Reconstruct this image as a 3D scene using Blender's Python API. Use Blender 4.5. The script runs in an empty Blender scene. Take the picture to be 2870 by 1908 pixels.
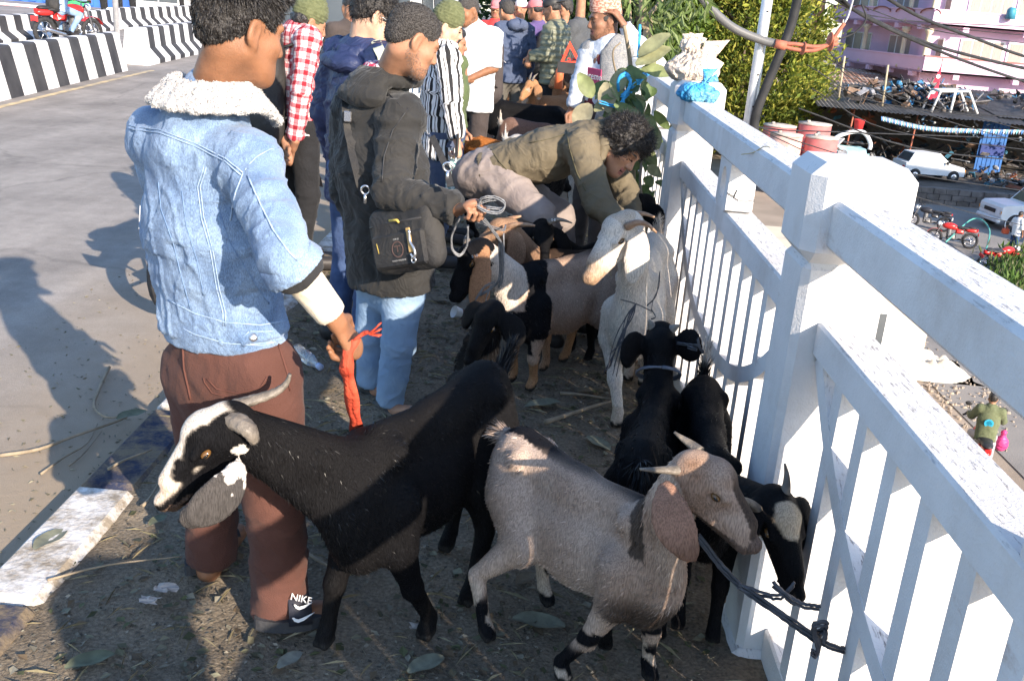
import bpy, math, random
import numpy as np
from mathutils import Vector, Matrix
from mathutils.bvhtree import BVHTree
random.seed(7); rng = np.random.default_rng(7)
SC = bpy.context.scene
COL = SC.collection
# ------------------------------------------------------------------ camera
EYE = np.array([0.0, 0.0, 1.65]); PITCH, ROLL, YAW = .326607, -.081541, -.010019
_f = np.array([math.sin(YAW)*math.cos(PITCH), math.cos(YAW)*math.cos(PITCH), -math.sin(PITCH)])
_r = np.array([math.cos(YAW), -math.sin(YAW), 0.0]); _d = np.cross(_f, _r)
CR = _r*math.cos(ROLL)+_d*math.sin(ROLL); CD = -_r*math.sin(ROLL)+_d*math.cos(ROLL); CF = _f
cam = bpy.data.cameras.new('camera'); camo = bpy.data.objects.new('camera', cam); COL.objects.link(camo)
m = Matrix([[CR[i], -CD[i], -CF[i], EYE[i]] for i in range(3)]+[[0, 0, 0, 1]])
camo.matrix_world = m; cam.lens = 35.0; cam.sensor_width = 36; cam.clip_start = .05; cam.clip_end = 900
SC.camera = camo
# ------------------------------------------------------------------ sky, sun, exposure
SUN = np.array([1.42, -1.98, 1.0]); SUN /= np.linalg.norm(SUN)
SC.world = bpy.data.worlds.new('World'); SC.world.use_nodes = True
wn = SC.world.node_tree.nodes; wl = SC.world.node_tree.links
sky = wn.new('ShaderNodeTexSky'); sky.sky_type = 'NISHITA'; sky.sun_disc = False
sky.sun_elevation = math.asin(SUN[2]); sky.sun_rotation = math.atan2(SUN[0], SUN[1])
sky.air_density = 1.0; sky.dust_density = .5; sky.ozone_density = 3.0
wn['Background'].inputs[1].default_value = .15
wl.new(sky.outputs[0], wn['Background'].inputs[0])
sl = bpy.data.lights.new('sun', 'SUN'); sl.energy = 4.4; sl.angle = math.radians(.5); sl.color = (1, .86, .70)
so = bpy.data.objects.new('sun', sl); COL.objects.link(so)
so.rotation_euler = Vector(SUN).to_track_quat('Z', 'Y').to_euler()
so.location = (6, -8, 8)
SC.view_settings.view_transform = 'Standard'; SC.view_settings.look = 'None'
SC.view_settings.exposure = 1.36; SC.view_settings.gamma = 1
SC.render.engine = 'CYCLES'; SC.cycles.max_bounces = 6; SC.cycles.use_denoising = True
# ------------------------------------------------------------------ helpers
def A(*v): return np.array(v, float)
def nrm(v): v = np.asarray(v, float); return v/max(1e-9, np.linalg.norm(v))
def ray(x, y):
    s = 2870/2359.; return CF+CR*(x*s-1435)/2790+CD*(y*s-954)/2790
def at(x, y, Y): d = ray(x, y); return EYE+d*(Y/d[1])            # sight line meets the plane Y
def gd(x, y, z=0.0): d = ray(x, y); return EYE+d*((z-EYE[2])/d[2])  # sight line meets a level
def vnoise(p):
    p = np.asarray(p, float); i = np.floor(p).astype(np.int64); f = p-i; f = f*f*(3-2*f)
    def hs(a, b, c):
        n = (a*374761393+b*668265263+c*1274126177) & 0xffffffff
        n = ((n ^ (n >> 13))*1103515245) & 0xffffffff
        n = ((n ^ (n >> 16))*2246822519) & 0xffffffff
        return (n & 0xffff)/32767.5-1
    o = 0
    for dx in (0, 1):
        for dy in (0, 1):
            for dz in (0, 1):
                w = (f[..., 0] if dx else 1-f[..., 0])*(f[..., 1] if dy else 1-f[..., 1])*(f[..., 2] if dz else 1-f[..., 2])
                o = o+w*hs(i[..., 0]+dx, i[..., 1]+dy, i[..., 2]+dz)
    return o
def fbm(p, n=3):
    o = 0; a = 1
    for k in range(n): o = o+a*vnoise(np.asarray(p)*2**k+17.3*k); a *= .5
    return o
# ---- materials
MATS = {}
CREASES = {'x': (1, 0), 'light_denim': (9, .55), 'faded_jeans': (7, .5), 'brown_sweatpants': (5, .35), 'black_windbreaker': (7, .9), 'navy_windbreaker': (7, .9), 'olive_jacket': (6, .8), 'olive_puffer': (9, .4), 'grey_tweed': (6, .4), 'backpack_fabric': (9, .5)}
def mat(name, c, c2=None, scale=8, rough=.8, bump=None, metal=0, spec=.3, attr=None, detail=4, stretch=None, contrast=(.35, .65), sheen=0, trans=0, alpha=1, emit=0, sub=0, crease=None):
    if name in MATS: return MATS[name]
    M = bpy.data.materials.new(name); M.use_nodes = True; N = M.node_tree.nodes; L = M.node_tree.links
    b = N['Principled BSDF']; b.inputs['Roughness'].default_value = rough; b.inputs['Metallic'].default_value = metal
    b.inputs['Specular IOR Level'].default_value = spec
    b.inputs['Base Color'].default_value = (*c[:3], 1)
    if sheen: b.inputs['Sheen Weight'].default_value = sheen; b.inputs['Sheen Roughness'].default_value = .5
    if trans: b.inputs['Transmission Weight'].default_value = trans
    if alpha < 1: b.inputs['Alpha'].default_value = alpha
    if sub: b.inputs['Subsurface Weight'].default_value = sub; b.inputs['Subsurface Radius'].default_value = (.012, .005, .003); b.inputs['Subsurface Scale'].default_value = 1
    tc = N.new('ShaderNodeTexCoord'); src = tc.outputs['Object']
    if stretch:
        mp = N.new('ShaderNodeMapping'); mp.inputs['Scale'].default_value = stretch; L.new(src, mp.inputs[0]); src = mp.outputs[0]
    crease = crease or CREASES.get(name)
    col = None
    if attr:
        at_ = N.new('ShaderNodeAttribute'); at_.attribute_name = attr; col = at_.outputs['Color']
    if c2 is not None:
        nz = N.new('ShaderNodeTexNoise'); nz.inputs['Scale'].default_value = scale; nz.inputs['Detail'].default_value = detail
        L.new(src, nz.inputs['Vector'])
        rp = N.new('ShaderNodeValToRGB'); rp.color_ramp.elements[0].position = contrast[0]; rp.color_ramp.elements[1].position = contrast[1]
        rp.color_ramp.elements[0].color = (*c[:3], 1); rp.color_ramp.elements[1].color = (*c2[:3], 1)
        L.new(nz.outputs['Fac'], rp.inputs[0]); o = rp.outputs[0]
        if col is not None:
            mx = N.new('ShaderNodeMix'); mx.data_type = 'RGBA'; mx.blend_type = 'MULTIPLY'; mx.inputs[0].default_value = 1
            L.new(col, mx.inputs[6]); L.new(o, mx.inputs[7]); o = mx.outputs[2]
        col = o
    if col is not None: L.new(col, b.inputs['Base Color'])
    last = None
    if crease:
        nb = N.new('ShaderNodeTexNoise'); nb.inputs['Scale'].default_value = crease[0]; nb.inputs['Detail'].default_value = 2.5; nb.inputs['Distortion'].default_value = 1.6; L.new(src, nb.inputs['Vector'])
        q = mathn(N, L, 'ABSOLUTE', mathn(N, L, 'SUBTRACT', nb.outputs['Fac'], .5)); q = mathn(N, L, 'POWER', mathn(N, L, 'SUBTRACT', 1.0, mathn(N, L, 'MULTIPLY', q, 3.0)), 3.0)
        bp = N.new('ShaderNodeBump'); bp.inputs['Strength'].default_value = crease[1]*.32; bp.inputs['Distance'].default_value = .02; L.new(q, bp.inputs['Height']); last = bp.outputs[0]
        if not bump: L.new(last, b.inputs['Normal'])
    if bump:
        for sc_, st in (bump if isinstance(bump[0], (tuple, list)) else [bump]):
            nb = N.new('ShaderNodeTexNoise'); nb.inputs['Scale'].default_value = sc_; nb.inputs['Detail'].default_value = 5; L.new(src, nb.inputs['Vector'])
            bp = N.new('ShaderNodeBump'); bp.inputs['Strength'].default_value = st; bp.inputs['Distance'].default_value = .02
            L.new(nb.outputs['Fac'], bp.inputs['Height'])
            if last: L.new(last, bp.inputs['Normal'])
            last = bp.outputs[0]
        L.new(last, b.inputs['Normal'])
    MATS[name] = M; return M
def nodes(M): return M.node_tree.nodes, M.node_tree.links, M.node_tree.nodes['Principled BSDF']
def wire_color(M, fn):
    N, L, b = nodes(M); out = fn(N, L); L.new(out, b.inputs['Base Color'])
def mathn(N, L, op, a, b=None, c=None):
    n = N.new('ShaderNodeMath'); n.operation = op
    for i, v in enumerate((a, b, c)):
        if v is None: continue
        if hasattr(v, 'is_linked') or hasattr(v, 'links'): L.new(v, n.inputs[i])
        else: n.inputs[i].default_value = v
    return n.outputs[0]
def mixc(N, L, fac, a, b, mode='MIX'):
    n = N.new('ShaderNodeMix'); n.data_type = 'RGBA'; n.blend_type = mode
    for i, v in ((0, fac), (6, a), (7, b)):
        if hasattr(v, 'links'): L.new(v, n.inputs[i])
        elif i == 0: n.inputs[0].default_value = v
        else: n.inputs[i].default_value = (*v[:3], 1)
    return n.outputs[2]
# ---- objects
def wloc(o):
    v = np.zeros(3)
    while o is not None: v += np.array(o.location); o = o.parent
    return v
def thing(name, label, cat, loc=(0, 0, 0), group=None):
    o = bpy.data.objects.new(name, None); COL.objects.link(o); o.location = [float(c) for c in loc]
    o.empty_display_size = .1
    o['label'] = label; o['category'] = cat
    if group: o['group'] = group
    return o
def tag(o, label, cat, group=None):
    o['label'] = label; o['category'] = cat
    if group: o['group'] = group
    return o
def struct(o): o['kind'] = 'structure'; return o
def obj(name, V, F, mats, parent=None, smooth=False, mi=None, base=None):
    V = np.asarray(V, float)
    w = wloc(parent) if parent is not None else np.zeros(3)
    loc = np.zeros(3)
    if parent is None and base is not None: loc = np.asarray(base, float); w = loc
    me = bpy.data.meshes.new(name)
    F = [tuple(int(i) for i in f) for f in F] if not isinstance(F, np.ndarray) else F.tolist()
    me.from_pydata((V-w).tolist(), [], F); 
    if not isinstance(mats, (list, tuple)): mats = [mats]
    for M in mats: me.materials.append(M)
    if mi is not None and len(mats) > 1: me.polygons.foreach_set('material_index', np.asarray(mi, np.int32))
    if smooth: me.polygons.foreach_set('use_smooth', np.ones(len(me.polygons), bool))
    me.update()
    o = bpy.data.objects.new(name, me); COL.objects.link(o); o.location = loc.tolist()
    if parent is not None: o.parent = parent
    return o
def copy_tree(o, parent=None):
    c = o.copy(); COL.objects.link(c); c.parent = parent
    for ch in list(o.children): copy_tree(ch, c)
    return c
def setattr_col(o, col, name='col'):
    me = o.data; a = me.attributes.new(name, 'FLOAT_COLOR', 'POINT')
    c = np.ones((len(me.vertices), 4), np.float32); c[:, :3] = col; a.data.foreach_set('color', c.ravel())
def setattr_vec(o, v, name='uvw'):
    a = o.data.attributes.new(name, 'FLOAT_VECTOR', 'POINT'); a.data.foreach_set('vector', np.asarray(v, np.float32).ravel())
def rotz(a): c, s = math.cos(a), math.sin(a); return np.array([[c, -s, 0], [s, c, 0], [0, 0, 1.]])
class MB:                                   # collects shapes of ONE part
    def __init__(s): s.v = []; s.f = []; s.m = []
    def add(s, V, F, m=0):
        n = len(s.v); s.v += [tuple(map(float, p)) for p in V]; s.f += [tuple(int(i)+n for i in f) for f in F]; s.m += [m]*len(F); return s
    def box(s, lo, hi, m=0, bev=0, R=None, c=None):
        lo = np.minimum(lo, hi).astype(float) if True else lo; hi2 = np.maximum(np.asarray(lo), np.asarray(hi, float))
        ctr = (lo+hi2)/2; h = (hi2-lo)/2
        if bev <= 0:
            V = [ctr+h*A(x, y, z) for x in (-1, 1) for y in (-1, 1) for z in (-1, 1)]
            F = [(0, 1, 3, 2), (4, 6, 7, 5), (0, 4, 5, 1), (2, 3, 7, 6), (0, 2, 6, 4), (1, 5, 7, 3)]
        else:
            b = min(bev, *(h*.98)); V = []; idx = {}
            for x in (-1, 1):
                for y in (-1, 1):
                    for z in (-1, 1):
                        for ax in range(3):
                            q = A(x, y, z)*(h-b); q[ax] = (x, y, z)[ax]*h[ax]; idx[(x, y, z, ax)] = len(V); V.append(ctr+q)
            F = []
            for ax in range(3):
                o = [i for i in range(3) if i != ax]
                for sg in (-1, 1):
                    f = []
                    for a_, b_ in ((-1, -1), (1, -1), (1, 1), (-1, 1)):
                        k = [0, 0, 0]; k[ax] = sg; k[o[0]] = a_; k[o[1]] = b_; f.append(idx[(*k, ax)])
                    F.append(f)
                for s1 in (-1, 1):
                    for s2 in (-1, 1):
                        f = []
                        for t, a_ in ((-1, o[0]), (1, o[0]), (1, o[1]), (-1, o[1])):
                            k = [0, 0, 0]; k[ax] = t; k[o[0]] = s1; k[o[1]] = s2; f.append(idx[(*k, a_)])
                        F.append(f)
            for x in (-1, 1):
                for y in (-1, 1):
                    for z in (-1, 1): F.append([idx[(x, y, z, a_)] for a_ in range(3)])
        if R is not None:
            c0 = ctr if c is None else np.asarray(c, float); V = [c0+R@(q-c0) for q in V]
        return s.add(V, F, m)
    def tube(s, P, r, n=8, m=0, cap=True, flat=None):
        P = [np.asarray(p, float) for p in P]; K = len(P)
        r = [r]*K if np.isscalar(r) else list(r)
        V = []; up = None
        for i in range(K):
            t = nrm(P[min(i+1, K-1)]-P[max(i-1, 0)])
            if up is None: up = nrm(np.cross(t, A(0, 0, 1) if abs(t[2]) < .9 else A(1, 0, 0)))
            up = nrm(up-t*(up@t)); w = np.cross(t, up)
            for k in range(n):
                a = 2*math.pi*k/n; V.append(P[i]+r[i]*(math.cos(a)*up+math.sin(a)*w*(flat or 1)))
        F = [(i*n+k, i*n+(k+1) % n, (i+1)*n+(k+1) % n, (i+1)*n+k) for i in range(K-1) for k in range(n)]
        if cap: F += [tuple(range(n))[::-1], tuple((K-1)*n+k for k in range(n))]
        return s.add(V, F, m)
    def lathe(s, prof, c=(0, 0, 0), n=20, m=0, axis=(0, 0, 1), cap=True):
        ax = nrm(axis); u = nrm(np.cross(ax, A(0, 1, 0) if abs(ax[1]) < .9 else A(1, 0, 0))); w = np.cross(ax, u); c = np.asarray(c, float)
        V = [c+ax*z+r*(math.cos(2*math.pi*k/n)*u+math.sin(2*math.pi*k/n)*w) for r, z in prof for k in range(n)]
        K = len(prof); F = [(i*n+k, i*n+(k+1) % n, (i+1)*n+(k+1) % n, (i+1)*n+k) for i in range(K-1) for k in range(n)]
        if cap: F += [tuple(range(n))[::-1], tuple((K-1)*n+k for k in range(n))]
        return s.add(V, F, m)
    def extr(s, poly, d, m=0):                # polygon (3-D points) extruded by vector d
        P = [np.asarray(p, float) for p in poly]; n = len(P); d = np.asarray(d, float)
        V = P+[p+d for p in P]
        F = [tuple(range(n))[::-1], tuple(range(n, 2*n))]+[(k, (k+1) % n, n+(k+1) % n, n+k) for k in range(n)]
        return s.add(V, F, m)
    def ball(s, c, r, m=0, nu=10, nv=7, R=None):
        r = np.ones(3)*r if np.isscalar(r) else np.asarray(r, float); c = np.asarray(c, float)
        V = [A(0, 0, -1)]+[A(math.cos(2*math.pi*k/nu)*math.cos(t), math.sin(2*math.pi*k/nu)*math.cos(t), math.sin(t)) for t in [math.pi*(j/nv-.5) for j in range(1, nv)] for k in range(nu)]+[A(0, 0, 1)]
        F = [(0, 1+(k+1) % nu, 1+k) for k in range(nu)]
        for j in range(nv-2): F += [(1+j*nu+k, 1+j*nu+(k+1) % nu, 1+(j+1)*nu+(k+1) % nu, 1+(j+1)*nu+k) for k in range(nu)]
        l = len(V)-1; F += [(l, l-nu+k, l-nu+(k+1) % nu) for k in range(nu)]
        V = [v*r for v in V]
        if R is not None: V = [R@v for v in V]
        return s.add([c+v for v in V], F, m)
    def quad(s, P, m=0): return s.add(P, [tuple(range(len(P)))], m)
    def build(s, name, mats, parent=None, smooth=False, base=None): return obj(name, s.v, s.f, mats, parent, smooth, s.m, base)
def smoothpath(P, n=6):
    P = [np.asarray(p, float) for p in P]; Q = [2*P[0]-P[1]]+P+[2*P[-1]-P[-2]]; o = []
    for i in range(1, len(Q)-2):
        for k in range(n):
            t = k/n; a, b, c, d = Q[i-1:i+3]
            o.append(.5*((2*b)+(-a+c)*t+(2*a-5*b+4*c-d)*t*t+(-a+3*b-3*c+d)*t**3))
    o.append(P[-1]); return o
# ---- signed-distance bodies, meshed with surface nets
def co(a, b, ra, rb, tag=0, k=.02, flat=None, cap='', sub=False): return dict(t='c', a=np.asarray(a, float), b=np.asarray(b, float), ra=ra, rb=rb, tag=tag, k=k, flat=flat, cap=cap, sub=sub)
def el(c, r, tag=0, k=.02, R=None, sub=False): return dict(t='e', c=np.asarray(c, float), r=(np.ones(3)*r if np.isscalar(r) else np.asarray(r, float)), tag=tag, k=k, R=R, sub=sub)
def pdist(p, X):
    if p['t'] == 'e':
        q = X-p['c']
        if p['R'] is not None: q = q@p['R']
        k0 = np.linalg.norm(q/p['r'], axis=-1); k1 = np.linalg.norm(q/p['r']**2, axis=-1)
        return k0*(k0-1)/np.maximum(k1, 1e-9)
    q = X-p['a']; ba = p['b']-p['a']; s = 1
    qa = q
    if p['flat'] is not None:
        n, s = p['flat']; q = q+(q@n)[..., None]*n*(1/s-1); ba2 = ba+(ba@n)*n*(1/s-1)
    else: ba2 = ba
    t = np.clip((q@ba2)/max(1e-12, ba2@ba2), 0, 1)
    d = np.linalg.norm(q-t[..., None]*ba2, axis=-1)-(p['ra']+(p['rb']-p['ra'])*t)
    d = d*min(s, 1)
    if p['cap']:
        ax = nrm(ba)
        if 'B' in p['cap']: d = np.maximum(d, (X-p['b'])@ax)
        if 'A' in p['cap']: d = np.maximum(d, (p['a']-X)@ax)
    return d
def pbox(p):
    if p['t'] == 'e': r = p['r'].max(); return p['c']-r, p['c']+r
    sc = 1
    if p['flat'] is not None: sc = max(1, p['flat'][1])
    r = max(p['ra'], p['rb'])*sc
    return np.minimum(p['a'], p['b'])-r, np.maximum(p['a'], p['b'])+r
def surfnet(prims, h):
    lo = np.min([pbox(p)[0] for p in prims if not p['sub']], axis=0)-3*h; hi = np.max([pbox(p)[1] for p in prims if not p['sub']], axis=0)+3*h
    n = np.ceil((hi-lo)/h).astype(int)+1
    D = np.full(n, 1.0); ax = [lo[i]+h*np.arange(n[i]) for i in range(3)]
    for p in prims:
        a, b = pbox(p); mg = p['k']*1.3+3*h
        i0 = np.maximum(0, np.floor((a-mg-lo)/h).astype(int)); i1 = np.minimum(n, np.ceil((b+mg-lo)/h).astype(int)+1)
        if (i1 <= i0).any(): continue
        sl_ = tuple(slice(i0[i], i1[i]) for i in range(3))
        X = np.stack(np.meshgrid(*[ax[i][sl_[i]] for i in range(3)], indexing='ij'), -1)
        d = pdist(p, X); o = D[sl_]; k = max(p['k'], 1e-6)
        if p['sub']:
            d = -d; hh = np.clip(.5-.5*(o-d)/k, 0, 1); D[sl_] = o*(1-hh)+d*hh+k*hh*(1-hh)
        else:
            hh = np.clip(.5+.5*(o-d)/k, 0, 1); D[sl_] = o*(1-hh)+d*hh-k*hh*(1-hh)
    S = D < 0
    C = [D[x:n[0]-1+x, y:n[1]-1+y, z:n[2]-1+z] for x in (0, 1) for y in (0, 1) for z in (0, 1)]
    Sb = [c < 0 for c in C]; cnt = sum(b.astype(np.int8) for b in Sb); mix = (cnt > 0) & (cnt < 8)
    idx = np.full(mix.shape, -1, np.int64); cells = np.argwhere(mix); idx[mix] = np.arange(len(cells))
    cv = np.stack([c[mix] for c in C], 1); off = np.array([(x, y, z) for x in (0, 1) for y in (0, 1) for z in (0, 1)], float)
    acc = np.zeros((len(cells), 3)); num = np.zeros(len(cells))
    for i in range(8):
        for j in range(i+1, 8):
            if np.abs(off[i]-off[j]).sum() != 1: continue
            ch = (cv[:, i] < 0) != (cv[:, j] < 0); t = cv[:, i]/np.where(np.abs(cv[:, i]-cv[:, j]) < 1e-12, 1, cv[:, i]-cv[:, j])
            pt = off[i]+t[:, None]*(off[j]-off[i]); acc[ch] += pt[ch]; num[ch] += 1
    V = lo+h*(cells+acc/num[:, None]); F = []
    for a_ in range(3):
        b_, c_ = (a_+1) % 3, (a_+2) % 3
        s0 = [slice(None)]*3; s1 = [slice(None)]*3; s0[a_] = slice(0, -1); s1[a_] = slice(1, None)
        e = np.argwhere(S[tuple(s0)] != S[tuple(s1)])
        e = e[(e[:, b_] > 0) & (e[:, c_] > 0) & (e[:, b_] < n[b_]-1) & (e[:, c_] < n[c_]-1)]
        sg = S[tuple(e.T)]
        def cell(db, dc): q = e.copy(); q[:, b_] -= db; q[:, c_] -= dc; return idx[tuple(q.T)]
        q = np.stack([cell(0, 0), cell(1, 0), cell(1, 1), cell(0, 1)], 1); q[~sg] = q[~sg][:, ::-1]
        F.append(q)
    F = np.concatenate(F); F = F[(F >= 0).all(1)]
    return V, F
def vnormals(V, F):
    n = np.cross(V[F[:, 2]]-V[F[:, 0]], V[F[:, 3]]-V[F[:, 1]]); N = np.zeros_like(V)
    for i in range(4): np.add.at(N, F[:, i], n)
    return N/np.maximum(1e-12, np.linalg.norm(N, axis=1))[:, None]
def ptags(prims, V):
    pr = [p for p in prims if not p['sub']]
    D = np.stack([pdist(p, V) for p in pr], 1); i = D.argmin(1); tg = np.array([p['tag'] for p in pr])[i]
    uv = np.zeros((len(V), 3))
    for k, p in enumerate(pr):
        s = i == k
        if not s.any(): continue
        if p['t'] == 'c': a, b, r = p['a'], p['b'], (p['ra']+p['rb'])/2
        else: a, b, r = p['c']-A(0, 0, p['r'][2]), p['c']+A(0, 0, p['r'][2]), p['r'].mean()
        ax = nrm(b-a); u = np.cross(ax, A(0, 1, 0)); u = nrm(u if np.linalg.norm(u) > .2 else np.cross(ax, A(1, 0, 0))); w = np.cross(ax, u); q = V[s]-a
        uv[s, 0] = q@ax; uv[s, 1] = np.arctan2(q@w, q@u)*r; uv[s, 2] = k
    return tg, uv
def sdf(name, prims, h, mats, parent=None, disp=None, extra=None, join=None, smooth_it=1):
    """mesh a list of primitives; disp(V,N,uv)->offset along the normal; join = list of (prims,h) joined into the same mesh"""
    Vs, Fs, Ts, Us = [], [], [], []; n = 0
    for pr, hh in [(prims, h)]+(join or []):
        V, F = surfnet(pr, hh)
        for _ in range(smooth_it):                       # relax
            S_ = np.zeros_like(V); c_ = np.zeros(len(V))
            for i in range(4): np.add.at(S_, F[:, i], V[F[:, (i+1) % 4]]+V[F[:, (i+3) % 4]]); np.add.at(c_, F[:, i], 2)
            V = V*.4+.6*S_/c_[:, None]
        t, u = ptags(pr, V)
        if disp is not None: V = V+vnormals(V, F)*np.asarray(disp(V, vnormals(V, F), u))[:, None]
        Vs.append(V); Fs.append(F+n); Ts.append(t); Us.append(u); n += len(V)
    V = np.concatenate(Vs); F = np.concatenate(Fs); t = np.concatenate(Ts); u = np.concatenate(Us)
    o = obj(name, V, F, mats, parent, True, t[F[:, 0]] if isinstance(mats, (list, tuple)) and len(mats) > 1 else None)
    setattr_vec(o, u)
    o_data = dict(V=V, F=F, t=t, u=u, N=vnormals(V, F))
    return o, o_data
def scatter(G, n, mask=None):
    V, F = G['V'], G['F']; f = F if mask is None else F[mask[F[:, 0]]]
    a = np.linalg.norm(np.cross(V[f[:, 2]]-V[f[:, 0]], V[f[:, 3]]-V[f[:, 1]]), axis=1); c = np.cumsum(a); i = np.searchsorted(c, rng.random(n)*c[-1])
    u, v = rng.random((2, n)); q = f[np.minimum(i, len(f)-1)]
    w = np.stack([(1-u)*(1-v), u*(1-v), u*v, (1-u)*v], 1)
    return (V[q]*w[..., None]).sum(1), nrm_rows((G['N'][q]*w[..., None]).sum(1)), q[np.arange(n), w.argmax(1)]
def nrm_rows(v): return v/np.maximum(1e-9, np.linalg.norm(v, axis=1))[:, None]
def blades(name, P, D, L, W, M, parent, col=None, bend=None):
    """thin hair blades: root P, direction D, length L, width W; two triangles each so they can bend"""
    n = len(P); s = nrm_rows(np.cross(D, rng.normal(size=(n, 3)))); L = np.broadcast_to(L, n)[:, None]; W = np.broadcast_to(W, n)[:, None]
    b = np.zeros((n, 3)) if bend is None else bend
    V = np.stack([P-s*W/2, P+s*W/2, P+D*L*.55+b*.3+s*W*.32, P+D*L+b], 1).reshape(-1, 3)
    i = np.arange(n)[:, None]*4; F = np.concatenate([i+[[0, 1, 2]], i+[[0, 2, 3]]])
    o = obj(name, V, F, M, parent, True)
    if col is not None: setattr_col(o, np.repeat(col, 4, 0))
    return o
# ================================================================== SETTING
GZ = -6.0                                   # level of the yard below the bridge
m_conc = mat('painted_concrete', (.66, .655, .66), (.56, .555, .56), 5, .75, bump=[(40, .08), (220, .12)], contrast=(.3, .75))
def speck(M, dark=(.12, .11, .11), sc=(14, 60, 60), lo=.62, hi=.70, wear=True):
    """flaked paint: dark specks on faces that look up, faint dirt elsewhere"""
    N, L, b = nodes(M); base = b.inputs['Base Color'].links[0].from_socket
    tc = N.new('ShaderNodeTexCoord'); mp = N.new('ShaderNodeMapping'); mp.inputs['Scale'].default_value = sc; L.new(tc.outputs['Object'], mp.inputs[0])
    nz = N.new('ShaderNodeTexNoise'); nz.inputs['Scale'].default_value = 1; nz.inputs['Detail'].default_value = 6; nz.inputs['Roughness'].default_value = .7; L.new(mp.outputs[0], nz.inputs[0])
    g = N.new('ShaderNodeNewGeometry'); sx = N.new('ShaderNodeSeparateXYZ'); L.new(g.outputs['True Normal'], sx.inputs[0])
    th = N.new('ShaderNodeMapRange'); th.inputs[1].default_value = lo; th.inputs[2].default_value = hi; L.new(nz.outputs['Fac'], th.inputs[0])
    upf = N.new('ShaderNodeMapRange'); upf.inputs[1].default_value = .5; upf.inputs[2].default_value = .9; upf.inputs[3].default_value = .05; upf.inputs[4].default_value = .85; L.new(sx.outputs[2], upf.inputs[0])
    f = mathn(N, L, 'MULTIPLY', th.outputs[0], upf.outputs[0]); o = mixc(N, L, f, base, dark)
    nd = N.new('ShaderNodeTexNoise'); nd.inputs['Scale'].default_value = 3.2; nd.inputs['Detail'].default_value = 7; nd.inputs['Roughness'].default_value = .65; L.new(tc.outputs['Object'], nd.inputs[0])
    md = N.new('ShaderNodeMapRange'); md.inputs[1].default_value = .53; md.inputs[2].default_value = .72; md.inputs[4].default_value = .5; L.new(nd.outputs['Fac'], md.inputs[0])
    o = mixc(N, L, md.outputs[0], o, (.42, .37, .33))
    ms = N.new('ShaderNodeMapping'); ms.inputs['Scale'].default_value = (9, 2.2, 5); L.new(tc.outputs['Object'], ms.inputs[0]); ns = N.new('ShaderNodeTexNoise'); ns.inputs['Scale'].default_value = 1; ns.inputs['Detail'].default_value = 7; ns.inputs['Roughness'].default_value = .7; L.new(ms.outputs[0], ns.inputs[0]); rs = N.new('ShaderNodeMapRange'); rs.inputs[1].default_value = .64; rs.inputs[2].default_value = .74; rs.inputs[4].default_value = .7; L.new(ns.outputs['Fac'], rs.inputs[0]); o = mixc(N, L, rs.outputs[0], o, (.33, .22, .17)); L.new(o, b.inputs['Base Color'])
speck(m_conc)
m_rail = mat('railing_paint', (.66, .655, .66), (.56, .55, .55), 6, .7, bump=[(35, .1), (200, .18)], contrast=(.3, .75)); speck(m_rail, sc=(130, 16, 60), lo=.55, hi=.64)
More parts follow.
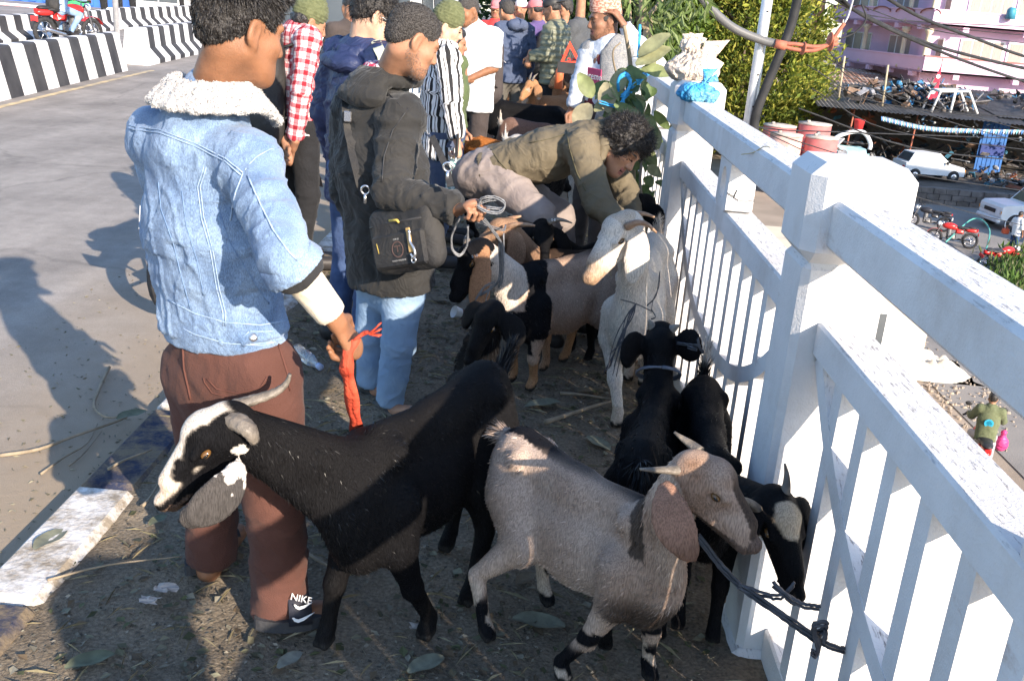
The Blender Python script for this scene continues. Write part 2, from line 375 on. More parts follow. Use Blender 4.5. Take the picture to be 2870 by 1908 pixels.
# ---- road deck, pavement, kerb
def asphalt(name, c1, c2, warm):
    M = mat(name, c1, c2, 1.3, .88, bump=[(260, .35), (30, .1)], detail=8, contrast=(.3, .7)); N, L, b = nodes(M); base = b.inputs['Base Color'].links[0].from_socket
    tc = N.new('ShaderNodeTexCoord'); nz = N.new('ShaderNodeTexNoise'); nz.inputs['Scale'].default_value = 320; nz.inputs['Detail'].default_value = 2; L.new(tc.outputs['Object'], nz.inputs[0])
    mr = N.new('ShaderNodeMapRange'); mr.inputs[1].default_value = .3; mr.inputs[2].default_value = .7; mr.inputs[3].default_value = .72; mr.inputs[4].default_value = 1.25; L.new(nz.outputs['Fac'], mr.inputs[0])
    o = mixc(N, L, 1.0, base, (1, 1, 1), 'MULTIPLY'); n2 = o.node; L.new(mr.outputs[0], n2.inputs[7])
    for sc_, lo_, hi_, st_ in ((.5, .78, 1.16, (1, 1, 1)), (1.0, .86, 1.1, (2.4, .12, 1)), (9, .9, 1.08, (1, 1, 1))):
        m2 = N.new('ShaderNodeMapping'); m2.inputs['Scale'].default_value = st_; L.new(tc.outputs['Object'], m2.inputs[0]); z2 = N.new('ShaderNodeTexNoise'); z2.inputs['Scale'].default_value = sc_; z2.inputs['Detail'].default_value = 8; z2.inputs['Roughness'].default_value = .65; L.new(m2.outputs[0], z2.inputs[0]); r2 = N.new('ShaderNodeMapRange'); r2.inputs[1].default_value = .35; r2.inputs[2].default_value = .65; r2.inputs[3].default_value = lo_; r2.inputs[4].default_value = hi_; L.new(z2.outputs['Fac'], r2.inputs[0]); o = mixc(N, L, 1.0, o, (1, 1, 1), 'MULTIPLY'); L.new(r2.outputs[0], o.node.inputs[7])
    vo = N.new('ShaderNodeTexVoronoi'); vo.feature = 'DISTANCE_TO_EDGE'; vo.inputs['Scale'].default_value = .55; nd_ = N.new('ShaderNodeTexNoise'); nd_.inputs['Scale'].default_value = 3; nd_.inputs['Detail'].default_value = 6; L.new(tc.outputs['Object'], nd_.inputs[0]); L.new(mixc(N, L, .25, tc.outputs['Object'], nd_.outputs['Color']), vo.inputs['Vector']); ck = N.new('ShaderNodeMapRange'); ck.inputs[1].default_value = .0; ck.inputs[2].default_value = .012; ck.inputs[3].default_value = .8; ck.inputs[4].default_value = 1.0; L.new(vo.outputs['Distance'], ck.inputs[0]); o = mixc(N, L, 1.0, o, (1, 1, 1), 'MULTIPLY'); L.new(ck.outputs[0], o.node.inputs[7])
    sx = N.new('ShaderNodeSeparateXYZ'); L.new(tc.outputs['Object'], sx.inputs[0])
    nw = N.new('ShaderNodeTexNoise'); nw.inputs['Scale'].default_value = 1.1; nw.inputs['Detail'].default_value = 6; L.new(tc.outputs['Object'], nw.inputs[0])
    e = mathn(N, L, 'MULTIPLY_ADD', nw.outputs['Fac'], 1.6, sx.outputs[0])
    me_ = N.new('ShaderNodeMapRange'); me_.inputs[1].default_value = -1.9; me_.inputs[2].default_value = -.5; L.new(e, me_.inputs[0])
    L.new(mixc(N, L, me_.outputs[0], o, warm), b.inputs['Base Color']); return M
m_road = asphalt('road_asphalt', (.245, .22, .198), (.31, .28, .252), (.31, .24, .165))
m_pave = mat('trodden_pavement', (.125, .100, .072), (.225, .182, .130), 2.6, .95, bump=[(18, .3), (90, .5), (300, .4)], detail=9, contrast=(.32, .68))
N, L, b = nodes(m_pave); tc = N.new('ShaderNodeTexCoord'); nz = N.new('ShaderNodeTexNoise'); nz.inputs['Scale'].default_value = 95; nz.inputs['Detail'].default_value = 6; L.new(tc.outputs['Object'], nz.inputs[0])
mr = N.new('ShaderNodeMapRange'); mr.inputs[1].default_value = .3; mr.inputs[2].default_value = .7; mr.inputs[3].default_value = .6; mr.inputs[4].default_value = 1.35; L.new(nz.outputs['Fac'], mr.inputs[0])
o_ = mixc(N, L, 1.0, b.inputs['Base Color'].links[0].from_socket, (1, 1, 1), 'MULTIPLY'); L.new(mr.outputs[0], o_.node.inputs[7]); L.new(o_, b.inputs['Base Color'])
m_deck = mat('deck_concrete', (.36, .35, .33), (.28, .27, .25), 2, .9, bump=(30, .2))
RZ = -.08
struct(MB().box((-15.2, -25, -1.2), (.93, 170, -.105)).build('bridge_deck', m_deck))
struct(MB().quad([(-15.15, -25, RZ), (-1.44, -25, RZ), (-1.44, 170, RZ), (-15.15, 170, RZ)]).build('road', m_road))
def sheet(x0, x1, y0, y1, nx, ny, zf):
    X, Y = np.meshgrid(np.linspace(x0, x1, nx), np.linspace(y0, y1, ny), indexing='ij'); V = np.stack([X, Y, zf(X, Y)], -1).reshape(-1, 3)
    i = np.arange(nx*ny).reshape(nx, ny); F = np.stack([i[:-1, :-1], i[1:, :-1], i[1:, 1:], i[:-1, 1:]], -1).reshape(-1, 4); return V, F
def pave_z(X, Y): return -.012+.010*fbm(np.stack([X*2.2, Y*2.2, X*0], -1), 3)+.004*fbm(np.stack([X*14, Y*14, X*0+3], -1), 2)
V, F = sheet(-1.30, .92, .9, 8.5, 110, 380, pave_z); struct(obj('pavement', V, F, m_pave, None, True))
struct(MB().quad([(-1.28, -25, -.03), (.92, -25, -.03), (.92, .92, -.03), (-1.28, .92, -.03)]).quad([(-1.28, 8.48, -.02), (.92, 8.48, -.02), (.92, 170, -.02), (-1.28, 170, -.02)]).build('far_pavement', m_pave))
def dusty(name, c):
    M = mat(name, c, tuple(v*.75 for v in c), 9, .9, bump=[(60, .3)], detail=7); N, L, b = nodes(M); base = b.inputs['Base Color'].links[0].from_socket
    tc = N.new('ShaderNodeTexCoord'); nz = N.new('ShaderNodeTexNoise'); nz.inputs['Scale'].default_value = 7; nz.inputs['Detail'].default_value = 9; nz.inputs['Roughness'].default_value = .75; L.new(tc.outputs['Object'], nz.inputs[0])
    mr = N.new('ShaderNodeMapRange'); mr.inputs[1].default_value = .41; mr.inputs[2].default_value = .58; mr.inputs[4].default_value = .85; L.new(nz.outputs['Fac'], mr.inputs[0])
    L.new(mixc(N, L, mr.outputs[0], base, (.19, .145, .09)), b.inputs['Base Color']); return M
m_kw = dusty('kerb_white', (.72, .70, .68)); m_kb = dusty('kerb_blue', (.026, .033, .066))
kerb = struct(MB().box((-1.44, -25, -.1), (-1.27, 170, -.02)).build('kerb', m_deck))
y = -.42; k = 0
while y < 30:
    l = .68; g = .006
    st = MB().box((-1.45+random.uniform(-.006, .006), y+g, -.12), (-1.25, y+l-g, .006+random.uniform(-.004, .004)), bev=.022).build('kerb_stone', [m_kw, m_kb][k % 2], kerb); y += l; k += 1
# ---- lower ground and the street below
m_dirt = mat('yard_dirt', (.36, .29, .225), (.27, .22, .17), .5, .95, bump=[(6, .4), (40, .3)], detail=9)
struct(MB().quad([(-400, -200, GZ-.02), (500, -200, GZ-.02), (500, 700, GZ-.02), (-400, 700, GZ-.02)]).build('lower_ground', m_dirt))
m_lroad = mat('lower_road_tarmac', (.21, .195, .18), (.26, .24, .22), .8, .92, bump=[(20, .2), (120, .3)], detail=8)
struct(MB().quad([(9.4, -30, GZ), (16.5, -30, GZ), (17.8, 24, GZ), (20.5, 39, GZ), (80, 41, GZ), (80, 48, GZ), (19, 48.2, GZ), (13.6, 46, GZ), (12.0, 36, GZ), (9.6, 22, GZ)]).build('lower_road', m_lroad))
struct(MB().quad([(-400, -60, -.16), (-15, -60, -.16), (-15, 400, -.16), (-400, 400, -.16)]).build('city_ground', m_road))
# ---- railing along the bridge edge
rl = thing('bridge_railing', 'white painted concrete railing with posts, rails and pickets along the bridge edge', 'railing', (.77, 2.47, 0))
P0, PSP = 2.47, 2.69
for k in range(-1, 7):
    yc = P0+PSP*k; fine = k < 3
    b = MB().box((.666, yc-.108, -.1), (.876, yc+.108, 1.112), bev=.018); b.box((.640, yc-.14, -.12), (.90, yc+.14, .012), bev=.03)
    post = b.build('post', m_rail, rl)
    MB().box((.648, yc-.127, 1.108), (.902, yc+.127, 1.352), bev=.032).build('cap', m_conc, post)
    y0, y1 = yc+.127, yc+PSP-.127; ym = (y0+y1)/2
    MB().box((.703, y0-.012, 1.150), (.826, y1+.012, 1.268), bev=.012).build('top_rail', m_rail, rl)
    MB().box((.722, y0-.02, .878), (.838, y1+.02, .966), bev=.007).build('mid_rail', m_rail, rl)
    MB().box((.732, y0-.02, -.03), (.80, y1+.02, .085), bev=.007).build('bottom_rail', m_rail, rl)
    # short spindle with an oval opening between the rails
    n = 20; sp = MB()
    oy, oz = .05, .062; zc = 1.063; ring_o = []; ring_i = []
    for q in range(n):
        a = 2*math.pi*q/n; c_, s_ = math.cos(a), math.sin(a); ring_i.append((ym+oy*c_, zc+oz*s_))
        t = min(.115/max(abs(c_), 1e-6), .0975/max(abs(s_), 1e-6)); ring_o.append((ym+c_*t, zc+s_*t))
    V = [(x, *p) for x in (.715, .815) for R in (ring_o, ring_i) for p in R]
    F = []
    for q in range(n):
        r = (q+1) % n
        F += [(q, n+q, n+r, r), (2*n+q, 2*n+r, 3*n+r, 3*n+q), (q, r, 2*n+r, 2*n+q), (n+q, 3*n+q, 3*n+r, n+r)]
    sp.add(V, F); sp.build('spindle', m_rail, rl)
    nop = 13; pit = (y1-y0)/nop
    for q in range(1, nop):
        yy = y0+pit*q
        MB().box((.735, yy-.030, .08), (.824, yy+.030, .88)).build('picket', m_rail, rl)
    prev = None; ar = MB(); K = 36; half = (y1-y0)/2
    pts = []
    for q in range(K+1):
        s_ = -1+2*q/K; zc = .44+.44*abs(s_)**2.6; pts.append((ym+s_*half, zc))
    for q in range(K):
        (ya, za), (yb, zb) = pts[q], pts[q+1]; w = .027
        t = nrm(A(0, yb-ya, zb-za)); nn = A(0, -t[2], t[1])
        if q == 0: pn = nn
        t2 = nrm(A(0, pts[min(q+2, K)][0]-ya, pts[min(q+2, K)][1]-za)); n2 = A(0, -t2[2], t2[1]) if q < K-1 else nn
        a0, a1 = A(0, ya, za), A(0, yb, zb)
        V = [p+A(x, 0, 0) for x in (.7335, .8225) for p in (a0-pn*w, a0+pn*w, a1+n2*w, a1-n2*w)]
        F = [(0, 1, 2, 3), (7, 6, 5, 4), (1, 5, 6, 2), (0, 3, 7, 4)]; ar.add(V, F); pn = n2
    ar.build('arch_band', m_rail, rl)
# ---- striped road barriers
m_bw = mat('barrier_white', (.74, .73, .74), (.64, .63, .63), 3, .8, bump=(40, .1)); m_bk = mat('barrier_black', (.035, .035, .04), (.06, .06, .065), 3, .8, bump=(40, .1))
def barrier(name, label, p0, p1, hgt, w, stripe, start, face, grp, zb=RZ):
    p0, p1 = A(*p0, zb), A(*p1, zb); t = nrm(p1-p0); s = A(t[1], -t[0], 0); Ln = np.linalg.norm(p1-p0)   # s points to +X side
    prof = [(-w, 0), (-w, .08), (-w*.45, hgt*.42), (-w*.32, hgt*.97), (-w*.25, hgt), (w*.25, hgt), (w*.32, hgt*.97), (w*.45, hgt*.42), (w, .08), (w, 0)]
    if face == 'flat': prof = [(-w*.6, 0), (-w*.34, hgt*.96), (-w*.26, hgt), (w*.26, hgt), (w*.34, hgt*.96), (w*.8, 0)]
    root = thing(name, label, 'barrier', (p0+p1)/2, grp)
    cuts = [0]; d = start
    while d < Ln: cuts.append(d); d += stripe
    cuts.append(Ln); c = 0
    for a, b_ in zip(cuts[:-1], cuts[1:]):
        if b_-a < .01: continue
        q = MB().extr([p0+t*a+s*x+A(0, 0, z) for x, z in prof], t*(b_-a)); q.build('painted_stripe', [m_bw, m_bk][c % 2], root); c += 1
G_ = 'striped concrete barriers along the road'
barrier('road_barrier', 'low black and white striped median barrier nearest the left frame edge', (-7.05, 11.3), (-7.83, 18.55), .66, .3, .45, .2, 'flat', G_)
barrier('road_barrier', 'striped median barrier with white end behind the thin post, left of the denim jacket', (-8.05, 19.9), (-9.4, 33), .68, .34, .42, .75, 'nj', G_)
barrier('road_barrier', 'far striped barrier behind the red motorbike', (-11.2, 15.2), (-13.42, 31.6), .56, .36, .46, .1, 'nj', G_)
barrier('road_barrier', 'farthest striped barrier with pedestrians behind it', (-13.50, 31.9), (-15.0, 52), .60, .36, .5, .5, 'nj', G_)
m_line = mat('yellow_line', (.62, .47, .26), (.30, .26, .20), 5, .85, detail=8)
struct(MB().quad([(-6.55, 10, RZ+.004), (-6.45, 10, RZ+.004), (-7.25, 19, RZ+.004), (-7.35, 19, RZ+.004)]).build('road_marking', m_line))
m_galv = mat('galvanised_steel', (.62, .62, .63), (.5, .5, .52), 12, .45, metal=.5, bump=(60, .05))
o = MB().tube([(-8.24, 19.72, RZ), (-8.27, 19.72, 5.2)], .055, 12).box((-8.36, 19.6, RZ), (-8.12, 19.84, RZ+.03)).build('sign_post', m_galv, None, True, base=(-8.24, 19.72, RZ)); tag(o, 'thin white steel post between the two median barriers', 'post')
# ---- city beyond the road on the left
m_glass = mat('dark_window', (.05, .06, .07), (.10, .11, .12), 1, .25, spec=.5)
m_cream = mat('cream_plaster', (.66, .57, .43), (.58, .50, .38), 1, .9, bump=(20, .1)); m_bluef = mat('blue_shutter', (.05, .16, .55), (.04, .12, .42), 2, .6); m_grey = mat('grey_plaster', (.5, .5, .5), (.42, .42, .42), 1, .9)
m_mar = mat('maroon_awning', (.35, .16, .14), (.28, .12, .11), 3, .8); m_wht = mat('white_paint', (.78, .78, .78), (.7, .7, .7), 4, .6); m_redp = mat('red_paint', (.62, .05, .05), (.5, .04, .04), 4, .5)
def house(name, label, lo, hi, wallm, wins, sills=True, extra=None, glass=None):
    lo, hi = A(*lo), A(*hi); root = thing(name, label, 'building', ((lo[0]+hi[0])/2, lo[1], lo[2]))
    MB().box(lo, hi).build('wall', wallm, root)
    for (x0, x1, z0, z1) in wins:
        f = MB().box((x0-.08, lo[1]-.06, z0-.08), (x1+.08, lo[1]-.004, z1+.08)).build('window', m_wht, root)
        MB().box((x0, lo[1]-.075, z0), ((x0+x1)/2-.03, lo[1]-.062, z1)).build('pane', glass or m_glass, f)
        MB().box(((x0+x1)/2+.03, lo[1]-.075, z0), (x1, lo[1]-.062, z1)).build('pane', glass or m_glass, f)
    return root
h1 = house('shop_building', 'bright blue shop front far across the road at the top left', (-34, 50, -.16), (-20.6, 62, 9), m_bluef, [(-30, -28.6, 1.6, 3.2), (-25, -23.8, 1.2, 3)])
for x in np.arange(-33.5, -20.6, .7): MB().box((x, 49.93, -.1), (x+.34, 49.99, 3.6)).build('shutter_slat', m_bluef, h1)
house('shop_building', 'grey shop with a dark open front across the road', (-20.4, 51, -.16), (-17.9, 62, 8), m_grey, [(-20.1, -18.2, .3, 1.7)])
h3 = house('large_building', 'cream building with maroon awning far behind the striped barriers', (-23.5, 66, -.16), (-8.0, 78, 10), m_cream, [(-23+i*2.5, -21.7+i*2.5, 2.0, 3.5) for i in range(6)]+[(-23+i*2.5, -21.7+i*2.5, 5, 6.5) for i in range(6)], glass=mat('brown_shutter', (.28, .17, .12), (.2, .12, .09), 3, .7))
MB().extr([(-23.5, 66, 1.55), (-23.5, 64.6, 1.1), (-23.5, 64.6, 1.0), (-23.5, 66, 1.3)], (15.5, 0, 0)).build('awning', m_mar, h3)
sg = thing('shop_sign', 'red and white hanging shop banner in front of the blue shop', 'sign', (-24.6, 44, .2))
p = at(47, 34, 44); MB().box((p[0]-1.45, 44, p[2]-.36), (p[0]+1.45, 44.08, p[2]+.42)).build('board', m_wht, sg)
MB().box((p[0]-1.38, 43.98, p[2]-.3), (p[0]+.4, 43.996, p[2]+.36)).build('red_panel', mat('faded_red', (.72, .25, .28), (.8, .5, .5), 3, .7), sg)
for x in (-1.0, 1.0): MB().box((p[0]+x-.04, 44.02, -.16), (p[0]+x+.04, 44.07, p[2])).build('leg', m_galv, sg)
p = at(177, 42, 40); o = MB().lathe([(.42, -.16), (.46, -.1), (.47, .62), (.44, .7), (.47, .74), (.47, 1.3), (.36, 1.52), (.16, 1.58), (.16, 1.66), (.02, 1.67)], (p[0], 40, p[2]-.25), 20).build('water_tank', mat('green_plastic', (.06, .42, .16), (.05, .36, .14), 3, .5), None, True, base=(p[0], 40, p[2]-.3)); tag(o, 'round green plastic water tank across the road behind the motorbike', 'tank')
# ---- trees
m_leaf = mat('leaf', (1, 1, 1), (.8, .8, .8), 3, .65, attr='col', spec=.25)
N, L, b = nodes(m_leaf); tr_ = N.new('ShaderNodeBsdfTranslucent'); ad = N.new('ShaderNodeMixShader'); ad.inputs[0].default_value = .32; L.new(b.inputs['Base Color'].links[0].from_socket, tr_.inputs[0]); L.new(b.outputs[0], ad.inputs[1]); L.new(tr_.outputs[0], ad.inputs[2]); L.new(ad.outputs[0], N['Material Output'].inputs[0])
m_bark = mat('bark', (.13, .095, .07), (.2, .16, .12), 14, .95, bump=[(30, .6)], stretch=(1, 1, .25))
m_stem = mat('pale_stem', (.30, .24, .17), (.2, .16, .11), 14, .9, bump=[(40, .4)], stretch=(1, 1, .3))
def leafcloud(C, D, size, asp, cols, jit=.25):
    """one small kite-shaped leaf per row of C, pointing along D"""
    n = len(C); S_ = size*rng.uniform(.6, 1.3, n)[:, None]; s = nrm_rows(np.cross(D, rng.normal(size=(n, 3)))); u = np.cross(D, s)
    V = np.stack([C, C+D*S_*.45+s*S_*asp+u*S_*.08, C+D*S_+u*S_*-.05, C+D*S_*.45-s*S_*asp+u*S_*.08], 1).reshape(-1, 3)
    i = np.arange(n)[:, None]*4; F = np.concatenate([i+[[0, 1, 2]], i+[[0, 2, 3]]])
    c = np.asarray(cols)[rng.integers(0, len(cols), n)]*rng.uniform(1-jit, 1+jit, n)[:, None]
    return V, F, np.repeat(c, 4, 0)
def tree(name, label, base, H, rad, n_cl, per, size, cols, asp=.3, z0=.12, droop=0, trunk_r=.15, grp='trees beyond the railing', conical=1.0, up=.6):
    base = np.asarray(base, float); root = thing(name, label, 'tree', base, grp)
    tb = MB(); tp = [base+A(.06*H*.1*math.sin(q*2.1), .06*H*.1*math.cos(q*1.7), H*.9*q/6) for q in range(7)]
    tb.tube(tp, [trunk_r*(1-.13*q) for q in range(7)], 8)
    t = rng.random(n_cl)**.8; ang = rng.random(n_cl)*2*math.pi; zz = z0+(1-z0)*t
    prof = np.where(t < .15, .6+.4*t/.15, (1-((t-.15)/.85)**(1.2/conical))**.8*1+.02)
    rr = rad*prof*np.sqrt(rng.random(n_cl)*.55+.45)*(1+.18*vnoise(np.stack([ang*2, zz*5, ang*0], -1)))
    C = base+np.stack([np.cos(ang)*rr, np.sin(ang)*rr, zz*H], -1)
    for q in range(0, n_cl, max(1, n_cl//26)):
        p = C[q]; a_ = base+A(0, 0, max(.1*H, (p[2]-base[2])-.25*rr[q])); tb.tube([a_, (a_+p)/2+A(0, 0, .04*H), p], [trunk_r*.4, trunk_r*.25, trunk_r*.08], 5)
    tb.build('trunk', m_bark, root, True)
    cs = rad*.17*rng.uniform(.6, 1.4, n_cl)
    P = np.repeat(C, per, 0)+rng.normal(size=(n_cl*per, 3))*np.repeat(cs, per)[:, None]*A(1, 1, .85)*.6
    out = nrm_rows(P-(base+A(0, 0, 0))*A(1, 1, 0)-A(0, 0, 1)*P[:, 2:3]); D = nrm_rows(out*.7+A(0, 0, up-droop)+rng.normal(size=P.shape)*.6)
    V, F, c = leafcloud(P, D, size, asp, cols)
    tint = np.repeat(np.repeat(rng.uniform(.75, 1.25, n_cl), per), 4)[:, None]
    o = obj('crown', V, F, m_leaf, root); setattr_col(o, np.clip(c*tint, 0, 1)); return root
YG = [(.30, .32, .05), (.23, .27, .04), (.16, .21, .035), (.38, .36, .07), (.09, .13, .03)]
DG = [(.035, .075, .02), (.05, .10, .025), (.065, .12, .03), (.03, .06, .02)]
MG = [(.08, .15, .03), (.11, .18, .04), (.06, .12, .03)]
p = at(1722, 60, 60); tree('conifer_tree', 'large bushy yellow green conifer behind the steel pole', (p[0], 60, GZ), 22, 4.4, 1100, 70, .34, YG, .22, .04, trunk_r=.35)
p = at(1570, 60, 58); tree('conifer_tree', 'slim green conifer beside the large yellow one', (p[0], 58, GZ), 12, 2.2, 330, 70, .3, [(.13, .20, .03), (.17, .24, .04), (.09, .15, .03)], .3, .06, trunk_r=.2)
p = at(1640, 30, 66); tree('conifer_tree', 'tall yellowish conifer rising behind the slim one', (p[0], 66, GZ), 22, 4.2, 600, 60, .4, YG, .24, .06, trunk_r=.25)
for i, (x, Y, H, r, lb) in enumerate([(1470, 64, 18, 5.2, 'dark green tree behind the man in the patterned cap'), (1545, 74, 20, 6.5, 'dark tree between the patterned cap and the conifers'), (1400, 72, 18, 6, 'dark tree behind the man in the grey blazer'), (1310, 75, 16, 6, 'far dark tree above the pink cap'), (1230, 85, 15, 6, 'far dark tree above the blue jacket')]):
    p = at(x, 50, Y); tree('broadleaf_tree', lb, (p[0], Y, GZ), H, r, 220, 46, .42, DG+MG[:1] if i % 2 else DG, .3, .1, trunk_r=.25)
# slender tree with hanging narrow leaves just over the railing
p = at(1478, 60, 10.5); bs = A(p[0], 10.5, GZ); root = thing('young_tree', 'slender pale stemmed tree with hanging narrow leaves behind the patterned cap', 'tree', bs, 'trees beyond the railing')
tb = MB(); tb.tube(smoothpath([bs, at(1478, 200, 10.5), at(1481, 60, 10.5), at(1476, -120, 10.5)]), np.linspace(.06, .03, 19), 7)
tb.tube(smoothpath([at(1481, 52, 10.5), at(1500, 30, 10.55), at(1530, -8, 10.7), at(1550, -60, 10.8)], 4), np.linspace(.028, .012, 13), 6)
tb.tube(smoothpath([at(1479, 120, 10.5), at(1455, 60, 10.7), at(1450, -20, 10.8)], 4), np.linspace(.02, .01, 9), 6)
tb.build('trunk', m_stem, root, True)
cl = [at(x, y, 10.5+random.uniform(-.5, .6)) for x, y in [(1530, 20), (1560, 0), (1505, -20), (1450, 5), (1470, -30), (1550, 60), (1525, 95), (1500, 110), (1440, -10), (1580, -15), (1610, 10), (1500, 30), (1535, 110), (1420, -20), (1600, -40)]]
C = np.repeat(np.array(cl), 26, 0)+rng.normal(size=(len(cl)*26, 3))*.09; D = nrm_rows(rng.normal(size=C.shape)*.6+A(0, 0, -.9))
V, F, c = leafcloud(C, D, .17, .12, [(.12, .18, .05), (.17, .23, .08), (.22, .27, .12)]); o = obj('crown', V, F, m_leaf, root); setattr_col(o, c)
# ---- steel pole with cables
m_blk = mat('black_cable', (.022, .023, .025), (.04, .04, .043), 5, .6, spec=.12); m_rust = mat('red_heatshrink', (.42, .13, .08), (.25, .1, .07), 20, .7)
YP = 11.5; b0 = at(1727, 268, YP); t0 = at(1768, 0, YP); dv = (t0-b0)/(t0[2]-b0[2])
pl = thing('utility_pole', 'grey steel pole with bolt holes behind the railing', 'pole', b0+dv*(GZ-b0[2]))
MB().tube([b0+dv*(GZ-b0[2]), b0, t0+dv*3], [.07, .062, .056], 16).build('shaft', m_galv, pl, True)
for y in (27, 100, 172, 245): q = at(1727+(268-y)*.153+2, y, YP)-A(0, .062, 0); MB().lathe([(.001, .012), (.011, .012), (.011, 0)], q, 10, axis=(0, -1, 0)).build('bolt_hole', m_blk, pl)
def cable(name, label, px, r, M, grp=None, seg=5, cat='cable'):
    P = smoothpath([at(*q) for q in px], seg); o = MB().tube(P, r, 8).build(name, M, None, True, base=P[0]); return tag(o, label, cat, grp)
cable('thick_cable', 'thick black cable running down to the foot of the steel pole', [(1738, 330, 11.38), (1742, 262, 11.38), (1790, 140, 11.36), (1822, 60, 11.4), (1850, -60, 11.4)], .052, m_blk)
cable('thick_cable', 'thick grey cable sagging to the steel pole from the top', [(1590, -40, 11.2), (1640, 22, 11.25), (1690, 65, 11.32), (1752, 92, 11.36), (1790, 102, 11.36)], .045, mat('grey_cable', (.10, .105, .11), (.13, .13, .135), 5, .5))
tj = thing('cable_termination', 'red insulated cable joint with discs tied to the steel pole', 'cable joint', at(1800, 102, 11.35))
for dz in (-6, 6): MB().tube(smoothpath([at(1785, 101, 11.35), at(1830, 108+dz, 11.33), at(1880, 112+dz*.6, 11.33), at(1930, 95-dz, 11.33)], 5), .022, 8).build('sleeve', m_rust, tj, True)
MB().tube([at(1785, 101, 11.33), at(1810, 106, 11.33)], .05, 10).build('collar', m_rust, tj, True)
MB().tube(smoothpath([at(1915, 98, 11.33), at(1930, 75, 11.33), at(1945, 55, 11.33)], 4), .02, 8).build('sleeve', m_rust, tj, True)
for q in ((1850, 112), (1912, 90), (1914, 104)): MB().lathe([(.002, -.008), (.07, -.004), (.07, .004), (.002, .01)], at(*q, 11.33), 16, axis=A(1, .2, -.1)).build('disc', m_rust, tj, True)
MB().tube(smoothpath([at(1930, 92, 11.33), at(1970, 75, 11.33), at(1995, 45, 11.33), at(1985, 10, 11.3)], 5), .010, 6).build('lead', m_blk, tj, True)
MB().tube(smoothpath([at(1945, 55, 11.33), at(1955, 35, 11.33), at(1968, -10, 11.3)], 4), .010, 6).build('lead', m_galv, tj, True)
W_ = [([(1895, -20, 12), (1990, 35, 12.5), (2150, 105, 14), (2359, 158, 16), (2500, 185, 17)], .022), ([(1925, -20, 12), (1990, 38, 12.5), (2180, 125, 14), (2359, 188, 16), (2500, 225, 17)], .02), ([(2000, -30, 12), (2120, 40, 13), (2250, 90, 14.5), (2359, 130, 16), (2480, 160, 17)], .022),
      ([(1880, 0, 13), (2060, 45, 14), (2359, 62, 16)], .006), ([(1985, 15, 13), (2150, 70, 14), (2359, 100, 16)], .006), ([(1860, 150, 20), (2000, 230, 22), (2200, 262, 24), (2359, 268, 26)], .011), ([(1870, 205, 20), (2050, 300, 22), (2359, 345, 25)], .011), ([(1840, 250, 20), (2100, 340, 22), (2359, 372, 25)], .016),
      ([(1600, 250, 16), (1760, 295, 17), (1950, 305, 20), (2359, 320, 26)], .012), ([(1690, 270, 16), (1850, 330, 17), (2100, 400, 19), (2359, 440, 22)], .010), ([(1750, 300, 16), (1900, 370, 17), (2010, 420, 18), (2200, 480, 20), (2359, 520, 22)], .008), ([(1900, 130, 20), (2100, 250, 22), (2359, 330, 25)], .01), ([(1910, 120, 20), (2000, 200, 22), (2359, 300, 25)], .01), ([(2130, 60, 20), (2359, 82, 24)], .008)]
WN = ['uppermost thick black wire crossing the pink building', 'lowest of the three thick wires crossing the pink building', 'right hand thick wire starting at the top of the pink building', 'thin wire across the upper pink balcony', 'thin wire below the upper pink balcony', 'black wire above the scrap roof', 'black wire across the workshop front', 'thick black wire above the white hatchback', 'wire passing over the red tanks', 'wire passing above the white hatchback wheels', 'lowest wire, above the parked motorbikes', 'steep wire falling across the rusty roof', 'steep wire beside the red flag', 'thin wire between the two pink balconies']
for (w, r), lb in zip(W_, WN): cable('overhead_wire', lb, w, r, m_blk, 'overhead wires', cat='wire')
# ---- pink house
m_pink = mat('pink_plaster', (.70, .50, .66), (.63, .45, .59), .8, .9, bump=(15, .1), detail=7, contrast=(.3, .8)); m_curt = mat('curtain', (.42, .34, .30), (.3, .25, .24), 4, .85, stretch=(6, 6, .5)); m_brick = mat('orange_plaster', (.50, .24, .15), (.42, .2, .13), 1, .9)
YC, YB = 70., 83.
ph = thing('pink_house', 'pink house with balconies and grilled windows behind the scrap roofs', 'house', (at(2132, 168, YC)[0], YC, GZ))
cx = at(2134, 131, YC)[0]; lx = at(1899, 110, YB)[0]
def wing(z0, z1, d): return [(lx, YB, z0), (cx, YC, z0)]
dirw = nrm(A(cx-lx, YC-YB, 0)); nw = A(-dirw[1], dirw[0], 0); nw = nw if nw[0] < 0 else -nw
zb = [at(2132, 168, YC)[2], at(2134, 131, YC)[2], at(2142, 58, YC)[2], at(2148, 14, YC)[2]]; FH = zb[2]-zb[0]
Lw = np.linalg.norm(A(cx-lx, YC-YB, 0)); c0 = A(lx, YB, 0)
def wbox(b, u0, u1, d0, d1, z0, z1): b.extr([c0+dirw*u0+nw*d0+A(0, 0, z0), c0+dirw*u1+nw*d0+A(0, 0, z0), c0+dirw*u1+nw*d1+A(0, 0, z0), c0+dirw*u0+nw*d1+A(0, 0, z0)], (0, 0, z1-z0))
b = MB(); wbox(b, 0, Lw-.9, -9, -1.3, GZ, zb[3]+4); b.build('wall', m_pink, ph)
MB().box((cx+.2, YC+1.2, GZ), (cx+26, YC+12, zb[3]+4)).build('wall', m_pink, ph)
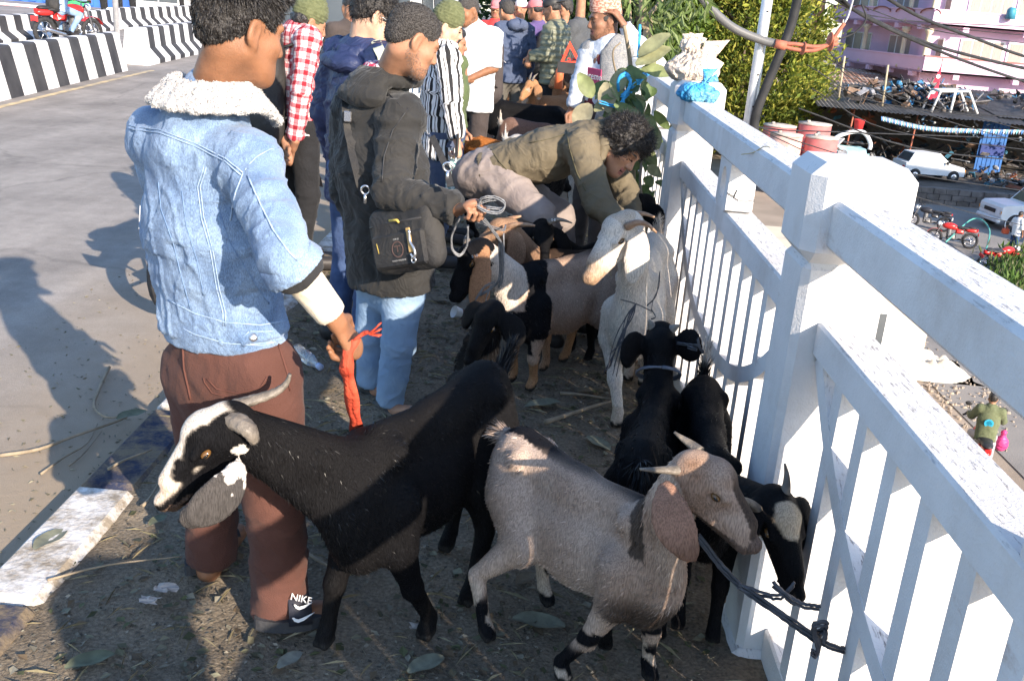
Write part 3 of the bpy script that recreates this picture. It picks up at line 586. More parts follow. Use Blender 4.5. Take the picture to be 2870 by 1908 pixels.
for fl in (0, 1):
    z0, z1 = zb[0]+fl*FH, zb[1]+fl*FH
    b = MB(); wbox(b, 0, Lw, -1.32, 0, z0, z0+.14); wbox(b, 0, Lw, -.16, 0, z0, z1); wbox(b, -.02, Lw, -.2, .05, z1-.09, z1+.002); b.build('balcony', m_pink, ph)
    b = MB().box((cx-.1, YC-.1, z0), (cx+26, YC+1.22, z0+.14)).box((cx-.1, YC-.1, z0-.002), (cx+26, YC+.08, z1)).box((cx-.14, YC-.16, z1-.09), (cx+26, YC+.14, z1+.003)); b.build('balcony', m_pink, ph)
    for q in range(5): b = MB(); wbox(b, 1+q*Lw/5, 1.4+q*Lw/5, -.4, .02, z0-.3, z0); b.build('beam_end', m_pink, ph)
    for q in range(6): MB().box((cx+2+q*4, YC-.12, z0-.32), (cx+2.4+q*4, YC+.3, z0-.004)).build('beam_end', m_pink, ph)
    zf = z0+.14
    for u0, u1, M in ((.8, 4.4, m_glass), (6.8, 9.6, m_curt), (11.2, 13.2, m_curt)):
        b = MB(); wbox(b, u0, u1, -1.3, -1.24, zf+.25, zf+2.1); w = b.build('window', m_wht, ph); n = 3
        for q in range(n): b = MB(); wbox(b, u0+.08+(u1-u0)*q/n, u0+(u1-u0)*(q+1)/n-.08, -1.236, -1.225, zf+.32, zf+2.02); b.build('pane', M, w)
    for q, u in enumerate((5.2, 10.2, Lw-.6)): b = MB(); p = c0+dirw*u+nw*-.25; b.lathe([(.28, 0), (.28, .18), (.17, .24), (.15, FH-.75), (.26, FH-.6), (.32, FH-.34)], (p[0], p[1], zf), 14); b.build('column', m_cream, ph, True)
    for q, (x0, x1, M) in enumerate([(2.6, 5.4, m_curt), (5.8, 6.8, m_curt), (8.2, 9.6, m_glass), (11, 14, m_curt), (17, 19.5, m_curt), (21, 23, m_glass)]):
        w = MB().box((cx+x0-.1, YC+1.1, zf+.1), (cx+x1+.1, YC+1.18, zf+2.2)).build('window', m_wht, ph)
        n = max(1, int((x1-x0)/.7))
        for k2 in range(n): MB().box((cx+x0+(x1-x0)*k2/n+.04, YC+1.08, zf+.16), (cx+x0+(x1-x0)*(k2+1)/n-.04, YC+1.096, zf+2.12)).build('pane', M, w)
b = MB()
for q in range(5):
    for s in range(10):
        a0, a1 = math.pi*s/10, math.pi*(s+1)/10; u = 1.4+q*2.9
        b.tube([c0+dirw*(u-1.1*math.cos(a0))+nw*.06+A(0, 0, zb[2]+.72+.32*math.sin(a0)), c0+dirw*(u-1.1*math.cos(a1))+nw*.06+A(0, 0, zb[2]+.72+.32*math.sin(a1))], .05, 5)
b.build('arch_trim', mat('brown_trim', (.30, .12, .10), (.25, .1, .08), 4, .7), ph)
MB().box((cx-.15, YC-.2, zb[1]+.003), (cx+26, YC+.16, zb[1]+.09)).build('coping', m_mar, ph)
b0_ = house('brick_house', 'orange plastered house end between the conifer and the pink house', (at(1800, 60, 86)[0], 86, GZ), (at(1893, 60, 86)[0], 100, at(1800, -60, 86)[2]), m_brick, [(at(1835, 60, 86)[0], at(1866, 60, 86)[0], at(1835, 112, 86)[2], at(1835, 15, 86)[2])], glass=mat('blue_blind', (.30, .36, .46), (.25, .3, .4), 5, .6, stretch=(8, 1, 1)))
p = at(2115, 5, 72); o = MB().lathe([(.3, 0), (.3, .55), (.2, .7), (.1, .74)], at(2330, 30, 69.6)-A(0, 0, .4), 14).build('water_drum', mat('teal_plastic', (.05, .25, .35), (.04, .2, .3), 3, .5), None, True, base=at(2330, 40, 69.6)); tag(o, 'small blue drum on the upper pink balcony', 'drum')
# ================================================================== YARD BELOW, VEHICLES
m_tyre = mat('tyre_rubber', (.025, .025, .027), (.04, .04, .042), 20, .85, bump=(80, .3)); m_chrome = mat('chrome', (.6, .6, .62), None, 5, .25, metal=.9); m_engine = mat('engine_metal', (.10, .10, .105), (.2, .2, .2), 30, .5, metal=.4, bump=(60, .3))
m_black = mat('black_plastic', (.022, .022, .024), (.035, .035, .037), 12, .5); m_carw = mat('white_car_paint', (.70, .71, .72), (.62, .63, .64), 2, .4, spec=.5); m_cglass = mat('car_glass', (.05, .06, .065), (.08, .09, .095), 1, .15, spec=.6); m_amber = mat('amber_lens', (.6, .25, .03), None, 5, .3); m_redl = mat('red_lens', (.5, .02, .02), None, 5, .3); m_lamp = mat('lamp_glass', (.6, .62, .62), None, 5, .15)
# added unseen block right of the view, placed to shade the workshop yard
house('large_building', 'added grey block right of the yard, outside the view, shading it', (31.8, 24, GZ), (48, 29, 6.5), m_grey, [(33+i*3, 34.6+i*3, z, z+1.5) for i in range(4) for z in (-4, -1, 2)])
def xf(P, loc, yaw, s=1.0): c, s_ = math.cos(-yaw), math.sin(-yaw); R = np.array([[c, -s_, 0], [s_, c, 0], [0, 0, 1]]); return [np.asarray(loc, float)+s*(R@np.asarray(p, float)) for p in P]
class LB(MB):                                # MB in a local frame (y forward) placed at loc, yaw
    def __init__(s, loc, yaw, sc=1.0, tilt=0): super().__init__(); s.loc, s.yaw, s.sc, s.tilt = loc, yaw, sc, tilt
    def build(s, name, mats, parent=None, smooth=False, base=None):
        if s.tilt: c, t = math.cos(s.tilt), math.sin(s.tilt); s.v = [(x*c+z*t, y, -x*t+z*c) for x, y, z in s.v]
        return obj(name, xf(s.v, s.loc, s.yaw, s.sc), s.f, mats, parent, smooth, s.m, base)
def ring(R, r, n=22, k=8): return [(R+r*math.cos(a), r*math.sin(a)) for a in np.linspace(0, 2*math.pi, k+1)]
def motorbike(label, loc, yaw, paint, tilt=.12, grp='motorbikes', sc=1.0):
    root = thing('motorbike', label, 'motorbike', loc, grp); B = lambda: LB(loc, yaw, sc, tilt)
    for y in (-.64, .66):
        w = B().lathe(ring(.255, .05), (0, y, .305), 24, axis=(1, 0, 0), cap=False).build('wheel', m_tyre, root, True)
        b = B().lathe(ring(.21, .012, k=6), (0, y, .305), 24, axis=(1, 0, 0), cap=False).lathe([(.03, -.06), (.045, -.04), (.045, .04), (.03, .06)], (0, y, .305), 12, axis=(1, 0, 0))
        for q in range(6): a = q*math.pi/3; b.tube([(0, y, .305), (0, y+.21*math.cos(a), .305+.21*math.sin(a))], .012, 5)
        b.build('rim', m_chrome, w, True)
    b = B();
    for x in (-.075, .075): b.tube([(x, .66, .305), (x, .5, .78), (x, .45, .92)], .022, 8)
    b.build('fork', m_chrome, root, True)
    B().tube(smoothpath([(-.36, .34, .96), (-.28, .42, 1.0), (-.1, .44, .95), (.1, .44, .95), (.28, .42, 1.0), (.36, .34, .96)], 4), .014, 8).tube([(-.38, .32, .955), (-.28, .39, .985)], .02, 8).tube([(.38, .32, .955), (.28, .39, .985)], .02, 8).build('handlebar', m_black, root, True)
    for s in (-1, 1): B().tube([(s*.24, .42, 1.0), (s*.3, .44, 1.12)], .006, 6).ball((s*.31, .44, 1.16), (.065, .014, .045)).build('mirror', m_black, root, True)
    B().ball((0, .56, .84), (.085, .08, .095)).build('headlight', m_lamp, root, True)
    B().ball((0, .18, .78), (.145, .27, .13), nu=16, nv=10).ball((0, .02, .74), (.12, .2, .1)).build('fuel_tank', paint, root, True)
    B().ball((0, -.28, .765), (.135, .36, .06), nu=14).ball((0, -.62, .8), (.11, .2, .05)).build('seat', m_black, root, True)
    B().ball((0, -.62, .70), (.10, .26, .085)).box((-.09, -.36, .52), (.09, -.06, .7), bev=.04).build('side_panel', paint, root, True)
    B().box((-.11, -.1, .26), (.11, .24, .5), bev=.05).lathe([(.09, 0), (.1, .04), (.09, .07), (.1, .1), (.09, .14), (.1, .18), (.08, .22)], (0, .16, .44), 14).box((-.13, -.02, .3), (.13, .14, .44), bev=.04).build('engine', m_engine, root, True)
    B().tube([(.0, .5, .86), (0, .12, .62), (0, .18, .28), (0, -.3, .3), (0, -.5, .66), (0, .05, .7)], .022, 7).tube([(.09, -.2, .32), (.09, -.64, .305)], .02, 6).tube([(-.09, -.2, .32), (-.09, -.64, .305)], .02, 6).build('frame', m_black, root, True)
    B().tube(smoothpath([(.1, .2, .4), (.13, .24, .26), (.14, -.1, .22), (.17, -.75, .36)], 4), [.02]*9+[.045]*4, 8).build('exhaust', m_chrome, root, True)
    for y, a0, a1 in ((-.64, .2, 2.5), (.66, .5, 2.4)):
        b = B(); pts = [(y+.33*math.cos(a), .305+.33*math.sin(a)) for a in np.linspace(a0, a1, 9)]
        for q in range(8): b.extr([(-.06, *pts[q]), (.06, *pts[q]), (.06, *pts[q+1]), (-.06, *pts[q+1])], (0, 0, .008))
        b.build('mudguard', paint if y > 0 else m_black, root)
    B().box((-.05, -.86, .70), (.05, -.82, .78), bev=.01).build('tail_light', m_redl, root)
    B().box((-.11, -.9, .5), (.11, -.885, .62)).build('number_plate', m_redp if 'red' in label else m_wht, root)
    return root
def carmodel(name, label, loc, yaw, L_, W, prof, cab, wheels, wr, paint, cat='car', seats=None):
    root = thing(name, label, cat, loc); B = lambda: LB(loc, yaw); hw = W/2
    b = B(); n = len(prof)                     # body: profile (y,z) with tucked-in edges
    secs = [(-hw, .93), (-hw+.06, 1.0), (hw-.06, 1.0), (hw, .93)]; V = []; c = np.mean(prof, 0)
    for x, s in secs: V += [(x, c[0]+(p[0]-c[0])*(1-(1-s)*.15), c[1]+(p[1]-c[1])*s) for p in prof]
    F = [(i*n+k, i*n+(k+1) % n, (i+1)*n+(k+1) % n, (i+1)*n+k) for i in range(3) for k in range(n)]+[tuple(range(n)), tuple(range(3*n, 4*n))[::-1]]; b.add(V, F); b.build('body', paint, root)
    (y0, z0), (y1, z1), (y2, z2), (y3, z3) = cab   # rear base, rear top, front top, front base
    b = B(); wi = hw-.04; wt = hw-.17
    V = [(-wi, y0, z0), (-wt, y1, z1), (-wt, y2, z2), (-wi, y3, z3), (wi, y0, z0), (wt, y1, z1), (wt, y2, z2), (wi, y3, z3)]; F = [(0, 1, 2, 3), (4, 7, 6, 5), (0, 4, 5, 1), (1, 5, 6, 2), (2, 6, 7, 3)]; b.add(V, F); b.build('cabin', paint, root)
    def lerp(a, b_, t): return tuple(np.asarray(a)*(1-t)+np.asarray(b_)*t)
    for s in (-1, 1):
        for t0, t1 in ((.06, .34), (.38, .64), (.68, .94)):
            lo0, lo1 = lerp((s*wi, y0, z0), (s*wi, y3, z3), t0), lerp((s*wi, y0, z0), (s*wi, y3, z3), t1); hi0, hi1 = lerp((s*wt, y1, z1), (s*wt, y2, z2), t0), lerp((s*wt, y1, z1), (s*wt, y2, z2), t1)
            q = [np.asarray(lerp(lo0, hi0, .12))+A(s*.012, 0, 0), np.asarray(lerp(lo1, hi1, .12))+A(s*.012, 0, 0), np.asarray(lerp(lo1, hi1, .88))+A(s*.012, 0, 0), np.asarray(lerp(lo0, hi0, .88))+A(s*.012, 0, 0)]
            B().quad(q).build('side_window', m_cglass, root)
    for nm, a, b_, d in (('windscreen', 3, 2, .014), ('rear_window', 0, 1, -.014)):
        q0, q1 = V[a], V[b_]; q2, q3 = V[b_+4], V[a+4]
        P = [lerp(lerp(q0, q1, .1), lerp(q3, q2, .1), .06), lerp(lerp(q0, q1, .1), lerp(q3, q2, .1), .94), lerp(lerp(q0, q1, .9), lerp(q3, q2, .9), .94), lerp(lerp(q0, q1, .9), lerp(q3, q2, .9), .06)]
        B().quad([np.asarray(p)+A(0, d, .006) for p in P]).build(nm, m_cglass, root)
    for y in wheels:
        for s in (-1, 1):
            w = B().lathe([(wr*.62, -.1), (wr*.95, -.11), (wr, -.07), (wr, .07), (wr*.95, .11), (wr*.62, .1)], (s*(hw-.06), y, wr), 24, axis=(1, 0, 0)).build('wheel', m_tyre, root, True)
            B().lathe([(.02, .0), (wr*.5, .012), (wr*.6, -.01)], (s*(hw+.052), y, wr), 14, axis=(s, 0, 0)).build('hub', m_chrome, w, True)
            B().lathe([(wr*1.02, -.01), (wr*1.15, -.01), (wr*1.15, .012), (wr*1.02, .012)], (s*(hw+.004), y, wr), 24, axis=(1, 0, 0), cap=False).build('wheel_arch', m_black if name == 'hatchback' else paint, root, True)
    yf, yr = max(p[0] for p in prof), min(p[0] for p in prof); zl = wr*2*.95
    for s in (-1, 1):
        B().box((s*(hw-.38), yf-.02, zl), (s*(hw-.08), yf+.02, zl+.16), bev=.02).build('headlight', m_lamp, root); B().box((s*(hw-.07), yf-.03, zl), (s*(hw-.0), yf+.015, zl+.14), bev=.01).build('indicator', m_amber, root)
        B().box((s*(hw-.3), yr-.02, zl), (s*(hw-.06), yr+.02, zl+.18), bev=.02).build('tail_light', m_redl, root); B().box((s*(hw+.02), y3-.35, z3+.02), (s*(hw+.2), y3-.25, z3+.17), bev=.03).build('mirror', m_black, root)
    B().box((-hw, yf-.08, wr*.9), (hw, yf+.1, wr*1.45), bev=.05).build('bumper', paint if cat == 'jeep' else m_black, root); B().box((-hw+.45, yf, zl), (hw-.45, yf+.025, zl+.16)).build('grille', m_black, root)
    return root
carmodel('hatchback', 'old white hatchback parked in the scrap yard', (19.9, 51.6, -5.25), math.radians(82), 3.4, 1.45, [(-1.55, .3), (-1.62, .55), (-1.6, .86), (-1.2, .9), (.75, .86), (1.55, .74), (1.62, .5), (1.6, .28)], [(-1.45, .86), (-1.15, 1.34), (.2, 1.36), (.82, .84)], (-1.05, 1.02), .27, m_carw)
jp = carmodel('jeep', 'white jeep with square bonnet at the right edge of the street below', (21.75, 43.6, GZ), math.radians(-97), 4.2, 1.75, [(-2.0, .5), (-2.05, .8), (-2.0, 1.12), (.7, 1.15), (1.0, 1.18), (1.9, 1.12), (2.02, 1.0), (2.05, .62), (1.95, .45)], [(-1.95, 1.1), (-1.85, 1.82), (.15, 1.86), (.75, 1.14)], (-1.2, 1.35), .38, m_carw, 'jeep')
LB((21.75, 43.6, GZ), math.radians(-97)).box((-.7, -1.8, 1.85), (.7, 0, 1.95), bev=.04).box((-.72, .05, 1.9), (.72, .12, 2.05)).build('roof_rack', m_wht, jp)
m_mred = mat('red_bike_paint', (.55, .03, .025), (.45, .02, .02), 6, .3, spec=.5); m_mblk = mat('black_bike_paint', (.03, .03, .035), None, 6, .3, spec=.5)
motorbike('black motorbike parked first in the row beside the railing post', gd(2135, 528, GZ), math.radians(-60), m_mblk)
motorbike('red tank motorbike parked beside the lower road', gd(2190, 568, GZ), math.radians(-75), m_mred)
motorbike('red seated motorbike lying lowest in the row near the weeds', gd(2290, 618, GZ), math.radians(70), m_mred, .35)
# red tanks
m_tank = mat('faded_red_tank', (.55, .12, .12), (.42, .16, .15), 2.2, .75, bump=(20, .2), detail=8); m_lid = mat('weathered_lid', (.52, .48, .43), (.36, .31, .27), 4, .9)
m_tank2 = mat('whitewashed_tank', (.62, .46, .40), (.45, .24, .22), 2.5, .8, detail=8)
for (x, y, Y, M, lb) in [(1797, 291, 51, m_tank, 'red tank at the back left of the group of four'), (1878, 287, 51, m_tank, 'tallest red tank at the back right of the group'), (1812, 311, 48, m_tank2, 'pale scuffed tank at the front left of the group'), (1894, 318, 48, m_tank, 'red tank at the front right of the group')]:
    p = at(x, y, Y); r = 36/2293*Y; t = thing('metal_tank', lb, 'tank', (p[0], Y, GZ), 'red tanks in the yard')
    b = MB().lathe([(r*.97, GZ-p[2]), (r, GZ-p[2]+.1), (r, -1.4), (r*1.03, -1.36), (r, -1.32), (r, -.05), (r*.96, 0)], (p[0], Y, p[2]), 28); b.build('shell', M, t, True)
    MB().lathe([(r*1.0, -.02), (r*1.03, .02), (r*1.02, .07), (r*.4, .12), (.01, .13)], (p[0], Y, p[2]), 28).lathe([(.09, 0), (.09, .1), (.01, .11)], (p[0]-r*.5, Y-.2, p[2]+.1), 10).build('lid', m_lid, t, True)
# sheds and scrap
m_corr = mat('rusty_corrugated', (.30, .16, .11), (.50, .42, .36), 1.4, .8, metal=.2, bump=(20, .1), detail=8, contrast=(.4, .62), stretch=(.25, 1, 1)); m_corg = mat('grey_corrugated', (.10, .095, .09), (.19, .175, .165), 1.2, .8, metal=.2, detail=8)
def corr(name, P00, P10, P11, P01, n, M, parent=None, amp=.03, base=None):
    P00, P10, P11, P01 = map(np.asarray, (P00, P10, P11, P01)); V = []; F = []
    for i in range(n+1):
        t = i/n; z = A(0, 0, amp*(1 if i % 2 else -1)); V += [P00*(1-t)+P10*t+z, P01*(1-t)+P11*t+z]
        if i: F.append((2*i-2, 2*i, 2*i+1, 2*i-1))
    return obj(name, V, F, M, parent, False, None, base)
rs = thing('rusty_shed', 'long shed with brown rusted roof sheets between conifer and pink house', 'shed', (17, 62, GZ))
for q in range(6):
    x0 = 13.6+q*2.3; corr('roof_sheet', (x0, 66, -2.1+.03*(q % 2)), (x0+2.34, 66, -2.07+.03*(q % 2)), (x0+4.3, 78, -1.1+.03*(q % 2)), (x0+2.0, 78, -1.1+.03*(q % 2)), 16, m_corr, rs)
MB().box((14.2, 66.4, GZ), (27, 77, -2.35)).build('wall', m_grey, rs)
ws = thing('workshop', 'open scrap workshop under a sheet metal roof with blue doors', 'workshop', (19, 52, GZ))
for q in range(7):
    x0 = 14.6+q*1.5; corr('roof_sheet', (x0, 54.4-q*.25, -2.3+.03*(q % 2)), (x0+1.56, 54.2-q*.25, -2.3+.03*(q % 2)), (x0+2.6, 64, -1.5+.03*(q % 2)), (x0+1.05, 64, -1.5+.03*(q % 2)), 14, m_corg, ws)
for q in range(12):
    x0 = 25.4+q*1.5; corr('roof_sheet', (x0-1.2, 54.4, -2.1+.03*(q % 2)), (x0+.36, 54.4, -2.1+.03*(q % 2)), (x0+1.1, 65, -1.35+.03*(q % 2)), (x0-.46, 65, -1.35+.03*(q % 2)), 14, m_corg, ws)
MB().box((15, 64.2, GZ), (46, 64.8, -2.2)).build('back_wall', mat('dark_wall', (.10, .09, .08), (.14, .12, .11), 2, .9), ws)
MB().box((12.4, 49, -5.6), (46, 64.1, -5.28)).build('floor', mat('oily_floor', (.07, .062, .055), (.11, .10, .09), 2, .9, bump=(20, .3)), ws)
rw = MB()
for i in range(28):
    for j in range(3): rw.box((18.0+i*.6+.3*(j % 2)+.01, 48.45+random.uniform(-.03, .02), -6.05+j*.27), (18.0+i*.6+.3*(j % 2)+.58, 49.0, -6.05+j*.27+.255))
rw_ = rw.build('retaining_wall', mat('dark_stone', (.11, .095, .085), (.19, .165, .15), 3, .95, bump=(15, .4)), None, base=(26, 48.6, GZ)); tag(rw_, 'low dark stone retaining wall below the white hatchback', 'wall')
m_bdoor = mat('blue_door', (.03, .13, .38), (.025, .10, .30), 3, .6)
for (x0, w, Y) in ((24.2, 1.5, 56.3), (29.6, 1.7, 55.6), (28.1, .4, 56.2), (33.5, 1.4, 55.6)):
    b = MB()
    for q in range(int(w/.12)): b.box((x0+q*.12, Y-.03*(q % 2), -5.28), (x0+q*.12+.118, Y+.05, -2.5 if w < 1.6 else -3.4))
    d = b.build('door', m_bdoor, ws)
sgn = MB().box((24.3, 56.2, -4.3), (25.6, 56.24, -3.7)).build('sign_panel', mat('navy_sign', (.02, .04, .16), (.03, .05, .2), 6, .6), ws)
for x in (16.6, 20.0, 27.2, 31.6): MB().tube([(x, 55, -5.4), (x+.1, 55, -2.3)], .05, 8).build('post', m_rust, ws, True)
def scrapheap(label, boxes, n, cols, smin=.1, smax=.6):
    V = []; F = []; C = []
    for _ in range(n):
        (lo, hi) = boxes[random.randrange(len(boxes))]; c = A(*[random.uniform(lo[i], hi[i]) for i in range(3)]); R = np.array(Matrix.Rotation(random.uniform(0, 6.3), 3, 'Z') @ Matrix.Rotation(random.gauss(0, .6), 3, 'X') @ Matrix.Rotation(random.gauss(0, .6), 3, 'Y'))
        b = MB(); s = random.uniform(smin, smax); kind = random.random()
        if kind < .4: b.box(A(-s, -s*.35, -s*.06), A(s, s*.35, s*.06), bev=s*.03)
        elif kind < .7: b.tube(smoothpath([A(-s, 0, 0), A(-s*.3, s*.2, s*.1), A(s*.4, -.1*s, 0), A(s, s*.1, .1*s)], 2), s*.05, 5)
        elif kind < .85: b.lathe([(s*.2, -.05), (s*.42, -.07), (s*.45, 0), (s*.42, .07), (s*.2, .05)], (0, 0, 0), 10)
        else: b.ball(A(0, 0, 0), (s*.45, s*.3, s*.25), nu=7, nv=5)
        P = np.array(b.v)@R.T+c; n0 = len(V); V += P.tolist(); F += [tuple(i+n0 for i in f) for f in b.f]; C += [cols[random.randrange(len(cols))]]*len(P)
    o = obj('scrap', V, F, mat('scrap_metal', (1, 1, 1), (.6, .6, .6), 6, .6, attr='col', metal=.2, bump=(30, .2)), None, False, None, None); setattr_col(o, np.array(C)); o['kind'] = 'stuff'; o['label'] = label; o['category'] = 'scrap'; return o
DK = [(.05, .05, .055), (.09, .085, .08), (.12, .10, .09), (.16, .15, .15), (.03, .03, .032), (.20, .13, .09)]
scrapheap('heap of scrap metal on the workshop roof', [((16.8, 55.5, -2.1), (23.5, 63, -1.45)), ((19, 56, -1.9), (23.5, 61, -1.0)), ((26, 56, -1.9), (38, 64, -1.1))], 900, DK+[(.5, .5, .52), (.06, .22, .42), (.3, .3, .32)], .1, .7)
scrapheap('scrap parts piled under the workshop roof', [((15.5, 55.5, -5.3), (42, 62, -4.2)), ((16, 56, -5.3), (42, 63, -2.6)), ((22.5, 50, -5.3), (32, 54, -4.9))], 1100, DK+[(.3, .1, .05), (.35, .36, .38), (.06, .2, .3)], .08, .5)
scrapheap('scrap and car parts between the red tanks and the workshop', [((10.5, 46.5, GZ), (16, 55, -4.6)), ((12, 49, -5), (15.5, 54, -3.6))], 420, DK+[(.35, .36, .38), (.3, .3, .3), (.5, .5, .5)], .1, .7)
scrapheap('hanging spare parts along the workshop eaves', [((19, 53.6, -3.2), (42, 54.6, -2.4))], 520, DK+[(.25, .35, .45), (.5, .5, .5), (.08, .2, .4)], .05, .16)
cs = thing('car_shell', 'white stripped car body frame lying on the workshop roof', 'car shell', (21.8, 55.5, -2.1))
for P in ([(0, 0, 0), (.25, 0, 1.0), (1.6, 0, 1.1), (2.2, 0, .1)], [(.9, 0, .05), (.95, 0, 1.08)], [(0, 1.2, 0), (.25, 1.2, 1.0), (1.6, 1.2, 1.1), (2.2, 1.2, .1)], [(.25, 0, 1.0), (.25, 1.2, 1.0)], [(1.6, 0, 1.1), (1.6, 1.2, 1.1)]):
    MB().tube([A(20.6, 54.6, -2.15)+A(*p)*1.1 for p in P], .07, 7).build('pillar', m_carw, cs, True)
cw = thing('car_wreck', 'grey stripped car half buried beside the red tanks', 'car wreck', (13.6, 50, -5))
MB().tube(smoothpath([at(1902, 345, 49.5), at(1925, 318, 49.5), at(1960, 305, 49.5), at(1990, 306, 49.5), at(2005, 330, 49.5), at(2003, 345, 49.5)], 4), .1, 8).build('roof_frame', m_carw, cw, True)
p = at(1905, 372, 49.4); q = at(2005, 345, 49.4); MB().box((p[0], 49.2, p[2]-.3), (q[0], 50.6, q[2]), bev=.2).build('door_panel', mat('teal_paint', (.20, .42, .44), (.3, .45, .5), 3, .5), cw, True)
MB().box((p[0]-.1, 49.3, p[2]-.9), (q[0]+.1, 50.5, p[2]-.25), bev=.15).build('sill', mat('pale_blue_paint', (.22, .45, .65), (.3, .5, .6), 3, .5), cw, True)
o = MB().lathe([(.2, 0), (.26, .42), (.28, .44), (.26, .46), (.19, .05)], at(1976, 287, 50)-A(0, .2, .2), 14).build('bucket', m_redp, None, True, base=at(1976, 290, 50)); tag(o, 'small red bucket on the scrap left of the workshop', 'bucket')
# bunting
bt = thing('bunting', 'string of small coloured pennants along the workshop front', 'bunting', at(2200, 300, 46.5)); pts = smoothpath([at(2030, 268, 53.4), at(2130, 290, 53.2), at(2240, 297, 53.2), at(2400, 300, 53.2)], 14); MB().tube(pts, .012, 4).build('cord', m_black, bt)
BC = [mat('pennant_'+n, c, None, 4, .7) for n, c in (('blue', (.1, .25, .6)), ('white', (.7, .7, .7)), ('cyan', (.2, .5, .6)), ('grey', (.35, .35, .4)))]
for q in range(len(pts)-1):
    for t in (.0, .5): p = pts[q]*(1-t)+pts[q+1]*t; MB().extr([p, p+A(.16, 0, 0), p+A(.08, .03, -.26)], (0, .006, 0)).build('pennant', BC[(2*q+int(t*2)) % 4], bt)
# flag of two red pennants on a thin staff, bamboo poles
fl = thing('flag', 'red double pennant flag with blue edge on a thin staff over the scrap', 'flag', at(2150, 240, 47.5)); a0 = at(2152, 235, 56); a1 = at(2172, 135, 56); MB().tube([a0-A(0, 0, 1), a1], .025, 6).build('staff', m_stem, fl, True)
b = MB(); x, y, z = at(2170, 148, 55.9); b.extr([(x, y, z), (x-.28, y, z-1.0), (x+.02, y, z-.95), (x-.5, y, z-1.85), (x-.2, y-.05, z-1.9), (x+.12, y, z-1.7)], (0, .02, 0)); b.build('cloth', mat('flag_red', (.50, .03, .06), (.4, .02, .05), 4, .7), fl)
for r_, dx, dz in ((.11, .07, .65), (.13, .18, 1.45)): MB().lathe([(.001, 0), (r_, 0), (r_, -.012), (.001, -.012)], (x-dx, y-.02, z-dz), 12, axis=(0, 1, 0)).build('emblem', m_wht, fl)
for i, (x, y0, y1, lb) in enumerate([(1940, 195, 130, 'left bamboo pole standing above the rusty roof'), (2040, 215, 150, 'right bamboo pole standing above the rusty roof')]): o = MB().tube([at(x-8, y0+30, 50), at(x+6, y1, 50)], .05, 7).build('bamboo_pole', mat('bamboo', (.42, .36, .25), (.34, .29, .2), 6, .7), None, True, base=at(x-8, y0+30, 50)); tag(o, lb, 'pole', 'bamboo poles')
# tarpaulin heap, rubble and weeds below
def cloth_heap(name, label, c, rx, ry, h, M, cat, n=34):
    X, Y = np.meshgrid(np.linspace(-1, 1, n), np.linspace(-1, 1, n), indexing='ij'); r = np.sqrt(X**2+Y**2); Z = np.clip(1-r**2, 0, 1)*(.55+.45*np.abs(fbm(np.stack([X*2.5, Y*2.5, X*0], -1), 3)))*h; V = np.stack([c[0]+X*rx*(1+.1*vnoise(np.stack([X*3, Y*3, X*0+5], -1))), c[1]+Y*ry, c[2]+Z], -1).reshape(-1, 3); i = np.arange(n*n).reshape(n, n)
    o = obj(name, V, np.stack([i[:-1, :-1], i[1:, :-1], i[1:, 1:], i[:-1, 1:]], -1).reshape(-1, 4), M, None, True, None, c); return tag(o, label, cat)
cloth_heap('tarpaulin', 'crumpled pale tarpaulin heap on the sandy ground below the railing', gd(2125, 850, GZ), 1.1, .9, .5, mat('dirty_tarp', (.62, .56, .46), (.5, .45, .38), 5, .7, bump=(20, .3)), 'tarpaulin')
V = []; F = []; C = []
for _ in range(420):
    q = gd(random.gauss(2180, 90), random.gauss(890, 70), GZ)+A(random.gauss(0, .4), random.gauss(0, .6), 0); b = MB().ball((0, 0, 0), A(*rng.uniform(.015, .06, 3)), nu=6, nv=4); n0 = len(V); P = np.array(b.v)+q; V += P.tolist(); F += [tuple(i+n0 for i in f) for f in b.f]
o = obj('rubble', V, F, mat('rubble_stone', (.34, .28, .22), (.24, .2, .17), 4, .95), None); o['kind'] = 'stuff'; o['label'] = 'rubble and gravel on the sandy ground below the railing'; o['category'] = 'rubble'
C = np.array([gd(random.gauss(2345, 30), random.gauss(640, 22), GZ) for _ in range(2600)]); C[:, 2] = GZ+rng.random(len(C))*.5; V, F, c = leafcloud(C, nrm_rows(rng.normal(size=C.shape)*.6+A(0, 0, 1)), .3, .14, MG+[(.2, .24, .08), (.25, .25, .15)]); o = obj('weeds', V, F, m_leaf, None); setattr_col(o, c); o['kind'] = 'stuff'; o['label'] = 'weeds growing beside the parked motorbikes'; o['category'] = 'weeds'
b = MB().tube(smoothpath([gd(2175, 575, GZ)+A(0, 0, .3), gd(2230, 555, GZ)+A(0, 0, .9), gd(2268, 575, GZ)+A(0, 0, .8), gd(2262, 605, GZ)+A(0, 0, .2), gd(2245, 615, GZ)], 6), .03, 7).build('hose', mat('teal_hose', (.10, .38, .33), (.08, .3, .26), 5, .5), None, True, base=gd(2230, 580, GZ)); tag(b, 'looped teal hose beside the red motorbike', 'hose')
hb = house('low_white_house', 'small white building directly below the bridge seen between the rails', (5.0, 19.5, GZ), (8.2, 24, -3.0), m_cream, [(6.6, 7.3, -4.6, -3.7)])
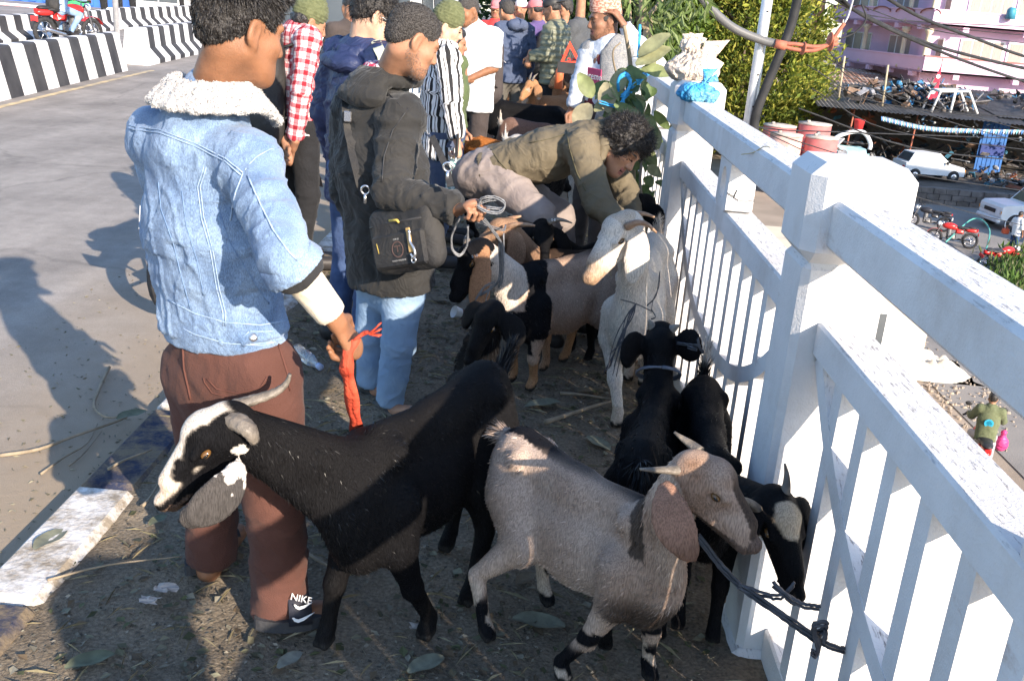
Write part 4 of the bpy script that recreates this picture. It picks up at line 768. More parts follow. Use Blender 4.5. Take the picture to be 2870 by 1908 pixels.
# ================================================================== PEOPLE
def skinmat(name, c):
    M = mat(name, tuple(v*.74 for v in c), c, 22, .55, bump=[(260, .14), (60, .06)], spec=.35, sub=.12, detail=5); return M
SK1 = skinmat('skin_brown', (.27, .122, .062)); SK2 = skinmat('skin_tan', (.37, .185, .11)); SK3 = skinmat('skin_light', (.55, .34, .24)); SK4 = skinmat('skin_dark', (.26, .125, .075))
m_lip = mat('lips', (.30, .11, .09), (.25, .09, .07), 40, .5); m_eyew = mat('eye_white', (.30, .26, .23), None, 5, .3); m_iris = mat('eye_dark', (.02, .013, .01), None, 5, .7, spec=.1)
ST1 = mat('beard_black', (.02, .016, .014), None, 5, .6); ST2 = mat('beard_grey', (.05, .04, .035), (.16, .14, .13), 200, .6)
m_hair = mat('black_hair', (.012, .010, .010), (.028, .024, .022), 60, .45, spec=.5, bump=[(120, .5)]); m_hgrey = mat('greying_hair', (.022, .019, .018), (.085, .078, .074), 200, .65, bump=[(200, .6)])
def cloth(name, c, c2=None, scale=9, rough=.85, bump=None, sheen=.06, **k):
    k.setdefault('crease', (7, .5)); return mat(name, c, c2 or tuple(v*.82 for v in c), scale, rough, bump=bump or [(14, .25), (420, .25)], sheen=sheen, spec=.2, **k)
def folds(amp, f=1.0, long=.35):
    def fn(V, N, u):
        a = np.stack([u[:, 0]*16*f, u[:, 1]*16*f*long, u[:, 2]*7.7], -1); r = 1-np.abs(vnoise(a+.8*vnoise(V*9)[:, None]))*2
        b = np.stack([u[:, 0]*7*f, u[:, 1]*22*f*long, u[:, 2]*3.1], -1)
        rg = np.clip(1-np.abs(np.sin(u[:, 0]*34*f+2.6*vnoise(V*11)))*2.4, 0, 1)*(u[:, 2] >= 5)
        return amp*(.9*rg+.8*np.clip(r, -.6, 1)+.6*vnoise(b)+.35*fbm(V*30, 2))
    return fn
def hframe(fwd, up=(0, 0, 1)):
    y = nrm(fwd); x = nrm(np.cross(y, np.asarray(up, float))); z = np.cross(x, y); return np.stack([x, y, z], 1)
def head_prims(o, R, s, neck, stub=False, tilt=1.0):
    W = lambda *p: o+R@(A(*p)*s)
    def E_(p, r, tag=0, k=.02, sub=False): return el(W(*p), A(*(r if hasattr(r, '__len__') else (r,)*3))*s, tag, k*s, R, sub)
    def C_(a, b, ra, rb, tag=0, k=.02): return co(W(*a), W(*b), ra*s, rb*s, tag, k*s)
    P = [E_((0, -.012, .034), (.076, .097, .083)), E_((0, .03, -.035), (.060, .060, .078), k=.03), E_((0, .055, -.075), (.042, .038, .04), 4 if stub else 0, .03)]
    for x in (-1, 1):
        P += [C_((x*.056, -.005, -.05), (x*.022, .066, -.098), .020, .020, 4 if stub else 0, .03), E_((x*.043, .056, -.028), (.024, .024, .022), k=.025), C_((x*.016, .088, .019), (x*.046, .074, .021), .011, .009, 0, .015)]
    P += [E_((0, .079, -.102), (.022, .017, .016), 4 if stub else 0, .02), C_((0, .088, .01), (0, .109, -.034), .009, .0125, 0, .015)]
    for x in (-1, 1): P += [E_((x*.0125, .099, -.038), (.009, .012, .008), 0, .008)]
    for x in (-1, 1): P += [E_((x*.031, .087, .002), (.017, .012, .0095), 0, .008, True)]
    for x in (-1, 1): P += [E_((x*.031, .075, .001), (.0135, .0118, .0085), 0, .004), E_((x*.031, .0852, -.004), (.012, .004, .0018), 3, .001)]
    P += [C_((-.019, .088, -.064), (.019, .088, -.064), .006, .006, 1, .006), C_((-.016, .089, -.075), (.016, .089, -.075), .007, .007, 1, .006), C_((-.022, .092, -.0695), (.022, .092, -.0695), .0022, .0022, 3, .002)]
    for x in (-1, 1):
        Rr = R@np.array(Matrix.Rotation(x*.35, 3, 'Z') @ Matrix.Rotation(-.15, 3, 'X'))
        P += [el(W(x*.079, -.014, -.008), A(.010, .021, .033)*s, 0, .008*s, Rr), el(W(x*.088, -.008, -.004), A(.008, .011, .019)*s, 0, .006*s, Rr, True), el(W(x*.078, -.006, -.036), A(.007, .009, .011)*s, 0, .008*s, Rr)]
    P += [co(W(0, -.025, -.05), neck, .056*s, .062*s, 0, .03*s)]
    return P
def hand_prims(wr, d, n, side, curl=.5, s=1.0, spread=.12, thumb=.5):
    """wr wrist, d direction of the palm, n palm normal (towards what is gripped), side +1 right hand"""
    d = nrm(d); n = nrm(np.asarray(n)-d*(np.asarray(n)@d)); x = np.cross(d, n)*side   # x towards the thumb
    P = [co(wr, wr+d*.085*s, .026*s, .038*s, 0, .012, flat=(n, .52)), co(wr-d*.05*s, wr+d*.01, .026*s, .024*s, 0, .01)]
    for i, (ox, ln) in enumerate(((.030, .95), (.010, 1.05), (-.010, 1.0), (-.029, .8))):
        b = wr+d*(.088-.004*abs(i-1))*s+x*ox*s; a = 0; dd = nrm(d+x*(ox*spread*12)); r = .0092*s
        for L_, c in ((.042, .75), (.027, 1.0), (.021, .7)):
            a += curl*c*1.25; v = math.cos(a)*dd+math.sin(a)*n; e = b+v*L_*ln*s; P.append(co(b, e, r, r*.9, 0, .004)); b = e; r *= .92
    b = wr+d*.025*s+x*.026*s; v = nrm(d*.6+x*.75+n*.35*thumb); e = b+v*.04*s; P.append(co(b, e, .014*s, .0115*s, 0, .008)); v2 = nrm(d*.9+x*.25*(1-thumb)+n*.55*thumb); e2 = e+v2*.03*s; P.append(co(e, e2, .011*s, .010*s, 0, .004)); P.append(co(e2, e2+nrm(v2+n*.3*thumb)*.022*s, .010*s, .0085*s, 0, .004))
    return P
def stand(x, y, yaw, h=1.66, z0=0.0, lean=0.0, head_yaw=None, head_pitch=-.2):
    yw = math.radians(yaw); fw = A(math.sin(yw), math.cos(yw), 0); rt = A(math.cos(yw), -math.sin(yw), 0); B = A(x, y, z0); up = nrm(A(0, 0, 1)+fw*lean); q = h/1.66
    hy = math.radians(head_yaw if head_yaw is not None else yaw); J = dict(fw=fw, rt=rt, h=h, q=q)
    hip = B+A(0, 0, .86*q)
    J['neck'] = hip+up*.545*q; J['head'] = hip+up*.69*q+fw*.03*q; J['face'] = nrm(A(math.sin(hy)*math.cos(head_pitch), math.cos(hy)*math.cos(head_pitch), math.sin(head_pitch))); J['hs'] = .97*q
    for s, n in ((1, 'R'), (-1, 'L')):
        J['sh'+n] = hip+up*.485*q+rt*s*.165*q; J['el'+n] = hip+up*.22*q+rt*s*.225*q-fw*.03*q; J['wr'+n] = hip+up*-.02*q+rt*s*.235*q+fw*.06*q
        J['hip'+n] = hip+rt*s*.085*q; J['kn'+n] = B+A(0, 0, .46*q)+rt*s*.10*q+fw*.03*q; J['an'+n] = B+A(0, 0, .09*q)+rt*s*.105*q-fw*.02*q; J['toe'+n] = B+A(0, 0, .035*q)+rt*s*.125*q+fw*.16*q
        J['hd'+n] = nrm(A(0, 0, -1)+fw*.15); J['hn'+n] = -rt*s
    return J
def top_prims(J, r=1.0, hem=.10, sleeve=1.0, armr=1.0, torso=1.0, flat=.68, collar=.0, k=.03):
    q = J['q']; fw = J['fw']; m = (J['shL']+J['shR'])/2; hp = (J['hipL']+J['hipR'])/2; ax = nrm(m-hp); f = nrm(fw-ax*(fw@ax)); hm = hp-ax*hem*q; n = (f, flat)
    P = [co(m-ax*.03*q, m-ax*.2*q, .125*r*q, .158*r*torso*q, 0, .05, n), co(m-ax*.2*q, hp+ax*max(.1, .17-hem)*q, .158*r*torso*q, .15*r*torso*q, 0, .05, n), co(hp+ax*max(.12, .09-hem)*q, hm, .152*r*torso*q, .165*r*torso*q, 0, .03, n, 'B'), co(J['shL'], J['shR'], .062*r*q, .062*r*q, 0, .05), co(J['neck']-ax*.01, m+ax*0, .07*r*q, .085*r*q, 0, .05)]
    for s in 'LR':
        sh, e, w = J['sh'+s], J['el'+s], J['wr'+s]; P.append(co(sh, e, .066*r*q*armr, .053*r*q*armr, 1, k, None, 'B' if sleeve <= .5 else ''))
        if sleeve > .5: t = (sleeve-.5)*2; P.append(co(e, e+(w-e)*t, .053*r*q*armr, (.053-.011*t)*r*q*armr, 1, .02, None, 'B'))
    return P
def leg_prims(J, r=1.0, end=1.0, waist=.10, flare=1.0, low=.05):
    q = J['q']; hp = (J['hipL']+J['hipR'])/2; m = (J['shL']+J['shR'])/2; ax = nrm(m-hp); f = nrm(J['fw']-ax*(J['fw']@ax)); P = [co(hp+ax*waist*q, hp-ax*.03*q, .142*r*q, .155*r*q, 0, .04, (f, .72), 'A'), co(hp-ax*.02*q, hp-ax*low*q, .13*r*q, .10*r*q, 0, .05, (f, .7))]
    for s in 'LR':
        h, k, a = J['hip'+s], J['kn'+s], J['an'+s]; P += [co(h, k, .09*r*q, .069*r*q, 1, .03)]
        if end > .5: P += [co(k, k+(a-k)*(2*end-1), .068*r*q, .058*r*q*flare, 1, .02, None, 'B')]
    return P
def person(label, J, skin=SK1, top=None, bottom=None, shoes=None, hair='short', hm=None, stub=None, vox=.016, hv=.009, sleeve=1.0, hem=.10, tr=1.0, lr=1.0, armr=1.0, legend=1.0, grp=None, hands=True, curl=(.55, .55), cat='person', neckr=None, topname='jacket', hairblades=0, flare=1.0, fold=.006, legfold=.005, torso=1.0, mouth=None, low=.05):
    q = J['q']; base = (J['anL']+J['anR'])/2; base = A(base[0], base[1], min(J['anL'][2], J['anR'][2])-.09*q); root = thing('person', label, cat, base, grp)
    R = hframe(J['face'], J.get('hup', (0, 0, 1))); o = J['head']; s = J['hs']; core = []
    m = (J['shL']+J['shR'])/2; hp = (J['hipL']+J['hipR'])/2
    core += [co(m-A(0, 0, .03), hp, .10*q, .10*q, 0, .03), co(J['neck'], m, .05*q, .06*q, 0, .03), co(J['shL'], J['shR'], .04*q, .04*q)]
    for n in 'LR':
        core += [co(J['sh'+n], J['el'+n], .042*q, .037*q), co(J['el'+n], J['wr'+n], .038*q, .025*q), co(J['hip'+n], J['kn'+n], .065*q, .05*q), co(J['kn'+n], J['an'+n], .05*q, .034*q)]
        core += [co(J['an'+n]-A(0, 0, .035*q), J['toe'+n]+A(0, 0, .0), .034*q, .03*q, 0, .02), co(J['an'+n], J['an'+n]-A(0, 0, .05*q)-nrm(J['toe'+n]-J['an'+n])*.03, .033*q, .036*q, 0, .02)]
    join = [(head_prims(o, R, s, J['neck'], stub is not None), hv)]
    if hands:
        for n, sd, c in (('L', -1, curl[0]), ('R', 1, curl[1])):
            if 'nohand'+n in J: continue
            join.append((hand_prims(J['wr'+n], J['hd'+n], J['hn'+n], sd, c, q*1.0), max(.0045, hv*.62)))
    sk, g = sdf('body', core, vox, [skin, m_lip, m_eyew, m_iris, skin], root, join=join)
    if stub is not None:
        p, n_, _ = scatter(g, int(900*(.0075/hv)**2), g['t'] == 4); blades('beard', p, nrm_rows(n_*.6-R[:, 2]*.8+rng.normal(size=p.shape)*.25), .006*rng.uniform(.5, 1.2, len(p)), .0011 if hv < .007 else .0016, stub, sk)
    W = lambda *p: o+R@(A(*p)*s)
    def HE(p, r, tag=0, k=.02, sub=False): return el(W(*p), A(*r)*s, tag, k*s, R, sub)
    hm = hm or m_hair; HG = None
    if hair in ('short', 'buzz', 'curly', 'long', 'side'):
        t = {'short': .007, 'buzz': .003, 'curly': .026, 'long': .014, 'side': .012}[hair]
        P = [HE((0, -.016, .040), (.077+t, .099+t, .082+t), 0, .01)]
        if hair == 'curly': P += [HE((0, .045, .085), (.07, .05, .05), 0, .03), HE((.055, -.03, .0), (.04, .06, .06), 0, .03), HE((-.055, -.03, .0), (.04, .06, .06), 0, .03)]
        if hair == 'long': P += [HE((0, -.06, -.04), (.075, .06, .09), 0, .03), HE((.07, .0, -.01), (.02, .03, .06), 0, .02), HE((-.07, .0, -.01), (.02, .03, .06), 0, .02)]
        if hair == 'short': P += [HE((0, .05, .095), (.055, .055, .03), 0, .03)]
        P += [HE((0, -.07, -.015), (.056, .036, .04), 0, .03), HE((0, .118, -.03), (.10, .075, .095), 0, .02, True), HE((0, .06, -.12), (.12, .11, .085), 0, .02, True)]
        if hair in ('short', 'buzz', 'side'): P += [HE((.085, .005, -.03), (.026, .042, .055), 0, .01, True), HE((-.085, .005, -.03), (.026, .042, .055), 0, .01, True)]
        amp = {'short': .003, 'buzz': .0012, 'curly': .014, 'long': .004, 'side': .005}[hair]; fr = {'short': 70, 'buzz': 200, 'curly': 38, 'long': 60, 'side': 55}[hair]
        hr, HG = sdf('hair', P, hv*.85, hm, root, disp=lambda V, N_, u: amp*fbm(V*fr, 2))
        if hairblades:
            p, n_, _ = scatter(HG, hairblades); loc = (p-o)@R/s; keep = loc[:, 2] > -.07; p, n_ = p[keep], n_[keep]
            fl = {'short': A(.15, .75, .1), 'buzz': A(0, .3, -.2), 'curly': A(0, 0, 0), 'long': A(0, 0, -1.2), 'side': A(.4, .3, -.4)}[hair]; cw = o+R@(A(0, -.065, .125)*s); tg_ = p-cw; tg_ = nrm_rows(tg_-n_*((tg_*n_).sum(1))[:, None])
            d = nrm_rows(n_*{'short': .30, 'buzz': .8, 'curly': .7}.get(hair, .35)+(R@fl)+rng.normal(size=p.shape)*{'curly': .8, 'short': .16}.get(hair, .28)); L_ = {'short': .024, 'buzz': .0055, 'curly': .035}.get(hair, .03)
            lz = ((p-o)@R/s)[:, 2]
            if hair == 'short': d = nrm_rows(tg_+n_*.28+rng.normal(size=p.shape)*.10); L_ = np.where(lz > .05, .026, .012)
            blades('hair_strands', p, d, L_*rng.uniform(.5, 1.2, len(p)), .0022, hm, hr, bend=rng.normal(size=p.shape)*np.reshape(L_, (-1, 1))*.08)
    elif hair == 'beanie':
        P = [HE((0, -.012, .058), (.092, .108, .092), 0, .01), HE((0, -.01, .12), (.06, .07, .05), 0, .04), HE((0, .0, -.10), (.16, .18, .105), 0, .008, True)]; hr, HG = sdf('beanie', P, hv*.9, hm, root, disp=lambda V, N_, u: .0022*np.sin(((V-o)@R)[:, 2]*340)+.003*fbm(V*40, 2))
        P = [HE((0, -.05, -.0), (.08, .062, .06), 0, .01), HE((0, .09, -.05), (.1, .09, .1), 0, .01, True)]; sdf('hair', P, hv, m_hair, root, disp=lambda V, N_, u: .006*fbm(V*60, 2))
    elif hair in ('cap', 'backcap'):
        sg_ = 1 if hair == 'cap' else -1
        P = [HE((0, -.012, .05), (.086, .106, .085), 0, .01), HE((0, .0, -.09), (.16, .18, .115), 0, .006, True)]; hr, HG = sdf('cap', P, hv, hm, root)
        P = [HE((0, sg_*.115, .038), (.07, .075, .010), 0, .01)]; sdf('cap_peak', P, hv*.7, hm, hr)
        P = [HE((0, -.03, .0), (.08, .085, .06), 0, .01), HE((0, .1, -.05), (.1, .1, .12), 0, .01, True)]; sdf('hair', P, hv, m_hair, root, disp=lambda V, N_, u: .004*fbm(V*60, 2))
    elif hair == 'topi':
        Pf = [(.088, .035), (.090, .05), (.084, .13), (.076, .145), (.02, .148)]; V = []; n = 28
        b = MB(); K = len(Pf)
        for r_, z in Pf:
            for kk in range(n): a = 2*math.pi*kk/n; V.append(W(r_*math.cos(a)*.92, -.012+r_*1.16*math.sin(a), z-.0+.02*math.sin(a)))
        b.add(V, [(i*n+kk, i*n+(kk+1) % n, (i+1)*n+(kk+1) % n, (i+1)*n+kk) for i in range(K-1) for kk in range(n)]+[tuple((K-1)*n+kk for kk in range(n))]); b.build('cap', hm, root, True)
        P = [HE((0, -.02, .012), (.082, .098, .055), 0, .01), HE((0, .1, -.05), (.1, .095, .12), 0, .01, True)]; sdf('hair', P, hv, m_hgrey, root, disp=lambda V, N_, u: .003*fbm(V*70, 2))
    elif hair == 'helmet':
        P = [HE((0, -.01, .02), (.115, .135, .125), 0, .02), HE((0, .13, -.02), (.09, .07, .045), 0, .01, True)]; sdf('helmet', P, hv, hm, root)
    # eyebrows
    if hair != 'helmet' and hv < .009:
        for x in (-1, 1): MB().tube([W(x*.014, .097, .019), W(x*.03, .094, .026), W(x*.048, .078, .022)], [.0035*s, .004*s, .002*s], 6).build('eyebrow', m_hair, sk, True)
    parts = dict(root=root, body=sk, R=R, o=o, s=s, HG=HG)
    if bottom is not None: parts['bot'], parts['botG'] = sdf('trousers', leg_prims(J, lr, legend, flare=flare, low=low), vox*.95, bottom, root, disp=folds(legfold))
    if top is not None: parts['top'], parts['topG'] = sdf(topname, top_prims(J, tr, hem, sleeve, armr, torso), vox*.9, top, root, disp=folds(fold))
    if shoes is not None:
        for n in 'LR':
            a, t = J['an'+n], J['toe'+n]; d = nrm((t-a)*A(1, 1, 0)); zb_ = base[2]; a0 = A(a[0], a[1], zb_+.05*q)-d*.05*q; t0 = A(t[0], t[1], zb_+.04*q)+d*.02
            P = [co(a0, t0, .043*q, .04*q, 0, .02), co(a-A(0, 0, .02), a0, .045*q, .045*q, 0, .02), co(a0+A(0, 0, -.03*q), t0+A(0, 0, -.025*q), .036*q, .036*q, 0, .01, (A(0, 0, 1), .5))]; sdf('shoe', P, vox*.8, shoes, root)
    return parts
def on_surface(G, pts, off=.002):
    t = BVHTree.FromPolygons([Vector(v) for v in G['V']], [tuple(f) for f in G['F'].tolist()]); o = []
    for p in pts:
        c, n, i, d = t.find_nearest(Vector(p)); n = np.array(n); c = np.array(c); n = n if (G['N'][G['F'][i][0]]@n) > 0 else -n; o.append(c+n*off)
    return o
def shoot(G, px, off=.002):
    """points where sight lines through given picture points meet a garment"""
    t = BVHTree.FromPolygons([Vector(v) for v in G['V']], [tuple(f) for f in G['F'].tolist()]); o = []
    for x, y in px:
        d = nrm(ray(x, y)); c, n, i, ds = t.ray_cast(Vector(EYE), Vector(d))
        if c is not None: n = np.array(n); n = n if n@d < 0 else -n; o.append(np.array(c)+n*off)
    return o
def subdiv(px, st=14):
    o = []
    for a, b in zip(px[:-1], px[1:]):
        n = max(1, int(math.hypot(b[0]-a[0], b[1]-a[1])/st)); o += [(a[0]+(b[0]-a[0])*k/n, a[1]+(b[1]-a[1])*k/n) for k in range(n)]
    return o+[px[-1]]
# ---- fabrics
m_denim = mat('light_denim', (.07, .125, .235), (.24, .33, .465), 7, .85, bump=[(9, .35), (35, .35), (600, .3)], detail=10, contrast=(.3, .68), sheen=.15, spec=.15)
N, L, b = nodes(m_denim); base_ = b.inputs['Base Color'].links[0].from_socket; tc = N.new('ShaderNodeTexCoord'); mp = N.new('ShaderNodeMapping'); mp.inputs['Scale'].default_value = (900, 900, 260); L.new(tc.outputs['Object'], mp.inputs[0]); nz = N.new('ShaderNodeTexNoise'); nz.inputs['Scale'].default_value = .6; nz.inputs['Detail'].default_value = 3; L.new(mp.outputs[0], nz.inputs[0]); mr = N.new('ShaderNodeMapRange'); mr.inputs[1].default_value = .35; mr.inputs[2].default_value = .65; mr.inputs[3].default_value = .72; mr.inputs[4].default_value = 1.3; L.new(nz.outputs['Fac'], mr.inputs[0]); o_ = mixc(N, L, 1.0, base_, (1, 1, 1), 'MULTIPLY'); L.new(mr.outputs[0], o_.node.inputs[7]); L.new(o_, b.inputs['Base Color'])
m_seam = mat('denim_seam', (.26, .37, .53), (.38, .47, .60), 60, .85, bump=[(300, .4)]); m_seamd = mat('denim_seam_dark', (.12, .2, .36), (.2, .3, .46), 60, .85)
m_jean = mat('faded_jeans', (.15, .245, .39), (.29, .40, .54), 6, .85, bump=[(12, .3), (500, .3)], detail=9, contrast=(.3, .7)); m_djean = cloth('dark_jeans', (.035, .06, .14), (.06, .1, .21)); m_brown = mat('brown_sweatpants', (.080, .036, .028), (.102, .047, .037), 6, .9, bump=[(7, .3), (260, .25)], sheen=.05, spec=.1)
m_fleece = mat('white_fleece', (.74, .71, .69), (.55, .52, .5), 90, .95, bump=[(150, 1.0), (60, .6)], sheen=.4); m_cream_s = cloth('cream_sleeve', (.70, .60, .47), (.62, .53, .41)); m_bcuff = cloth('black_lining', (.03, .03, .032))
m_bjack = mat('black_windbreaker', (.020, .0195, .019), (.030, .029, .028), 3, .75, bump=[(10, .25), (300, .15)], spec=.2, sheen=.1); m_navy = mat('navy_windbreaker', (.017, .026, .075), (.025, .036, .095), 3, .55, bump=[(9, .45)], spec=.3)
m_olive = mat('olive_jacket', (.112, .092, .060), (.148, .122, .082), 4, .85, bump=[(8, .4), (400, .2)]); m_greyp = cloth('grey_trousers', (.21, .175, .165), (.26, .22, .205)); m_blackp = cloth('black_trousers', (.018, .018, .02)); m_dkbr = cloth('dark_brown_trousers', (.06, .048, .045)); m_white = cloth('white_polo', (.74, .74, .75), (.66, .67, .68)); m_bnavy = cloth('slate_blue_jacket', (.055, .075, .13), (.075, .095, .155)); m_gbr = cloth('grey_brown_trousers', (.12, .11, .095)); m_beanie = cloth('green_knit', (.085, .095, .045), (.12, .13, .065), 60); m_puff = mat('olive_puffer', (.12, .125, .085), (.16, .165, .115), 4, .5, bump=[(12, .3)], spec=.4)
m_purple = cloth('purple_top', (.10, .07, .19)); m_pinkcap = cloth('pink_cap', (.62, .2, .22)); m_blazer = cloth('grey_blazer', (.075, .08, .088)); m_vest = mat('grey_tweed', (.16, .17, .19), (.30, .29, .28), 140, .95, bump=[(300, .4)], contrast=(.35, .65)); m_maroon = cloth('maroon_sweater', (.115, .018, .03)); m_shirt = cloth('pale_blue_shirt', (.50, .54, .62)); m_shoe = mat('shoe_black', (.02, .02, .02), (.035, .03, .03), 10, .5); m_pack = mat('backpack_fabric', (.022, .022, .024), (.04, .038, .036), 8, .7, bump=[(10, .3), (500, .3)]); m_gpack = mat('grey_backpack', (.045, .035, .034), (.06, .05, .048), 8, .8, bump=[(10, .3)])
def uvfab(name, fn, rough=.85, bump=(14, .25)):
    M = mat(name, (1, 1, 1), None, 5, rough, bump=bump, crease=(7, .5)); N, L, b = nodes(M); a = N.new('ShaderNodeAttribute'); a.attribute_name = 'uvw'; s = N.new('ShaderNodeSeparateXYZ'); L.new(a.outputs['Vector'], s.inputs[0]); L.new(fn(N, L, s.outputs[0], s.outputs[1]), b.inputs['Base Color']); return M
def band(N, L, v, period, width, off=0.0):
    w = mathn(N, L, 'FRACT', mathn(N, L, 'MULTIPLY_ADD', v, 1/period, 50+off)); return mathn(N, L, 'LESS_THAN', w, width)
def plaid(N, L, u, v):
    f = lambda x: mathn(N, L, 'ADD', mathn(N, L, 'MULTIPLY', band(N, L, x, .062, .40), .5), mathn(N, L, 'MULTIPLY', band(N, L, x, .062, .07, .28), .3)); s = mathn(N, L, 'ADD', f(u), f(v)); r = N.new('ShaderNodeValToRGB'); r.color_ramp.elements[0].color = (.66, .60, .60, 1); r.color_ramp.elements[1].color = (.26, .012, .022, 1); e = r.color_ramp.elements.new(.5); e.color = (.50, .16, .18, 1); L.new(s, r.inputs[0]); return r.outputs[0]
def stripes(N, L, u, v):
    d = N.new('ShaderNodeTexNoise'); d.inputs['Scale'].default_value = 5; vv = mathn(N, L, 'ADD', v, mathn(N, L, 'MULTIPLY', d.outputs['Fac'], .03)); a = band(N, L, vv, .052, .36); b2 = band(N, L, vv, .052, .10, .42); return mixc(N, L, mathn(N, L, 'MAXIMUM', a, b2), (.74, .73, .72), (.02, .02, .022))
m_plaid = uvfab('plaid_shirt', plaid); m_stripe = uvfab('striped_shirt', stripes)
m_topi = uvfab('woven_topi', lambda N, L, u, v: (.4, .2, .15)) if False else mat('patterned_topi', (.36, .14, .10), (.55, .36, .28), 60, .9, contrast=(.47, .53), stretch=(1, 1, 2.2))
# ================================================================== the man in the denim jacket
J = stand(-.76, 2.42, 25, 1.66)
J.update(head=at(556, 66, 2.38), face=nrm(A(.66, .72, -.20)), hs=.99, neck=at(494, 215, 2.42), shL=at(362, 318, 2.50), shR=at(572, 372, 2.30), elR=at(655, 585, 2.10), wrR=at(772, 735, 2.16), elL=at(420, 560, 2.78), wrL=at(560, 640, 2.72), hipL=at(462, 850, 2.49), hipR=at(604, 858, 2.36), knL=at(482, 1075, 2.54), anL=at(490, 1270, 2.54), knR=at(632, 1160, 2.33), anR=at(645, 1385, 2.34), toeL=gd(548, 1245)+A(0, 0, .03), toeR=gd(748, 1428)+A(0, 0, .03))
J['hdR'] = nrm(at(820, 805, 2.2)-at(772, 735, 2.16)); J['hnR'] = nrm(A(-.35, .25, -.5)); J['fw'] = nrm(A(.45, .89, 0))
DEN = person('man in a pale denim jacket with fleece collar and brown sweatpants holding a red strap', J, SK1, None, m_brown, None, 'short', m_hair, None, .011, .0055, curl=(.5, 1.05), hairblades=14000, lr=1.10, flare=1.15, legfold=.006, low=.2, legend=1.05)
r = DEN['root']
tp = top_prims(J, 1.09, -.125, .62, .96, 1.05, .66)
def sst_(x, a, b): t = np.clip((x-a)/(b-a), 0, 1); return t*t*(3-2*t)
def dfold(V, N_, u):
    z = V[:, 2]; q = lambda a, b_, c_, k_: np.clip(1-np.abs(vnoise(np.stack([V[:, 0]*a+z*b_, V[:, 1]*a, z*c_], -1)+k_+.5*vnoise(V*7)[:, None]))*6, 0, 1)
    return folds(.006, .8, .5)(V, N_, u)+(.0055*q(13, 5, 2.4, 0)+.0045*q(20, -7, 3.5, 9.3))*(u[:, 2] < 5)*sst_(z, 1.27, 1.12)+.0045*np.clip(1-np.abs(np.sin(u[:, 0]*42+3*vnoise(V*14)))*2.2, 0, 1)*(u[:, 2] >= 7)
jk, JG = sdf('denim_jacket', tp, .0072, m_denim, r, disp=dfold)
e, w = J['elR'], J['wrR']; q0 = e+(w-e)*.22; q1 = e+(w-e)*.36
sdf('rolled_cuff', [co(e+(w-e)*.02, q0, .066, .074, 0, .01, None, 'AB')], .006, m_denim, jk, disp=folds(.005)); sdf('sleeve_lining', [co(e+(w-e)*.1, q1, .060, .056, 0, .01, None, 'B')], .006, m_bcuff, jk, disp=folds(.004, 2))
sdf('inner_sleeve', [co(e, e+(w-e)*.93, .046, .036, 0, .01, None, 'B')], .006, m_cream_s, r, disp=folds(.002))
hp = (J['hipL']+J['hipR'])/2; mm = (J['shL']+J['shR'])/2; ax = nrm(mm-hp); f_ = nrm(J['fw']-ax*(J['fw']@ax))
sdf('waistband', [co(hp+ax*.16, hp+ax*.093, .184, .18, 0, .01, (f_, .68), 'AB')], .008, m_denim, jk, disp=lambda V, N_, u: .003*fbm(V*25, 2))
# collar of fleece: a thick roll round the neck, open at the front
nk = J['neck']; cp = []
for k in range(15):
    a = math.radians(-150+300*k/14); cp.append(nk+A(0, 0, .042)+(-f_)*math.cos(a)*.090+np.cross(f_, A(0, 0, 1))*math.sin(a)*.108+A(0, 0, -.05*max(0, -math.cos(a)))+ax*.0)
P = [co(cp[k]+A(0, 0, -.012), cp[k+1]+A(0, 0, -.016), .011, .011, 0, .012, None) for k in range(14)]+[co(cp[k]+A(0, 0, -.03)+nrm(cp[k]-nk)*(.012+.013*j)-A(0,0,.016*j), cp[k+1]+A(0, 0, -.03)+nrm(cp[k+1]-nk)*(.012+.013*j)-A(0,0,.016*j), .0095, .0095, 0, .012) for k in range(14) for j in range(4)]
cl_, CG = sdf('fleece_collar', P, .006, m_fleece, jk, disp=lambda V, N_, u: .002*fbm(V*90, 2)); p, n_, _ = scatter(CG, 9000); blades('fleece_pile', p, nrm_rows(n_+rng.normal(size=p.shape)*.6), .004*rng.uniform(.5, 1.2, len(p)), .0022, m_fleece, cl_)
def seam(px, w=.0022, M=None, par=None, G=None, nm='seam'):
    P = shoot(G or JG, subdiv(px), .0015)
    if len(P) > 2: MB().tube(P, w, 5, flat=.6).build(nm, M or m_seam, par or jk, True)
for px in ([(296, 290), (370, 300), (450, 330), (520, 365), (560, 398)], [(297, 297), (370, 307), (450, 337), (520, 372), (556, 404)], [(565, 392), (590, 362), (620, 345), (640, 340)], [(560, 400), (545, 440), (535, 480), (530, 510)], [(476, 385), (462, 430), (470, 500), (492, 580), (505, 660), (520, 720), (520, 750)], [(470, 385), (456, 430), (464, 500), (486, 580), (499, 660), (514, 720), (514, 750)], [(572, 405), (600, 470), (630, 530), (665, 580), (685, 600)], [(388, 690), (450, 722), (520, 742), (600, 748), (660, 738)], [(388, 182), (362, 230), (372, 258), (410, 240), (400, 200)]): seam(px)
for px in ([(366, 420), (372, 480), (400, 560), (420, 640), (440, 710)], [(420, 440), (430, 520), (455, 600), (470, 680)], [(500, 470), (530, 560), (580, 640), (620, 700)]): seam(px, .0018, m_seamd)
wb = [c for c in r.children_recursive if c.name.startswith('waistband')][0]
bt_ = at(582, 776, 2.2); P = shoot(JG, [(582, 772)], .0); 
WG = dict(V=np.array([wb.matrix_world@v.co if False else np.array(v.co) for v in wb.data.vertices])+wloc(r), F=np.array([list(p.vertices) for p in wb.data.polygons])); WG['N'] = vnormals(WG['V'], WG['F'])
